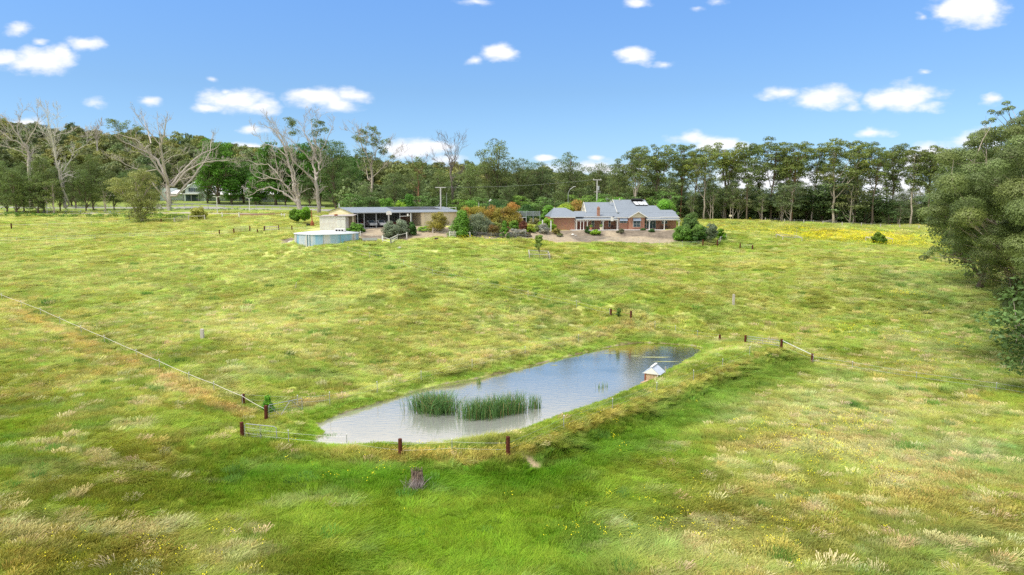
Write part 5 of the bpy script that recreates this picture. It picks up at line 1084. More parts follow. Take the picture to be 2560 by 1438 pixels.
q = thing('hay_rack', 'dark steel rack of hanging tools against the partition in the last open bay', 'rack', sw(xo - 2.2, 4.0, 0), TH); a = MB(); a.box(-1.3, 1.3, 0, .08, 1.9, 2.0); a.box(-1.3, -1.22, 0, .08, 0, 1.9); a.box(1.22, 1.3, 0, .08, 0, 1.9); a.build('frame', m_rust, q)
for k in range(6): a = MB(); a.tube([(-1 + k * .4, .1, 1.88), (-1 + k * .4 + .05, .15, 1.88 - .6 - .3 * (k % 3))], .05, 5); a.build('hanging_tool', m_rust, q)
def crate(lb, x, y, z, s, m_): t = MB(); t.box(-s, s, -s * .7, s * .7, 0, s); 
for k, (x, y, wd, ht, m_, lb) in enumerate([(3.0, 7.6, 1.1, 1.1, m_rust, 'rusty drum cluster box at the back of the first bay'), (6.6, 7.8, 1.3, 1.3, m_timber, 'tall timber crate at the back of the third bay'), (12.4, 6.8, 1.2, .9, m_redtim, 'red-brown crate at the back of the fifth bay')]):
    t = thing('storage_crate', lb, 'crate', sw(x, y, 0), TH); a = MB(); a.box(-wd / 2, wd / 2, -.5, .5, .08, ht); a.build('box', m_, t); a = MB(); a.box(-wd / 2 - .03, wd / 2 + .03, -.53, .53, ht, ht + .06); a.build('lid', m_timber, t); a = MB()
    for s in (-1, 0, 1): a.box(s * wd * .4 - .06, s * wd * .4 + .06, -.5, .5, -.0, .078)
    a.build('pallet', m_timber, t)
def hoop(lb, u, D, vt, vb):
    p = (xat(u, D), D, gz(xat(u, D), D)); h = zat(vt, D) - p[2]; t = thing('basketball_hoop', lb, 'basketball hoop', p, math.radians(10)); q = MB(); q.tube([(0, 0, -.3), (0, 0, h * .93)], .06, 8); q.tube([(0, 0, h * .86), (0, -.5, h * .95)], .04, 6); q.build('pole', m_white, t)
    q = MB(); pts = [(-.55, h * .86), (.55, h * .86), (.62, h * .95), (.45, h * 1.05), (0, h * 1.1), (-.45, h * 1.05), (-.62, h * .95)]; n = len(pts); q.add([(a, -.52, c) for a, c in pts] + [(a, -.56, c) for a, c in pts], [tuple(range(n)), tuple(range(n, 2 * n))[::-1]] + [((i + 1) % n, i, i + n, (i + 1) % n + n) for i in range(n)]); q.build('backboard', m_white, t)
    q = MB(); q.tube([(.23 * math.cos(a), -.82 + .23 * math.sin(a), h * .88) for a in [i * math.pi / 6 for i in range(13)]], .018, 5); q.build('rim', m_rust, t)
hoop('basketball hoop with rounded white backboard in front of the open shed bays', 972, 150, 531, 572)
def gate_post_light(): pass
# white sensor box + pole in front of bay
t = thing('white_pump_post', 'white post with pump box and bracket in front of the last open bay', 'post', (xat(1026, 150), 150, gz(xat(1026, 150), 150))); q = MB(); q.tube([(0, 0, -.2), (0, 0, 3.5)], .07, 8); q.build('pole', m_white, t); q = MB(); q.box(-.75, -.45, -.15, .15, 2.9, 3.4); q.build('box', m_white, t); q = MB(); q.tube([(-2.4, 0, 2.85), (0, 0, 2.95)], .035, 6); q.build('arm', m_white, t)
# ------------------------------------------------------------------ old white shed beside it
D0 = 147.5; x0 = xat(798, D0); x1 = xat(863, D0); xe = xat(882, D0); zc = gz((x0 + x1) / 2, D0) - .1; hh = zat(541.5, D0) - zc
cont = thing('old_white_shed', 'worn white steel shed with rusty flat roof in front of the cream gable', 'shed', (x0, D0, zc)); wdt = x1 - x0; we = xe - x0
q = MB(); q.box(0, wdt, 0, 3.2, -.3, hh); q.build('wall', m_whiterib, cont); q = MB(); q.slab([(-.12, -.2, hh + .02), (we + .05, -.2, hh + .16), (we + .05, 3.5, hh + .42), (-.12, 3.5, hh + .28)], .07); q.build('roof', mat('rust_streaked_roof', (.30, .26, .24), .7, col2=(.45, .42, .40)), cont)
for k in range(2): a = wdt * (.66 + .17 * k); q = MB(); q.box(a, a + wdt * .155, -.045, -.002, .08, hh - .35); dq = q.build('door', m_white, cont); q = MB(); q.box(a + .1, a + wdt * .15 - .1, -.07, -.046, hh - .62, hh - .58); q.build('hinge_strap', m_rust, dq)
q = MB(); q.cyl(wdt * .60, .8, hh + .1, hh + .42, .34, 12, .42); q.cyl(wdt * .60, .8, hh + .42, hh + .5, .42, 12, .1); q.build('roof_ventilator', m_rust, cont)
for a in (we - .1,): q = MB(); q.box(a, a + .12, 0, .12, -.2, hh + .1); q.build('corner_post', m_cream, cont)
q = MB(); q.box(wdt + .02, we - .12, 2.8, 2.9, -.2, hh + .2); q.build('carport_back', mat('brown_board', (.34, .27, .20), .8), cont)
# ------------------------------------------------------------------ water tank
def tank_mat():
    m = bpy.data.materials.new('faded_blue_zinc_panels'); m.use_nodes = True; nt = m.node_tree; N = nt.nodes; L = nt.links; b = N['Principled BSDF']; b.inputs['Roughness'].default_value = .5; b.inputs['Metallic'].default_value = .1
    tc = N.new('ShaderNodeTexCoord'); mp = N.new('ShaderNodeMapping'); mp.inputs['Scale'].default_value = (.34, .34, .05); L.new(tc.outputs['Object'], mp.inputs[0]); nz = N.new('ShaderNodeTexNoise'); nz.inputs['Scale'].default_value = 1.7; nz.inputs['Detail'].default_value = 2; L.new(mp.outputs[0], nz.inputs['Vector'])
    cr = N.new('ShaderNodeValToRGB'); e = cr.color_ramp.elements; e[0].position = .36; e[0].color = (.60, .53, .46, 1); e[1].position = .66; e[1].color = (.22, .44, .62, 1); k = e.new(.47); k.color = (.56, .60, .64, 1); k = e.new(.54); k.color = (.38, .52, .64, 1)
    L.new(nz.outputs['Fac'], cr.inputs[0]); n2 = N.new('ShaderNodeTexWave'); n2.bands_direction = 'Z'; n2.inputs['Scale'].default_value = 3.2; L.new(tc.outputs['Object'], n2.inputs['Vector'])
    bp = N.new('ShaderNodeBump'); bp.inputs['Strength'].default_value = .4; bp.inputs['Distance'].default_value = .03; L.new(n2.outputs['Fac'], bp.inputs['Height']); L.new(bp.outputs[0], b.inputs['Normal']); L.new(cr.outputs[0], b.inputs['Base Color']); return m
TD = 132; tx = xat(815, TD); R_ = 6.0; tz = zat(616, TD - R_); th = zat(586.5, TD - R_) - tz
tank = thing('water_tank', 'wide round steel water tank with faded blue and silver panels', 'water tank', (tx, TD, tz)); n = 48
q = MB(); q.add([(R_ * math.cos(a), R_ * math.sin(a), z) for z in (-.5, th) for a in [i * 2 * math.pi / n for i in range(n)]], [(i, (i + 1) % n, (i + 1) % n + n, i + n) for i in range(n)]); q.build('tank_wall', tank_mat(), tank, smooth=True)
q = MB(); rr = [(R_ + .14, th - .05), (R_ + .14, th + .04), (R_ * .55, th + .33), (.2, th + .52), (.01, th + .53)]; q.add([(r * math.cos(a), r * math.sin(a), z) for r, z in rr for a in [i * 2 * math.pi / n for i in range(n)]], [(j * n + i, j * n + (i + 1) % n, (j + 1) * n + (i + 1) % n, (j + 1) * n + i) for j in range(len(rr) - 1) for i in range(n)]); q.build('tank_roof', mat('pale_zinc_roof', (.60, .63, .66), .45, .05), tank, smooth=True)
for k in range(12): a = k * 2 * math.pi / 12 + .15; q = MB(); q.beam((math.cos(a) * (R_ + .02), math.sin(a) * (R_ + .02), -.4), (math.cos(a) * (R_ + .02), math.sin(a) * (R_ + .02), th - .06), .07, .05); q.build('panel_seam', mat('seam_%d' % 0, (.40, .36, .32), .7) if k == 0 else bpy.data.materials['seam_0'], tank)
for u in (762, 769):
    x = xat(u, TD - R_) - tx; y = -math.sqrt(R_ ** 2 - x ** 2) - .15; q = MB(); q.tube([(x, y, -.2), (x, y, th - .12)], .075, 8); q.build('overflow_pipe', m_white, tank)
hx = xat(852, TD) - tx; q = MB(); q.box(hx - .95, hx + .95, -1.6, -.5, th + .3, th + .88); hb = q.build('inlet_hatch', m_white, tank)
for k in range(3): q = MB(); q.box(hx - .75 + k * .55, hx - .35 + k * .55, -1.62, -1.602, th + .42, th + .72); q.build('grille', m_black, hb)
# ------------------------------------------------------------------ fences and gates
def fence(name, label, posts, wires=(.35, .65, .95), wr=.012, group=None, wire_mat=None, cat='fence', brace=None):
    """posts: (pixel of its foot, kind, height). Every post is a part of its fence, and so are the wires"""
    P = [G(u, v) for u, v, *_ in posts]; o = P[0]; t = thing(name, label, cat, tuple(o), group=group)
    tops = []
    for p, (u, v, kd, h) in zip(P, posts):
        x, y, z = p - o; q = MB()
        if kd == 'red': q.tube([(x, y, z - .3), (x, y, z + h * .98), (x, y, z + h)], [.15, .14, .12], 12); q.build('strainer_post', m_rustpost, t)
        elif kd == 'grey': q.box(x - .09, x + .09, y - .09, y + .09, z - .3, z + h); q.build('timber_post', m_timber, t)
        elif kd == 'white': q.box(x - .07, x + .07, y - .07, y + .07, z - .3, z + h); q.build('white_post', m_white, t)
        else: 
            q.tube([(x, y, z - .2), (x + random.uniform(-.04, .04), y, z + h)], .028, 5); pk = q.build('picket', m_galv, t)
            c = MB(); c.tube([(x, y, z + h - .05), (x, y, z + h + .03)], .045, 6); c.build('insulator', m_white, pk)
        tops.append((x, y, z, h))
    q = MB()
    for wz in wires:
        for i in range(len(tops) - 1):
            a, c = tops[i], tops[i + 1]; n = 5
            q.tube([(a[0] + (c[0] - a[0]) * k / n, a[1] + (c[1] - a[1]) * k / n, (a[2] + min(wz, a[3])) * (1 - k / n) + (c[2] + min(wz, c[3])) * k / n - .04 * math.sin(math.pi * k / n)) for k in range(n + 1)], wr, 4, False)
    q.build('wire', wire_mat or m_galv, t)
    if brace:
        for (i, j, z0, z1, m_, r_) in brace: a, c = tops[i], tops[j]; q = MB(); q.tube([(a[0], a[1], a[2] + z0), (c[0], c[1], c[2] + z1)], r_, 7); q.build('brace_rail', m_, t)
    return t
m_tape = mat('white_electric_tape', (.60, .57, .50), .5, .03)
fence('tape_fence', 'long white tape fence on thin pickets with a strip of dead grass below it', [(-60,722,'p',1.1),(5,754,'p',1.1),(54,772,'p',1.1),(102,791,'p',1.1),(151,814,'p',1.1),(204,838,'p',1.1),(262,863,'p',1.1),(342,900,'p',1.1),(399,926,'p',1.1),(474,960,'p',1.1),(536,985,'p',1.1),(606,1016,'p',1.0),(666,1052,'red',1.25)], wires=(.92,), wr=.022, wire_mat=m_tape)
fence('pond_fence', 'wire fence with dark red posts along the near bank crest of the pond', [(606,1096,'red',1.25),(722,1112,'p',1.1),(868,1122,'p',1.1),(1001,1142,'red',1.3),(1130,1138,'p',1.1),(1270,1140,'red',1.35),(1410,1075,'p',1.1),(1531,1030,'p',1.1),(1641,987,'p',1.1),(1733,955,'p',1.1),(1806,924,'p',1.1),(1874,891,'p',1.1)], wires=(.45, .9), wr=.005)
fence('pond_fence', 'thin picket fence in the straw grass on the far side of the pond', [(609,1013,'red',1.0),(745,1020,'p',1.1),(825,1014,'p',1.2),(943,986,'p',1.2),(1053,955,'p',1.1),(1180,925,'p',1.1),(1313,890,'p',1.1),(1446,858,'p',1.1),(1527,793,'red',1.15),(1577,801,'red',1.3),(1637,826,'p',1.2),(1688,837,'p',1.2),(1743,847,'p',1.1),(1799,853,'red',.85)], wires=(.5, .95), wr=.005, brace=[(8, 9, 1.0, .85, m_rust, .03)])
fence('corner_fence', 'short braced fence corner with three dark red posts at the end of the embankment', [(1863,861,'red',1.15),(1953,875,'red',1.3),(2030,908,'red',1.1)], wires=(.5,), wr=.008, brace=[(1, 2, 1.15, .95, m_galv, .035)])
fence('paddock_fence', 'low wire fence running off to the right of the embankment corner', [(2032,910,'p',1.0),(2130,925,'p',.9),(2290,952,'p',.9),(2490,980,'p',.9),(2620,1000,'p',.9)], wires=(.4, .85), wr=.012)
fence('paddock_fence', 'faint wire fence slanting down the field from the tank to the pond corner', [(870,632,'p',1.1),(925,647,'p',1.1),(1010,668,'p',1.1),(1081,690,'p',1.1),(1195,715,'p',1.1),(1320,745,'p',1.1),(1441,770,'p',1.1),(1524,791,'p',1.1)], wires=(.45, .95), wr=.008)
fence('garden_fence', 'pale wire fence along the foot of the mulched garden bank', [(1185,594,'p',1.2),(1228,597,'p',1.2),(1290,600,'p',1.2),(1370,602,'p',1.2),(1435,604,'p',1.2),(1490,606,'p',1.2),(1545,608,'p',1.2),(1597,611,'p',1.2),(1648,615,'p',1.2),(1706,619,'p',1.3),(1757,616,'red',1.4)], wires=(.3, .6, .9, 1.15), wr=.014)
fence('garden_fence', 'fence return with red post and grey rails behind the young trees', [(1793,619,'red',1.6),(1801,606,'grey',1.2),(1815,597,'grey',1.1)], wires=(.5, 1.0), wr=.02, brace=[(0, 1, 1.2, 1.1, m_galv, .04), (1, 2, 1.05, 1.0, m_galv, .04)])
fence('field_gate_fence', 'two red-brown posts with a wire gate in the field beyond the house end', [(1850,622,'red',1.15),(1881,625,'red',1.05)], wires=(.2, .5, .8, 1.05), wr=.012)
fence('boundary_fence', 'long thin grey fence in front of the gum trunks at the far field edge', [(1745 + 24 * k, v, 'grey' if k % 2 else 'p', 1.2) for k, v in enumerate([546,547,548,549,550,552,553,555,556,558,559,560,562,563,564,566,567,568,570,571,572,573,574,575,576,577])], wires=(.4, .8, 1.1), wr=.015)
fence('paddock_fence', 'white tape fence from the red post at the far left to the wattle tree', [(-40,578,'p',1.2),(29,574,'red',1.5),(119,571,'p',1.2),(230,567,'p',1.2),(352,558,'p',1.2),(403,558,'red',1.2),(436,556,'grey',1.2)], wires=(1.1,), wr=.022, wire_mat=m_tape)
fence('paddock_fence', 'faint wire fence across the left field with two dark red posts', [(-30,606,'p',1.1),(42,606,'p',1.1),(142,602,'p',1.1),(238,600,'p',1.1),(325,595,'p',1.1),(487,590,'p',1.1),(549,589,'red',1.3),(585,586,'red',1.3)], wires=(.5, 1.0), wr=.012)
fence('yard_fence', 'pipe and wire fence with rusty posts beside the tank', [(625,580,'red',1.4),(644,584,'red',1.0),(661,580,'red',1.3),(730,578,'red',1.2),(767,578,'p',1.0),(811,575,'red',1.2),(840,576,'p',1.0)], wires=(.3, .6, .9), wr=.014)
fence('garden_rail_fence', 'thin garden fence on short pale posts below the olive bushes', [(870,592,'p',1.0),(901,590,'white',1.0),(955,604,'white',1.0)], wires=(.5, .9), wr=.014)
fence('garden_rail_fence', 'wire fence with grey posts at the top of the bank beside the driveway', [(1016,588,'p',1.1),(1032,586,'p',1.1),(1047,584,'p',1.1),(1082,583,'grey',1.2),(1123,588,'p',1.1)], wires=(.5, .95), wr=.014)
def lone_post(label, u, v, h, wd, m_, name='old_post', tilt=.03, group=None):
    p = G(u, v); q = MB(); q.add([(-wd / 2, -wd / 2, -.3), (wd / 2, -wd / 2, -.3), (wd / 2, wd / 2, -.3), (-wd / 2, wd / 2, -.3), (-wd / 2 + tilt, -wd / 2, h), (wd / 2 + tilt - .03, -wd / 2, h * .97), (wd / 2 + tilt - .02, wd / 2, h * .98), (-wd / 2 + tilt, wd / 2, h * 1.01)], [(0,3,2,1),(4,5,6,7),(0,1,5,4),(1,2,6,5),(2,3,7,6),(3,0,4,7)])
    o = q.build(name, m_); o.location = p; tag(o, label, 'post', group); return o
lone_post('square grey timber post standing alone in the straw field beyond the tape fence', 506, 849, 1.2, .34, m_timber); lone_post('weathered split timber post alone in the field above the pond end', 1833, 763, 1.6, .30, m_timber, tilt=.05)
lone_post('thin dark stick at the water edge on the far bank', 1323, 914, .6, .05, m_rust, 'stick'); lone_post('rusty red post under the overhanging gum boughs', 2411, 662, 1.2, .3, m_rustpost); lone_post('leaning grey stick in the upper left field', 737, 724, 1.1, .07, m_timber, 'stick', .3)
lone_post('small stake beside the duck shelter', 1663, 938, .9, .12, m_timber, 'stake')
lone_post('white garden post by the silver shrubs, nearer the shelter', 1356, 579, 2.6, .28, m_white, 'garden_post'); lone_post('white garden post beside the arched dark shrub, nearer the house', 1377, 579, 2.4, .26, m_white, 'garden_post')
# leaning field gates
def tube_gate(label, a, b, ht, style, z0=.12, name='farm_gate', rz=None, mesh=True, fm_=None):
    """a, b: ground points of the hinge and latch ends"""
    a = Vector(a); b = Vector(b); d = b - a; L_ = math.hypot(d.x, d.y); t = thing(name, label, 'gate', tuple(a), math.atan2(d.y, d.x)); dz = d.z
    f = MB(); fm_ = fm_ or m_galv; r = .028
    if style == 'V':
        f.tube([(0, 0, z0), (0, 0, ht - .1), (.1, 0, ht), (L_, 0, ht + dz)], r, 7); f.tube([(L_, 0, ht + dz), (L_, 0, z0 + dz)], r, 7); f.tube([(0, 0, z0), (L_, 0, z0 + dz)], r * .8, 7); f.build('frame', fm_, t)
        q = MB(); q.tube([(.05, 0, ht - .1), (L_ * .33, 0, z0 + dz * .33)], r * .8, 6); q.tube([(L_ * .33, 0, z0 + dz * .33), (L_ * .63, 0, ht + dz * .63)], r * .8, 6); q.tube([(L_ * .67, 0, ht + dz * .67), (L_, 0, z0 + .1 + dz)], r * .8, 6); q.build('diagonal_brace', fm_, t)
    elif style == 'U':
        f.tube([(0, 0, z0), (0, 0, ht - .05), (.12, 0, ht), (L_ - .18, 0, ht + dz), (L_ - .03, 0, ht - .12 + dz), (L_, 0, z0 + dz)], r * 1.15, 8); f.tube([(L_ * .48, 0, ht + dz * .48), (L_ * .48, 0, z0 + dz * .48)], r * .8, 6); f.build('frame', fm_, t)
        q = MB(); q.tube([(.1, -.02, .7), (.28, -.04, .45), (.3, -.05, .05)], .02, 5); q.tube([(L_ * .47, -.02, .45), (L_ * .53, -.03, .15)], .022, 5); q.build('black_strap', m_black, t)
    else:
        f.tube([(0, 0, z0), (0, 0, ht), (L_, 0, ht + dz), (L_, 0, z0 + dz), (0, 0, z0)], r, 7); f.build('frame', fm_, t); q = MB()
        for k in range(1, 5 if style == 'bars' else 3): q.tube([(0, 0, z0 + (ht - z0) * k / (5 if style == 'bars' else 3)), (L_, 0, dz + z0 + (ht - z0) * k / (5 if style == 'bars' else 3))], r * .8, 6)
        q.tube([(L_ / 2, 0, z0 + dz / 2), (L_ / 2, 0, ht + dz / 2)], r * .8, 6); q.build('rail', fm_, t)
    if mesh:
        q = MB()
        for k in range(1, int(L_ / .3)): x = k * .3; q.tube([(x, .01, z0 + dz * x / L_), (x, .01, ht + dz * x / L_)], .006, 3, False)
        for k in range(1, 5): z = z0 + (ht - z0) * k / 5; q.tube([(0, .01, z), (L_, .01, z + dz)], .006, 3, False)
        q.build('wire_mesh', m_galv, t)
    return t
tube_gate('open silver tube gate with zigzag braces hung on the tall red post', G(673, 1050), G(756, 1031), 1.22, 'V'); tube_gate('silver hoop-topped gate leaning beside the red post at the pond corner', G(613, 1097), G(693, 1104), 1.15, 'U', .0)
tube_gate('pale wire mesh gate between two red posts on the embankment end', G(1868, 861), G(1947, 874), 1.05, 'two'); tube_gate('grey barred gate beside the rusty posts left of the tank', G(586, 583), G(624, 579), 1.3, 'bars'); tube_gate('blue-grey barred gate by the white posts near the yellow bush', G(438, 556), G(468, 552), 1.4, 'bars', mesh=False)
def rail_fence(label, pts, hs, m_, pm, name='rail_fence', ph=1.3, bw=.16):
    P = [G(*p) for p in pts]; o = P[0]; t = thing(name, label, 'fence', tuple(o))
    for p in P: q = MB(); x, y, z = p - o; q.box(x - .1, x + .1, y - .1, y + .1, z - .3, z + ph); q.build('post', pm, t)
    for h in hs:
        for i in range(len(P) - 1): a = P[i] - o; c = P[i + 1] - o; q = MB(); q.beam((a.x, a.y - .13, a.z + h), (c.x, c.y - .13, c.z + h), .05, bw); q.build('rail', m_, t)
    return t
rail_fence('two-rail pale timber fence panel between rusty posts left of the tank', [(662, 579), (697, 577)], (.45, 1.05), m_timber, m_rustpost)
rail_fence('white stepped rail fence going up the bank right of the tank', [(977, 612), (995, 602)], (.35, .75, 1.15), m_white, m_white, ph=1.25, bw=.2); rail_fence('thin white rail joining the stepped fence to the garden fence', [(995, 602), (1017, 597)], (1.1,), m_white, m_white, bw=.08)
rail_fence('small white gate panel left of the stepped rail fence', [(957, 606), (977, 612)], (.5, 1.05), m_white, m_white, bw=.06)
rail_fence('white three-rail gate in front of the big dark green bush', [(1124, 594), (1141, 594)], (.3, .6, .9, 1.15), m_white, m_white, ph=1.25, bw=.1); rail_fence('white top rail continuing from the three-rail gate', [(1141, 594), (1175, 595)], (1.15,), m_white, m_white, ph=1.25, bw=.1)
rail_fence('pale timber rail across two posts in front of the yellow bush', [(472, 553), (512, 552)], (1.3,), m_timber, m_timber, ph=1.6, bw=.14); rail_fence('dark low rail between two white posts left of the plank beds', [(556, 546), (598, 546)], (.35,), m_rust, m_white, ph=1.7, bw=.2)
rail_fence('timber sleeper wall edging the yard behind the two small trees', [(600, 541), (640, 541), (686, 540)], (.3, .62), mat('old_sleeper', (.36, .22, .16), .9), m_timber, name='sleeper_wall', ph=.85, bw=.32)
rail_fence('row of short white bollard posts beside the two small trees', [(704, 543), (711, 544), (727, 546)], (), m_white, m_white, ph=1.1)
# guardrail along the road and black school fence behind it
def guardrail():
    pts = [(392, 517), (405, 519), (470, 514), (560, 514), (640, 515), (720, 516), (800, 519)]; P = [Vector((xat(u, D), D, 0)) for u, D in zip([392, 404, 480, 560, 640, 720, 812], [236, 233, 234, 233, 232, 230, 226])]
    for p in P: p.z = gz(p.x, p.y)
    o = P[0]; t = thing('guardrail', 'long silver roadside guardrail in front of the school grounds', 'guardrail', tuple(o)); q = MB()
    for i in range(len(P) - 1):
        a, c = P[i] - o, P[i + 1] - o
        for dz in (.62, .78): q.beam((a.x, a.y, a.z + dz + .35), (c.x, c.y, c.z + dz + .35), .07, .13)
    q.build('rail', m_galv, t); 
    for i in range(len(P) - 1):
        n = 4
        for k in range(n): p = P[i].lerp(P[i + 1], k / n) - o; q = MB(); q.box(p.x - .08, p.x + .08, p.y + .06, p.y + .2, p.z - .3, p.z + 1.05); q.build('post', m_timber, t)
guardrail()
def school_fence():
    t = None; pts = [(430, 246), (520, 246), (600, 246), (700, 245), (800, 240)]; P = [Vector((xat(u, D), D, gz(xat(u, D), D))) for u, D in pts]; o = P[0]; t = thing('school_fence', 'dark see-through fence around the school lawn', 'fence', tuple(o)); q = MB()
    for i in range(len(P) - 1):
        a, c = P[i] - o, P[i + 1] - o
        for h in (.3, 1.9): q.beam((a.x, a.y, a.z + h), (c.x, c.y, c.z + h), .06)
        n = 28
        for k in range(n): p = a.lerp(c, k / n); q.tube([(p.x, p.y, p.z + .1), (p.x, p.y, p.z + 1.95)], .018, 3, False)
    q.build('railing', m_black, t)
    for i in range(len(P)):
        p = P[i] - o; q = MB(); q.box(p.x - .06, p.x + .06, p.y - .06, p.y + .06, p.z - .2, p.z + 2.1); q.build('post', m_black, t)
school_fence()
# ------------------------------------------------------------------ school and far buildings
def school():
    D = 268; x0 = xat(462, D); z0 = gz(x0, D); t = thing('school_building', 'pale grey-green school building with dark glazed gable and white roofs', 'school', (x0, D, z0)); k = D / F
    def X(u): return xat(u, D) - x0
    def Z(v): return zat(v, D) - z0
    mw = ribbed('pale_green_grey_cladding', (.58, .66, .64), 4, 0)
    q = MB(); q.box(X(462), X(516), 0, 14, -1, Z(484)); q.box(X(516), X(700), 3, 12, -1, Z(488)); q.box(X(395), X(415), 2, 10, -1, Z(470)); q.box(X(415), X(462), 3, 12, -1, Z(486)); q.build('wall', mw, t)
    q = MB(); a, c, m_ = X(464), X(514), X(489); q.add([(a, -.1, Z(484)), (c, -.1, Z(484)), (c - 1.0, -.1, Z(470)), (m_ + 2, -.1, Z(456)), (m_ - 2.5, -.1, Z(462)), (a + .4, -.1, Z(474)), (a, .1, Z(484)), (c, .1, Z(484)), (c - 1, .1, Z(470)), (m_ + 2, .1, Z(456)), (m_ - 2.5, .1, Z(462)), (a + .4, .1, Z(474))], [(0,1,2,3,4,5), (11,10,9,8,7,6)] + [(i, (i + 1) % 6 + 0, (i + 1) % 6 + 6, i + 6) for i in range(6)]); q.build('gable', mw, t)
    q = MB(); q.slab([(m_, -.6, Z(455)), (X(524), -.6, Z(480)), (X(524), 16, Z(480)), (m_, 16, Z(455))], .2); q.slab([(m_, -.6, Z(455)), (X(452), -.6, Z(482)), (X(452), 16, Z(482)), (m_, 16, Z(455))], .2); q.slab([(X(520), 1.5, Z(486)), (X(710), 1.5, Z(486)), (X(710), 11, Z(462)), (X(520), 11, Z(462))], .2); q.slab([(X(410), 1, Z(484)), (X(462), 1, Z(484)), (X(462), 9, Z(474)), (X(410), 9, Z(474))], .2); q.build('roof', mat('white_school_roof', (.80, .80, .80), .4, .03), t)
    q = MB(); q.box(X(474), X(505), -.25, -.12, Z(480), Z(470)); f = q.build('gable_window', m_galv, t); q = MB()
    for i in range(5): q.box(X(475) + i * (X(505) - X(475)) / 5, X(475) + (i + .9) * (X(505) - X(475)) / 5 - .1, -.32, -.26, Z(479.4), Z(470.6))
    q.build('pane', m_glass, f)
    q = MB(); q.box(X(464), X(503), -1.6, -.0, Z(486), Z(484)); q.build('canopy', m_white, t); q = MB(); q.box(X(466), X(502), -.14, -.02, -.5, Z(487)); q.build('glazed_entry', m_glass, t)
    for u in (464, 484, 502): q = MB(); q.box(X(u) - .12, X(u) + .12, -1.5, -1.25, -.5, Z(486)); q.build('canopy_post', m_dark, t)
    for u in (560, 575, 592, 608, 628, 650): q = MB(); q.box(X(u), X(u) + 1.7, 2.9, 2.98, Z(500), Z(491)); q.build('window', m_glass, t)
school()
def far_building(label, D, u0, u1, v_e, v_r, depth=9, wallm=None, roofm=None):
    x0 = xat(u0, D); z0 = gz((x0 + xat(u1, D)) / 2, D); L_ = xat(u1, D) - x0; e = zat(v_e, D) - z0; r_ = zat(v_r, D) - z0; t = thing('far_building', label, 'building', (x0, D, z0)); q = MB(); q.box(0, L_, 0, depth, -1, e); q.build('wall', wallm or m_conc, t)
    q = MB(); q.slab([(-.3, -.4, e + .1), (L_ + .3, -.4, e + .1), (L_ + .3, depth / 2, r_), (-.3, depth / 2, r_)], .12); q.slab([(-.3, depth + .4, e + .1), (L_ + .3, depth + .4, e + .1), (L_ + .3, depth / 2, r_), (-.3, depth / 2, r_)], .12); q.build('roof', roofm or m_white, t)
    for k in range(3): q = MB(); q.box(L_ * (.12 + .3 * k), L_ * (.26 + .3 * k), -.06, -.0, e * .35, e * .75); q.build('window', m_glass, t)
far_building('white-roofed building glimpsed behind the green trees beside the leaning dead tree', 275, 596, 650, 492, 466); far_building('pale building glimpsed behind the trees above the shed gable', 260, 842, 885, 503, 480); far_building('small white hut on the lawn beyond the white dead tree', 262, 186, 202, 505, 496, 3)
far_building('low white-walled building at the far end of the left lawn', 280, 255, 330, 500, 488, 5)
t = thing('garden_hut', 'white-fronted hut with dark window half hidden in the garden shrubs', 'hut', (xat(1168, 163), 163, gz(xat(1168, 163), 163))); L_ = xat(1218, 163) - xat(1168, 163); q = MB(); q.box(0, L_, 0, 3, -.3, 2.6); q.build('wall', m_white, t); q = MB(); q.slab([(-.2, -.3, 2.62), (L_ + .2, -.3, 2.62), (L_ + .2, 3.3, 2.95), (-.2, 3.3, 2.95)], .08); q.build('roof', m_dark, t); q = MB(); q.box(.2, 1.5, -.05, -.002, .7, 2.3); q.build('window', m_glass, t)
t = thing('kennel_shelter', 'small dark open shelter with grey sheet roof beside the drive', 'shelter', tuple(G(1306, 563))); q = MB(); q.slab([(-1.0, -.6, 1.9), (1.1, -.6, 2.0), (1.1, 1.0, 2.1), (-1.0, 1.0, 2.0)], .06); q.build('roof', m_galv, t); q = MB(); q.box(-.9, 1.0, .85, .95, -.1, 1.9); q.build('back_wall', m_black, t)
for sx in (-.9, .0, .95): q = MB(); q.box(sx - .06, sx + .06, -.55, -.43, -.1, 1.9); q.build('post', m_timber, t)
# ------------------------------------------------------------------ poles, lamps, wires
def pole(name, label, u, D, vt, r=.16, m_=None, arm=None, group=None, cat='pole', extra=None, vb=None):
    x = xat(u, D); z = gz(x, D); h = zat(vt, D) - z; t = thing(name, label, cat, (x, D, z), group=group); q = MB(); q.tube([(0, 0, -.4), (0, 0, h)], [r, r * .75], 8); q.build('pole', m_ or m_conc, t)
    if arm: q = MB(); q.box(-arm, arm, -.09, .09, h - .18, h + .02); q.build('crossarm', m_ or m_conc, t)
    return t, h
t1, h1 = pole('power_pole', 'tall pale power pole with a T crossarm behind the shed doors', 1102, 168, 468, .2, m_conc, 1.3)
t2, h2 = pole('power_pole', 'grey power pole with transformer rising behind the house', 1492, 182, 449, .2, m_conc, 1.1); q = MB(); q.cyl(.35, 0, h2 - 2.8, h2 - 1.7, .28, 10); q.build('transformer', m_galv, t2); q = MB(); q.box(-.8, 1.0, -.08, .08, h2 - 3.3, h2 - 3.15); q.build('lower_crossarm', m_timber, t2)
q = MB(); q.box(.9, 1.02, -.05, .05, h2, h2 + .25); q.box(-1.0, -.9, -.05, .05, h2, h2 + .25); q.build('insulator', m_white, t2)
t3, h3 = pole('signal_pole', 'thin blue-grey pole with small side arms behind the shed roof', 1117, 185, 482, .05, m_galv); q = MB(); q.beam((-.6, 0, h3 * .45), (.5, 0, h3 * .45), .06); q.build('side_arm', m_galv, t3)
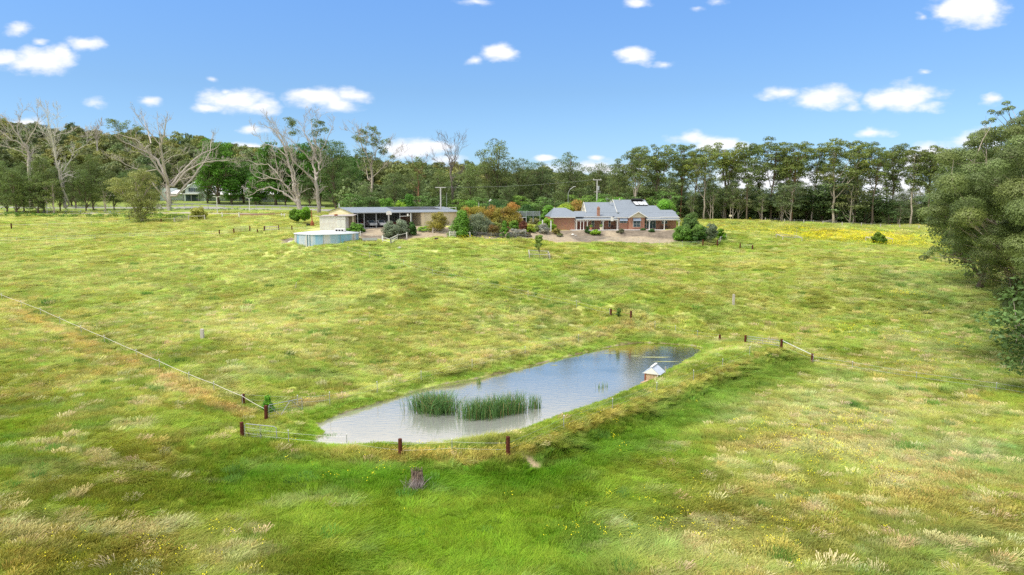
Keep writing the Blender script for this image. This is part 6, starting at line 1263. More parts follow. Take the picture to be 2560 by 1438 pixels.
t4, h4 = pole('street_light', 'curved-arm street light rising out of the orange-leaved tree', 1420, 186, 483, .08, m_galv, cat='street light'); q = MB(); q.tube([(0, 0, h4), (.5, 0, h4 + 1.0), (1.4, 0, h4 + 1.7)], .05, 6); q.build('arm', m_galv, t4); q = MB(); q.box(1.35, 2.0, -.12, .12, h4 + 1.68, h4 + 1.8); q.build('lamp_head', m_white, t4)
def twin_lamp(lb, u, D, vt, vb):
    x = xat(u, D); z = gz(x, D); h = zat(vt, D) - z; t = thing('arena_light', lb, 'lamp post', (x, D, z), group='floodlight poles by the road'); q = MB(); q.tube([(0, 0, -.3), (0, 0, h)], .11, 8); q.build('pole', m_white, t)
    for s in (-1, 1): q = MB(); q.beam((0, 0, h), (s * .75, 0, h + .12), .1); q.build('arm', m_white, t); q = MB(); q.box(s * .75 - .3, s * .75 + .3, -.2, .2, h + .08, h + .2); q.build('lamp_head', m_white, t)
twin_lamp('white twin-headed floodlight pole at the left roadside', 117, 208, 489, 528); twin_lamp('white twin-headed floodlight pole behind the yellow bush', 543, 206, 493, 540); twin_lamp('white floodlight pole in front of the guardrail near the dark plane trees', 624, 214, 496, 525)
t, h = pole('yard_floodlight', 'white floodlight tilted on a dark pole above the orange shrubs', 1223, 172, 503, .05, m_dark, cat='floodlight'); q = MB(); q.beam((0, 0, h), (.5, 0, h + .45), .2, .3); q.build('lamp_head', m_white, t)
t, h = pole('small_white_pole', 'short white pole with hooked top above the orange shrubs', 1197, 170, 507, .06, m_white); t, h = pole('thin_marker_pole', 'thin white pole beside the round bush in the buttercup field', 2216, 168, 580, .04, m_white); t, h = pole('thin_marker_pole', 'thin wire-like pole beside the empty tree guard', 1995, 165, 566, .03, m_galv)
t, h = pole('gate_flue', 'white flue pipe just behind the shed gable apex', 848, 172, 509, .14, m_white)
# power line between the poles and away to the left
def wire(lb, a, b, sag, r=.014):
    a = Vector(a); b = Vector(b); q = MB(); n = 14; q.tube([(b - a) * (k / n) + Vector((0, 0, -sag * 4 * (k / n) * (1 - k / n))) for k in range(n + 1)], r, 4, False); o = q.build('power_line', m_galv); o.location = a; tag(o, lb, 'power line'); return o
pa = Vector(t1.location) + Vector((0, 0, h1)); pb = Vector(t2.location) + Vector((0, 0, h2))
wire('overhead power line hanging between the T pole and the transformer pole', pa + Vector((1.2, 0, 0)), pb + Vector((-1.0, 0, 0)), .6, .014)
q = MB(); q.tube([(0, 0, h1 * .62), (-1.9, -.4, h1 * .30)], .03, 5); q.build('stay_wire', m_galv, t1)
# steel yards behind the garden and pipe rails behind the shed
def panel_yard(lb, D, u0, u1, v0, v1, bars=5, posts=5, m_=None, name='cattle_yard'):
    x0 = xat(u0, D); L_ = xat(u1, D) - x0; z0 = zat(v1, D); ht = zat(v0, D) - z0; t = thing(name, lb, 'cattle yard', (x0, D, z0)); q = MB()
    for k in range(bars): z = ht * (.12 + .88 * k / (bars - 1)); q.tube([(0, 0, z), (L_, 0, z)], .045, 5)
    q.build('rail', m_ or m_galv, t)
    for k in range(posts): x = L_ * k / (posts - 1); q = MB(); q.tube([(x, .08, -1.4), (x, .08, ht + .1)], .07, 6); q.build('post', m_ or m_galv, t)
    return t
panel_yard('grey steel cattle yard panels behind the garden shrubs', 172, 1282, 1350, 529, 541, 5, 5, mat('blue_grey_pipe', (.36, .40, .45), .5)); panel_yard('pale pipe rails and hoops standing behind the shed roof', 182, 1062, 1140, 519, 527, 2, 6, m_white, 'pipe_rail_yard')
# ------------------------------------------------------------------ tree guards
def tree_guard(lb, P, h, m_=None, mesh=True, w=.09):
    P = [Vector(p) for p in P]; o = P[0]; t = thing('tree_guard', lb, 'tree guard', tuple(o)); m_ = m_ or m_timber; n = len(P)
    zt = max(p.z for p in P) + h if mesh else None
    for p in P: q = MB(); a = p - o; q.box(a.x - w / 2, a.x + w / 2, a.y - w / 2, a.y + w / 2, a.z - .2, a.z + h + .04); q.build('post', m_, t)
    for i in range(n): a = P[i] - o; c = P[(i + 1) % n] - o; q = MB(); q.beam((a.x, a.y, a.z + h - .02), (c.x, c.y, c.z + h - .02), w * .8); q.build('rail', m_, t)
    if mesh:
        q = MB()
        for i in range(n):
            a = P[i] - o; c = P[(i + 1) % n] - o
            for k in range(1, 12): b = a.lerp(c, k / 12); q.tube([(b.x, b.y, b.z + .05), (b.x, b.y, b.z + h - .05)], .008, 3, False)
            for z in (.3, .6, .9): q.tube([(a.x, a.y, a.z + z), (c.x, c.y, c.z + z)], .008, 3, False)
        q.build('wire_mesh', m_galv, t)
c = G(1348, 646); tree_guard('square timber and mesh guard around the lone sapling below the garden', [(c.x + a, c.y + b, gz(c.x + a, c.y + b)) for a, b in ((-1.9, -1.9), (1.9, -1.9), (1.75, 1.9), (-1.95, 1.9))], 1.05, w=.13)
c = G(2197, 607); tree_guard('square rail guard around the round bush in the buttercup field', [(c.x + a, c.y + b, gz(c.x + a, c.y + b)) for a, b in ((-2.0, -2), (2.0, -2), (2, 2), (-2.0, 2))], 1.1, w=.14, mesh=False)
c = G(1972, 600); tree_guard('empty low rail guard with bare earth in the field beyond the house', [(c.x + a, c.y + b, gz(c.x + a, c.y + b)) for a, b in ((-2.2, -2), (2.2, -2), (2.2, 2), (-2.2, 2))], 1.0, w=.12, mesh=False)
# ------------------------------------------------------------------ shrubs and small trees
def shrub(lb, u, v, wpx, hpx, base, kind='round', name='garden_shrub', group=None, D=None, leaf=.2, dens=1.0, seed=None, cat='shrub', tipc=None, stem=False, n_c=None):
    """a bush whose foot shows at pixel (u, v), wpx wide and hpx high"""
    p = G(u, v) if D is None else Vector((xat(u, D), D, gz(xat(u, D), D))); k = p.y / F; g_ = 1.2 if (1120 < u < 1420 and 12 < hpx < 62) else 1.0; W = wpx * k * g_; Hh = hpx * k * g_; r = np.random.default_rng(seed if seed is not None else int(u * 7 + v))
    t = thing(name, lb, cat, tuple(p), group=group); n_c = n_c or int(14 + 8 * W); C = []; T_ = []
    for i in range(n_c):
        d = r.normal(size=3); d /= np.linalg.norm(d); d[2] = abs(d[2]) if kind != 'tree' else d[2]; q = r.random() ** .35
        if kind == 'cone': zz = r.random() ** 1.1; rad_ = (1 - zz) ** .8 * .5; a = r.random() * 6.28; c = [math.cos(a) * rad_ * W * q, math.sin(a) * rad_ * W * q, Hh * (.06 + zz * .86)]
        elif kind == 'tree': c = [d[0] * W * .38 * q, d[1] * W * .38 * q, Hh * (.60 + d[2] * .36 * q)]
        else: c = [d[0] * W * .40 * q, d[1] * W * .40 * q, Hh * (.10 + d[2] * .72 * q)]
        C.append(c)
    C = np.array(C); s = max(.22, min(W, Hh) * .17); R = np.tile([s, s, s * .8], (len(C), 1)) * r.uniform(.75, 1.25, (len(C), 1))
    tc = tint_clump(base, r, .25, .14, len(C))
    if tipc is not None:
        w_ = np.clip((C[:, 2] / Hh - .25) * 1.2 + r.normal(0, .2, len(C)), 0, 1)[:, None]; tc = tc * (1 - w_) + np.array([tipc]) * (1 + r.normal(0, .15, (len(C), 1))) * w_
    crown_obj('foliage', [leafcloud(C, R, 170 * dens, leaf, 1.9, tc, r, .6, .5, droop=.2, jit=.30)], t)
    q = MB(); nb = 3 if kind != 'tree' else 1
    for i in range(nb): q.tube(bez((0, 0, -.2), (r.normal(0, .1 * W * .5), 0, Hh * .3), tuple(C[i] * [.6, .6, .8]) if kind != 'tree' else (0, 0, Hh * .7), 5), [.05 + .02 * W, .045, .04, .03, .02], 6)
    for i in range(3, min(9, len(C))): q.tube([(0, 0, Hh * .25), tuple(C[i] * .55 + np.array([0, 0, Hh * .12])), tuple(C[i])], [.04, .03, .015], 5)
    q.build('stem', bark_dark, t)
    return t
OLV = (.20, .26, .16); LIM = (.28, .48, .04); MID = (.15, .32, .04); DRK = (.08, .18, .045); GOLD = (.32, .30, .055); ORG = (.42, .20, .04); SIL = (.40, .42, .38); REDB = (.20, .08, .05)
shrub('rounded olive bush with yellow-brown leaves in front of the roller doors', 1096, 577, 60, 50, GOLD, tipc=(.32, .28, .06), leaf=.18, dens=1.3)
shrub('big dark green conical bush behind the white three-rail gate', 1155, 592, 62, 62, MID, 'cone', leaf=.3, dens=1.2, n_c=60); shrub('grey-green olive bush beside the big dark conical bush', 1196, 586, 52, 52, OLV, tipc=(.34, .40, .26), leaf=.2, dens=1.4)
shrub('silvery olive tree, nearer the tank of the two in front of the shed', 976, 597, 44, 50, OLV, tipc=(.38, .46, .32), leaf=.2, dens=1.5); shrub('silvery olive tree, nearer the roller doors of the two in front of the shed', 1006, 591, 44, 48, OLV, tipc=(.40, .48, .34), leaf=.2, dens=1.5); shrub('dark green leaning bush below the silvery olives', 1030, 589, 24, 40, DRK, leaf=.24)
shrub('low bright green ground cover below the roller doors', 1062, 577, 54, 12, LIM, leaf=.2, dens=1.6); shrub('leafy mid-green bush between old white shed and open bays', 890, 583, 52, 28, MID, tipc=(.16, .30, .05), leaf=.26, dens=1.2)
shrub('rounded light green shrub right of the garden hut', 1234, 567, 32, 34, LIM, leaf=.22); 
for k, (u, v, wd, ht, lb) in enumerate([(1168, 533, 44, 44, 'orange-tipped shrub at the shed end of the orange hedge'), (1195, 536, 50, 50, 'orange and yellow shrub below the short white pole'), (1225, 537, 50, 52, 'orange and yellow shrub in the middle of the orange hedge'), (1250, 552, 54, 44, 'olive and orange shrub stepping down in front of the hedge'), (1278, 540, 50, 60, 'orange-crowned shrub at the cattle yard end of the hedge')]): shrub(lb, u, v, wd, ht, GOLD, group='orange-tipped hedge shrubs', D=164 - k, tipc=(.56, .27, .07) if k % 2 == 0 else (.46, .40, .06), dens=1.3)
shrub('dark olive rounded shrub at the yard end of the orange hedge', 1262, 548, 40, 44, (.16, .17, .05), D=160, dens=1.2, tipc=(.30, .20, .06)); shrub('bright lime shrub under the orange hedge', 1262, 552, 24, 20, LIM); shrub('small conical gold-brown shrub beside the fence below the garden', 1234, 591, 30, 28, (.18, .16, .05), tipc=(.34, .20, .07), leaf=.16, dens=1.3); shrub('narrow upright green shrub at the foot of the bank', 1261, 596, 20, 36, MID, 'cone', leaf=.22)
shrub('silver-leaved shrub low on the bank, nearer the narrow green shrub', 1284, 593, 26, 22, SIL, leaf=.16, dens=1.4); shrub('wider silver-leaved shrub beside the red-brown bush', 1304, 591, 30, 17, SIL, leaf=.16, dens=1.4); shrub('red-brown bush on the bank between silver and gold shrubs', 1308, 579, 22, 24, REDB, leaf=.16); shrub('golden green bush beside the red-brown bush', 1326, 581, 24, 20, LIM, tipc=(.45, .33, .05)); shrub('tall grey shrub in front of the white garden posts', 1360, 583, 28, 24, SIL, leaf=.16, dens=1.2)
shrub('round dark green arched shrub between the white posts', 1365, 565, 34, 26, DRK, dens=1.4); shrub('pale flowering shrub beside the drive in mid garden', 1338, 566, 34, 22, (.30, .30, .14), leaf=.16); shrub('light green shrub behind the small shelter', 1318, 556, 44, 18, (.22, .30, .10)); shrub('round bright green tree below the garage roof end', 1366, 545, 44, 28, LIM, D=157, dens=1.4)
shrub('dark green shrub with orange tips against the garage wall', 1417, 574, 36, 28, MID, tipc=(.30, .22, .05), dens=1.3); shrub('small green shrub at the garage corner', 1396, 572, 16, 14, MID); shrub('yellow-green shrub where the bank meets the terrace', 1390, 586, 22, 16, (.28, .26, .07)); shrub('dark upright shrub in front of the left verandah posts', 1468, 583, 15, 22, DRK, leaf=.18); shrub('bright lime spreading shrub on the bank below the chimney', 1489, 587, 34, 14, LIM, leaf=.2, dens=1.5); shrub('grey-brown low shrub on the bank under the blue awnings', 1552, 583, 24, 12, (.20, .22, .13), leaf=.15)
shrub('small dark low shrub on the terrace edge below the gable window', 1608, 576, 15, 5, DRK, leaf=.12); shrub('small dark round shrub on the terrace edge before the sliding doors', 1629, 580, 18, 8, DRK, leaf=.12)
shrub('light green leafy tree at the right house corner on the bank', 1706, 602, 52, 50, MID, tipc=(.22, .34, .10), leaf=.24, dens=1.4, n_c=60); shrub('big round dark green tree right behind the house corner', 1727, 588, 46, 58, DRK, tipc=(.20, .30, .07), D=154, leaf=.24, dens=1.4, n_c=60); shrub('bright lime shrub wedged between the house-corner trees', 1728, 590, 22, 26, LIM, D=151); shrub('glossy dark green tree beside the red gate post', 1748, 605, 44, 56, DRK, tipc=(.22, .36, .06), leaf=.26, dens=1.3, n_c=50)
shrub('fine-leaved grey-green young tree between the two red posts', 1777, 611, 38, 50, OLV, 'tree', leaf=.18, dens=1.8, n_c=40); shrub('round bright lime tree at the outer end of the house garden', 1802, 599, 26, 36, (.16, .34, .02), leaf=.24, dens=1.6)
shrub('round dark green bush alone in the buttercup field', 2197, 612, 37, 34, (.12, .24, .02), tipc=(.26, .36, .03), leaf=.26, dens=1.8, name='round_bush', n_c=50); shrub('slim sapling with pale leaves inside the square guard', 1348, 648, 26, 64, (.26, .38, .08), 'tree', leaf=.2, dens=1.3, name='sapling', cat='tree', n_c=20)
shrub('small round-headed green tree nearer the tank', 763, 562, 30, 46, (.11, .26, .02), 'tree', tipc=(.24, .46, .03), leaf=.26, dens=2.2, name='small_tree', cat='tree', n_c=40, group=None); shrub('small round-headed green tree farther from the tank', 741, 561, 34, 38, (.10, .22, .02), 'tree', tipc=(.22, .42, .03), leaf=.26, dens=2.2, name='small_tree', cat='tree', n_c=40)
shrub('yellow-leaved bush behind the pale timber rail', 495, 547, 42, 38, (.40, .44, .08), tipc=(.62, .62, .18), leaf=.24, dens=1.6, D=190, n_c=45); shrub('bright green bushy tree behind the house chimney', 1513, 500, 40, 34, MID, D=178, tipc=(.18, .38, .04), leaf=.3, dens=1.4, n_c=60)
shrub('orange-leaved round tree behind the house left roofs', 1440, 520, 66, 70, (.22, .22, .05), D=176, tipc=(.56, .30, .07), leaf=.28, dens=1.6, name='autumn_tree', cat='tree', n_c=80)
for u, wd, ht, D, c, lb in [(1505, 62, 76, 180, MID, 'bright green tree behind the middle of the house'), (1545, 56, 74, 182, MID, 'green tree behind the tall roof gable'), (1590, 66, 70, 184, DRK, 'dark green tree just above the tall roof ridge'), (1660, 80, 70, 180, MID, 'green tree behind the low right roofs'), (1412, 60, 52, 174, LIM, 'lime green tree behind the garage roof'), (1375, 44, 46, 176, MID, 'small green tree left of the garage roof')]: shrub(lb, u, 540, wd, ht, c, D=D, tipc=tuple(min(.6, x * 1.8) for x in c), leaf=.3, dens=1.5, name='garden_tree', cat='tree', n_c=60)
for u, wd, ht, D, c, lb in [(1018, 50, 84, 183, (.10, .26, .03), 'bright green conical tree behind the shed roof beside the red-trunked gum'), (1000, 40, 62, 181, LIM, 'low light green tree behind the long shed roof'), (965, 46, 70, 184, MID, 'green bushy tree above the open bays'), (1180, 56, 56, 176, MID, 'green tree behind the garden hut'), (1240, 66, 58, 178, DRK, 'dark green tree behind the orange hedge'), (1310, 60, 62, 182, DRK, 'dark green tree behind the steel yards')]: shrub(lb, u, 520, wd, ht, c, D=D, leaf=.34, dens=1.3, name='green_tree', cat='tree', n_c=50)
for u, v, wd, ht, c, tc_, lb in [(1222, 575, 26, 22, OLV, None, 'grey-green shrub between the olive bush and the small conical shrub'), (1284, 572, 24, 22, MID, (.3, .45, .06), 'fresh green shrub beside the drive end'), (1300, 566, 26, 18, (.30, .26, .12), None, 'straw-coloured shrub left of the small shelter'), (1345, 578, 26, 16, (.26, .34, .10), None, 'low yellowish-green shrub in front of the pale flowering one'),
        (1384, 566, 20, 26, MID, None, 'upright green shrub against the garage end wall'), (1322, 592, 20, 10, (.24, .20, .12), None, 'low dry brown shrub at the foot of the garden bank'), (1268, 580, 16, 14, REDB, None, 'small reddish shrub above the narrow upright one'), (1400, 592, 18, 9, (.22, .26, .10), None, 'low olive tuft at the foot of the terrace bank'), (1240, 575, 30, 18, (.34, .40, .10), None, 'pale green spreading shrub above the fence line'), (1336, 552, 34, 18, (.30, .36, .14), None, 'pale feathery shrub behind the small shelter roof')]: shrub(lb, u, v, wd, ht, c, tipc=tc_, leaf=.18, dens=1.3)
# low dark hedge and clumps along the left road
hp = GP([(-60, 544), (60, 544), (150, 545), (240, 545), (300, 546), (350, 546), (420, 548), (470, 549)])
r = np.random.default_rng(12); C = []
for i in range(len(hp) - 1):
    n_ = int(np.linalg.norm(hp[i + 1] - hp[i]) / .55)
    for k in range(n_): p = hp[i] + (hp[i + 1] - hp[i]) * k / n_; C.append(p + [r.normal(0, .3), r.normal(0, .5), .35 + r.random() * .75])
C = np.array(C); o = crown_obj('hedge', [leafcloud(C, np.tile([.75, .7, .6], (len(C), 1)), 55, .32, 2.6, tint_clump((.10, .24, .025), r, .2, .2, len(C)), r, .5, .4)], None); tag(o, 'long low strappy green hedge between road and left paddock', 'hedge')
def strip(name, lb, pts, w, z, base, dn, lf, cat, sp=.8, kind=None, seedn=1):
    r = np.random.default_rng(seedn); P = GP(pts); C = []
    for i in range(len(P) - 1):
        n_ = max(1, int(np.linalg.norm(P[i + 1] - P[i]) / sp))
        for k in range(n_):
            if r.random() < .85: C.append(P[i] + (P[i + 1] - P[i]) * k / n_ + [r.normal(0, .3), r.normal(0, w), z * (.5 + r.random())])
    C = np.array(C); o = crown_obj(name, [leafcloud(C, np.tile([.55, .5, .35], (len(C), 1)), dn, lf, 2, tint_clump(base, r, .1, .2, len(C)), r, .5, .4)], None); tag(o, lb, cat, kind=kind)
strip('agapanthus_flowers', 'pale blue flowers in a long strip beside the left road', [(-60, 533), (60, 533), (150, 534), (240, 535), (300, 536)], .7, .6, (.40, .46, .62), 16, .2, 'flowers', kind='stuff', seedn=2); strip('agapanthus_flowers', 'lilac and pale blue flowers at the foot of the left roadside gums', [(-60, 520), (60, 520), (150, 521), (260, 521), (330, 522)], .8, .6, (.42, .42, .58), 14, .2, 'flowers', kind='stuff', seedn=3)
strip('roadside_plants', 'dark green strappy plants between the two flower strips', [(-60, 526), (60, 526), (150, 527), (260, 528), (400, 529)], 1.2, .5, (.10, .22, .03), 20, .3, 'plants', 1.8, kind='stuff', seedn=4); strip('roadside_plants', 'dark green plants along the verge below the guardrail', [(400, 526), (520, 528), (600, 528), (690, 530)], .8, .5, (.09, .20, .03), 26, .3, 'plants', 1.2, kind='stuff', seedn=5)
# ------------------------------------------------------------------ reeds in the pond
def reeds(lb, pts, n, h, base, seed, spread=.5, lean=.12, name='reed_clump', group=None, wd=.035):
    """upright blades rising out of the water around the given foot points"""
    r = np.random.default_rng(seed); P = np.array([atz(u, v, ZW) for u, v in pts]); o = P.mean(0); V = []; Fc = []; Cl = []
    for i in range(n):
        k = r.random() * (len(P) - 1); a = int(k); p = P[a] + (P[min(a + 1, len(P) - 1)] - P[a]) * (k - a) - o; p = p + [r.normal(0, spread), r.normal(0, spread * .8), -.3]
        hh = h * (.42 + .62 * r.random() ** .7); q = r.normal(0, lean, 2) + (np.array([p[0], p[1]]) * .04 if lean > .2 else 0); mid = p + [q[0] * hh * .35, q[1] * hh * .35, hh * .6]; tip = p + [q[0] * hh * 1.3, q[1] * hh * 1.3, hh * (1.02 - .35 * min(1, np.hypot(*q)))]
        a_ = r.random() * 6.28; w_ = np.array([math.cos(a_), math.sin(a_), 0]) * wd * (.7 + .6 * r.random()) * .5; b0 = len(V)
        V += [p - w_, p + w_, mid + w_, mid - w_, tip]; Fc += [(b0, b0 + 1, b0 + 2, b0 + 3), (b0 + 3, b0 + 2, b0 + 4)]
        c = np.array(base) * (1 + r.normal(0, .22)) ; c = c if r.random() < .88 else np.array([.40, .34, .14]); Cl += [c * .8, c * .8, c, c, c * 1.25]
    ob = mesh_np(name, np.array(V), Fc, leafm, col=np.clip(np.array(Cl), 0, 1)); ob.location = tuple(o); tag(ob, lb, 'reeds', group); return ob
REED = (.12, .25, .07)
reeds('leaning, spiky reed clump, the nearer to the tape fence of the two big ones', [(1055, 1024), (1075, 1028), (1098, 1031), (1112, 1030)], 1300, 2.5, REED, 1, .75, .36, group='reed clumps in the pond'); reeds('long upright reed bed stretching through the middle of the pond', [(1172, 1046), (1200, 1045), (1230, 1040), (1265, 1033), (1300, 1028)], 1500, 2.35, REED, 2, .55, .15, group='reed clumps in the pond'); reeds('thin end of upright reeds beyond the long reed bed', [(1332, 1022), (1343, 1020)], 90, 1.8, REED, 3, .25, .06, group='reed clumps in the pond')
reeds('few thin reeds alone near the duck shelter', [(1497, 970), (1502, 971), (1516, 968)], 34, 1.1, REED, 4, .16, .08, wd=.03); reeds('small reed tuft against the far bank', [(1196, 960), (1200, 961)], 45, 1.2, (.12, .26, .05), 5, .12, .1, wd=.03)
for lb, pts, n_, sd_ in [('low green weed mat at the near left tip of the pond', [(790, 1092), (812, 1090), (835, 1088)], 500, 6), ('small floating weed tuft near the first bank post', [(960, 1110), (975, 1109)], 160, 7), ('green weed tuft just off the near shore by the bank post', [(985, 1112), (1003, 1111)], 160, 8), ('weed clumps along the near right shore', [(1320, 1070), (1350, 1060), (1400, 1043), (1450, 1026), (1500, 1008), (1560, 984)], 900, 9), ('weed fringe along the far shore of the pond', [(900, 1024), (1000, 991), (1100, 964), (1200, 946), (1330, 917), (1460, 884), (1590, 860), (1700, 864)], 1900, 10)]: reeds(lb, pts, n_, .45, (.14, .30, .04), sd_, .3, .35, 'pond_weed', wd=.05)
# floating algae rafts
m_algae = mat('pale_floating_algae', (.30, .32, .16), .8, .2, 4)
for k, (u, v, rx, ry) in enumerate([(1385, 913, .5, .2), (1525, 883, 1.2, .25), (1590, 890, .8, .25), (1640, 893, 2.2, .35), (1665, 904, 1.5, .25), (1560, 878, .7, .2)]):
    p = atz(u, v, ZW + .012); r = np.random.default_rng(k); q = MB(); n_ = 16; ring = [(rx * math.cos(a) * (.6 + .5 * r.random()), ry * math.sin(a) * (.6 + .5 * r.random()), 0) for a in [i * 2 * math.pi / n_ for i in range(n_)]]; q.add([(0, 0, .01)] + ring, [(0, 1 + i, 1 + (i + 1) % n_) for i in range(n_)]); o = q.build('algae_raft', m_algae); o.location = tuple(p); tag(o, 'pale green algae raft at the dark end of the pond, %s from the reeds' % ORD[k], 'algae', 'floating algae rafts')
# ------------------------------------------------------------------ duck shelter, burrow, small things
def duck():
    p = atz(1634, 947, ZW + .26); t = thing('duck_shelter', 'small wooden duck shelter with corrugated roof and white gable at the water edge', 'shelter', tuple(p), math.radians(-28)); L_, W_, hh = 1.75, 1.5, .72
    mb_ = mat('rough_brown_boards', (.34, .22, .13), .9, .3, 6, col2=(.62, .46, .30), bump=.5)
    q = MB(); q.box(-W_ / 2 + .1, W_ / 2 - .1, -L_ / 2 + .05, -L_ / 2 + .11, .0, hh); q.box(-W_ / 2 + .1, -W_ / 2 + .16, -L_ / 2 + .12, L_ / 2 - .1, .0, hh); q.box(W_ / 2 - .16, W_ / 2 - .1, -L_ / 2 + .12, L_ / 2 - .1, .25, hh * .8); q.build('wall', mb_, t)
    for sx in (-1, 1):
        for sy in (-1, 1): q = MB(); q.box(sx * (W_ / 2 - .1) - .06, sx * (W_ / 2 - .1) + .06, sy * (L_ / 2 - .05) - .06, sy * (L_ / 2 - .05) + .06, -1.1, hh); q.build('post', m_timber if sx > 0 else m_rust, t)
    q = MB(); y = -L_ / 2 - .02; q.add([(-W_ / 2 - .12, y, hh - .02), (W_ / 2 + .12, y, hh - .02), (0, y, hh + .62), (-W_ / 2 - .12, y - .03, hh - .02), (W_ / 2 + .12, y - .03, hh - .02), (0, y - .03, hh + .62)], [(2, 1, 0), (3, 4, 5), (0, 1, 4, 3), (1, 2, 5, 4), (2, 0, 3, 5)]); q.build('gable', m_white, t)
    q = MB(); n_ = 22
    for s in (-1, 1):
        V = []; 
        for i in range(n_ * 2 + 1): y = -L_ / 2 - .06 + (L_ + .12) * i / (n_ * 2); dz = .028 * (i % 2); V += [(0, y, hh + .68 + dz), (s * (W_ / 2 + .2), y, hh - .06 + dz)]
        q.add(V, [(2 * i, 2 * i + 1, 2 * i + 3, 2 * i + 2) for i in range(n_ * 2)])
    q.build('corrugated_roof', mat('grey_blue_corrugated', (.50, .56, .66), .4, .08, 3, metal=.2), t); q = MB(); q.beam((0, -L_ / 2 - .05, hh + .74), (0, L_ / 2 + .05, hh + .74), .22, .05); q.build('ridge_cap', m_white, t)
    q = MB(); q.beam((-.2, -L_ / 2 - .02, .05), (-.75, -L_ / 2 - .9, -.1), .3, .05); q.build('ramp', mb_, t)
duck()
def burrow():
    p = G(1043, 1218); t = thing('dead_stump', 'charred hollow stump with a tangle of dead grey twigs on the bank face', 'stump', tuple(p)); r = np.random.default_rng(4); q = MB()
    for i in range(14): a = i / 14 * 6.28; h = .75 + .5 * r.random(); x, y = .30 * math.cos(a), .26 * math.sin(a) + .1; q.tube([(x, y, -.2), (x * 1.05, y * 1.1, h * .6), (x * (1.0 + r.normal(0, .1)), y, h)], [.1, .075, .03], 6)
    q.build('stump', mat('charred_wood', (.05, .035, .03), .95, .4, 6, col2=(.34, .25, .18), bump=.6), t); q = MB(); q.tube([(0, .1, 0), (0, .1, .55)], .22, 10); q.build('hollow', m_black, t); q = MB()
    for i in range(170): a = r.random() * 6.28; s = Vector((r.normal(0, .28), -.45 + r.normal(0, .28), r.random() * .25)); d = Vector((r.normal(0, .4), r.normal(-.15, .35), .5 + r.random() * .5)) * (.35 + .4 * r.random()); q.tube([s, s + d * .5 + Vector(r.normal(0, .05, 3)), s + d], [.016, .011, .006], 3, False)
    q.build('twigs', mat('dead_grey_twigs', (.24, .19, .18), .9, .3, 6, col2=(.46, .40, .38)), t)
burrow()
shrub('small bright green thistle bush behind the tall red gate post', 671, 1032, 26, 44, (.13, .36, .02), 'cone', leaf=.12, dens=.8, name='wild_bush', n_c=40); shrub('wispy green weed bush between the two red posts above the pond end', 1547, 796, 12, 26, (.16, .30, .05), 'cone', leaf=.14, dens=.5, name='wild_bush', n_c=16)
for (u, v, lb) in [(2398, 1270 , ''),]: pass
t = thing('rusty_chiminea', 'rusty outdoor fire stove with a tall flue left of the white shed', 'fire stove', tuple(G(781, 568))); q = MB(); q.tube([(0, 0, .1), (0, 0, .5), (0, 0, 1.0), (0, 0, 1.4), (0, 0, 1.7)], [.38, .48, .42, .25, .12], 12); q.build('stove_body', m_rust, t); q = MB(); q.tube([(0, 0, 1.6), (-.15, 0, 4.2)], .11, 8); q.build('flue', m_rust, t); q = MB(); q.box(-1.4, -.6, -.3, .3, .25, .8); q.build('firewood_box', m_black, t)
t = thing('feed_trough', 'long low grey feed trough between the tank and the stepped fence', 'trough', tuple(G(925, 606))); q = MB(); q.box(-1.3, 1.3, -.35, .35, .35, .42); q.box(-1.3, 1.3, -.38, -.33, .43, .8); q.box(-1.3, 1.3, .33, .38, .43, .8); q.box(-1.35, -1.3, -.38, .38, .36, .8); q.box(1.3, 1.35, -.38, .38, .36, .8); q.build('trough', m_galv, t)
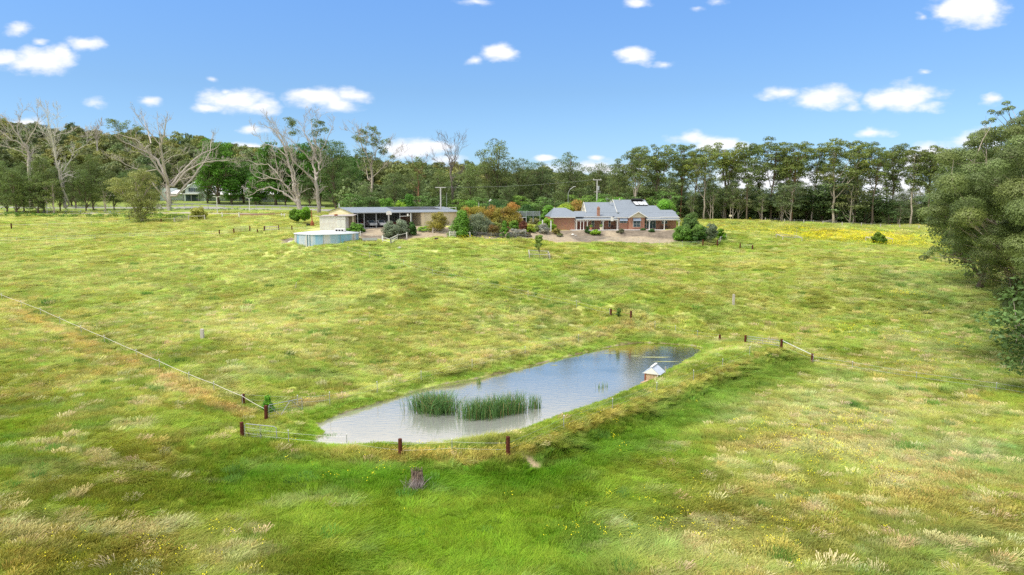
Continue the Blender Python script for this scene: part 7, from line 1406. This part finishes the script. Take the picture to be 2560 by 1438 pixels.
for s in (-1, 1): q = MB(); q.box(s * 1.1 - .05, s * 1.1 + .05, -.3, .3, -.1, .348); q.build('leg', m_rust, t)
q = MB(); q.tube([(0, 0, 0), (0, 0, .08), (0, 0, .35), (0, 0, .42)], [.28, .36, .36, .27], 14); o = q.build('black_feed_tub', m_black); o.location = G(1091, 600); tag(o, 'small black feed tub on the grass below the round olive bush', 'tub')
def rock(lb, u, v, s, seed, m_=None, name='rock'):
    bm = bmesh.new(); bmesh.ops.create_icosphere(bm, subdivisions=3, radius=s); r = random.Random(seed); ph = [r.random() * 6 for _ in range(6)]
    for vv in bm.verts: c = vv.co; f = 1 + .18 * math.sin(c.x / s * 2.3 + ph[0]) + .14 * math.sin(c.y / s * 3.1 + ph[1]) + .1 * math.sin(c.z / s * 4 + ph[2]); vv.co = Vector((c.x * f * 1.4, c.y * f, c.z * f * .55 + s * .2))
    me = bpy.data.meshes.new(name); bm.to_mesh(me); bm.free(); me.materials.append(m_ or m_conc); o = bpy.data.objects.new(name, me); COL.objects.link(o); o.location = G(u, v); tag(o, lb, 'rock'); return o
rock('flat pale grey rock in the grass right of the tank', 998, 622, .38, 1); rock('dark rock at the water edge of the near right shore', 1448, 1031, .22, 2, m_dark); rock('row end boulder beside the bank of dead grass left of the tank', 728, 607, .5, 3, m_timber); rock('white painted rock lying on the mulch bank below the terrace', 1432, 588, .25, 4, m_white); rock('pale rock on the mulch bank beside the white one', 1440, 590, .22, 5)
t = thing('fallen_log', 'long grey fallen log lying at the feet of the far gums', 'log', (xat(2090, 203), 203, gz(xat(2090, 203), 203))); q = MB(); q.tube([(-3.5, 0, .6), (0, .2, 1.4), (3.2, 0, 2.3)], [.28, .25, .2], 8); q.build('log', bark_dead, t)
t = thing('bird_box_stand', 'pale box on a post in front of the young gums beyond the field fence', 'nest box', (xat(1827, 195), 195, gz(xat(1827, 195), 195))); q = MB(); q.tube([(0, 0, -.2), (0, 0, 1.2)], .05, 6); q.build('post', m_timber, t); q = MB(); q.box(-.35, .35, -.2, .2, 1.2, 1.7); q.build('box', m_cream, t)
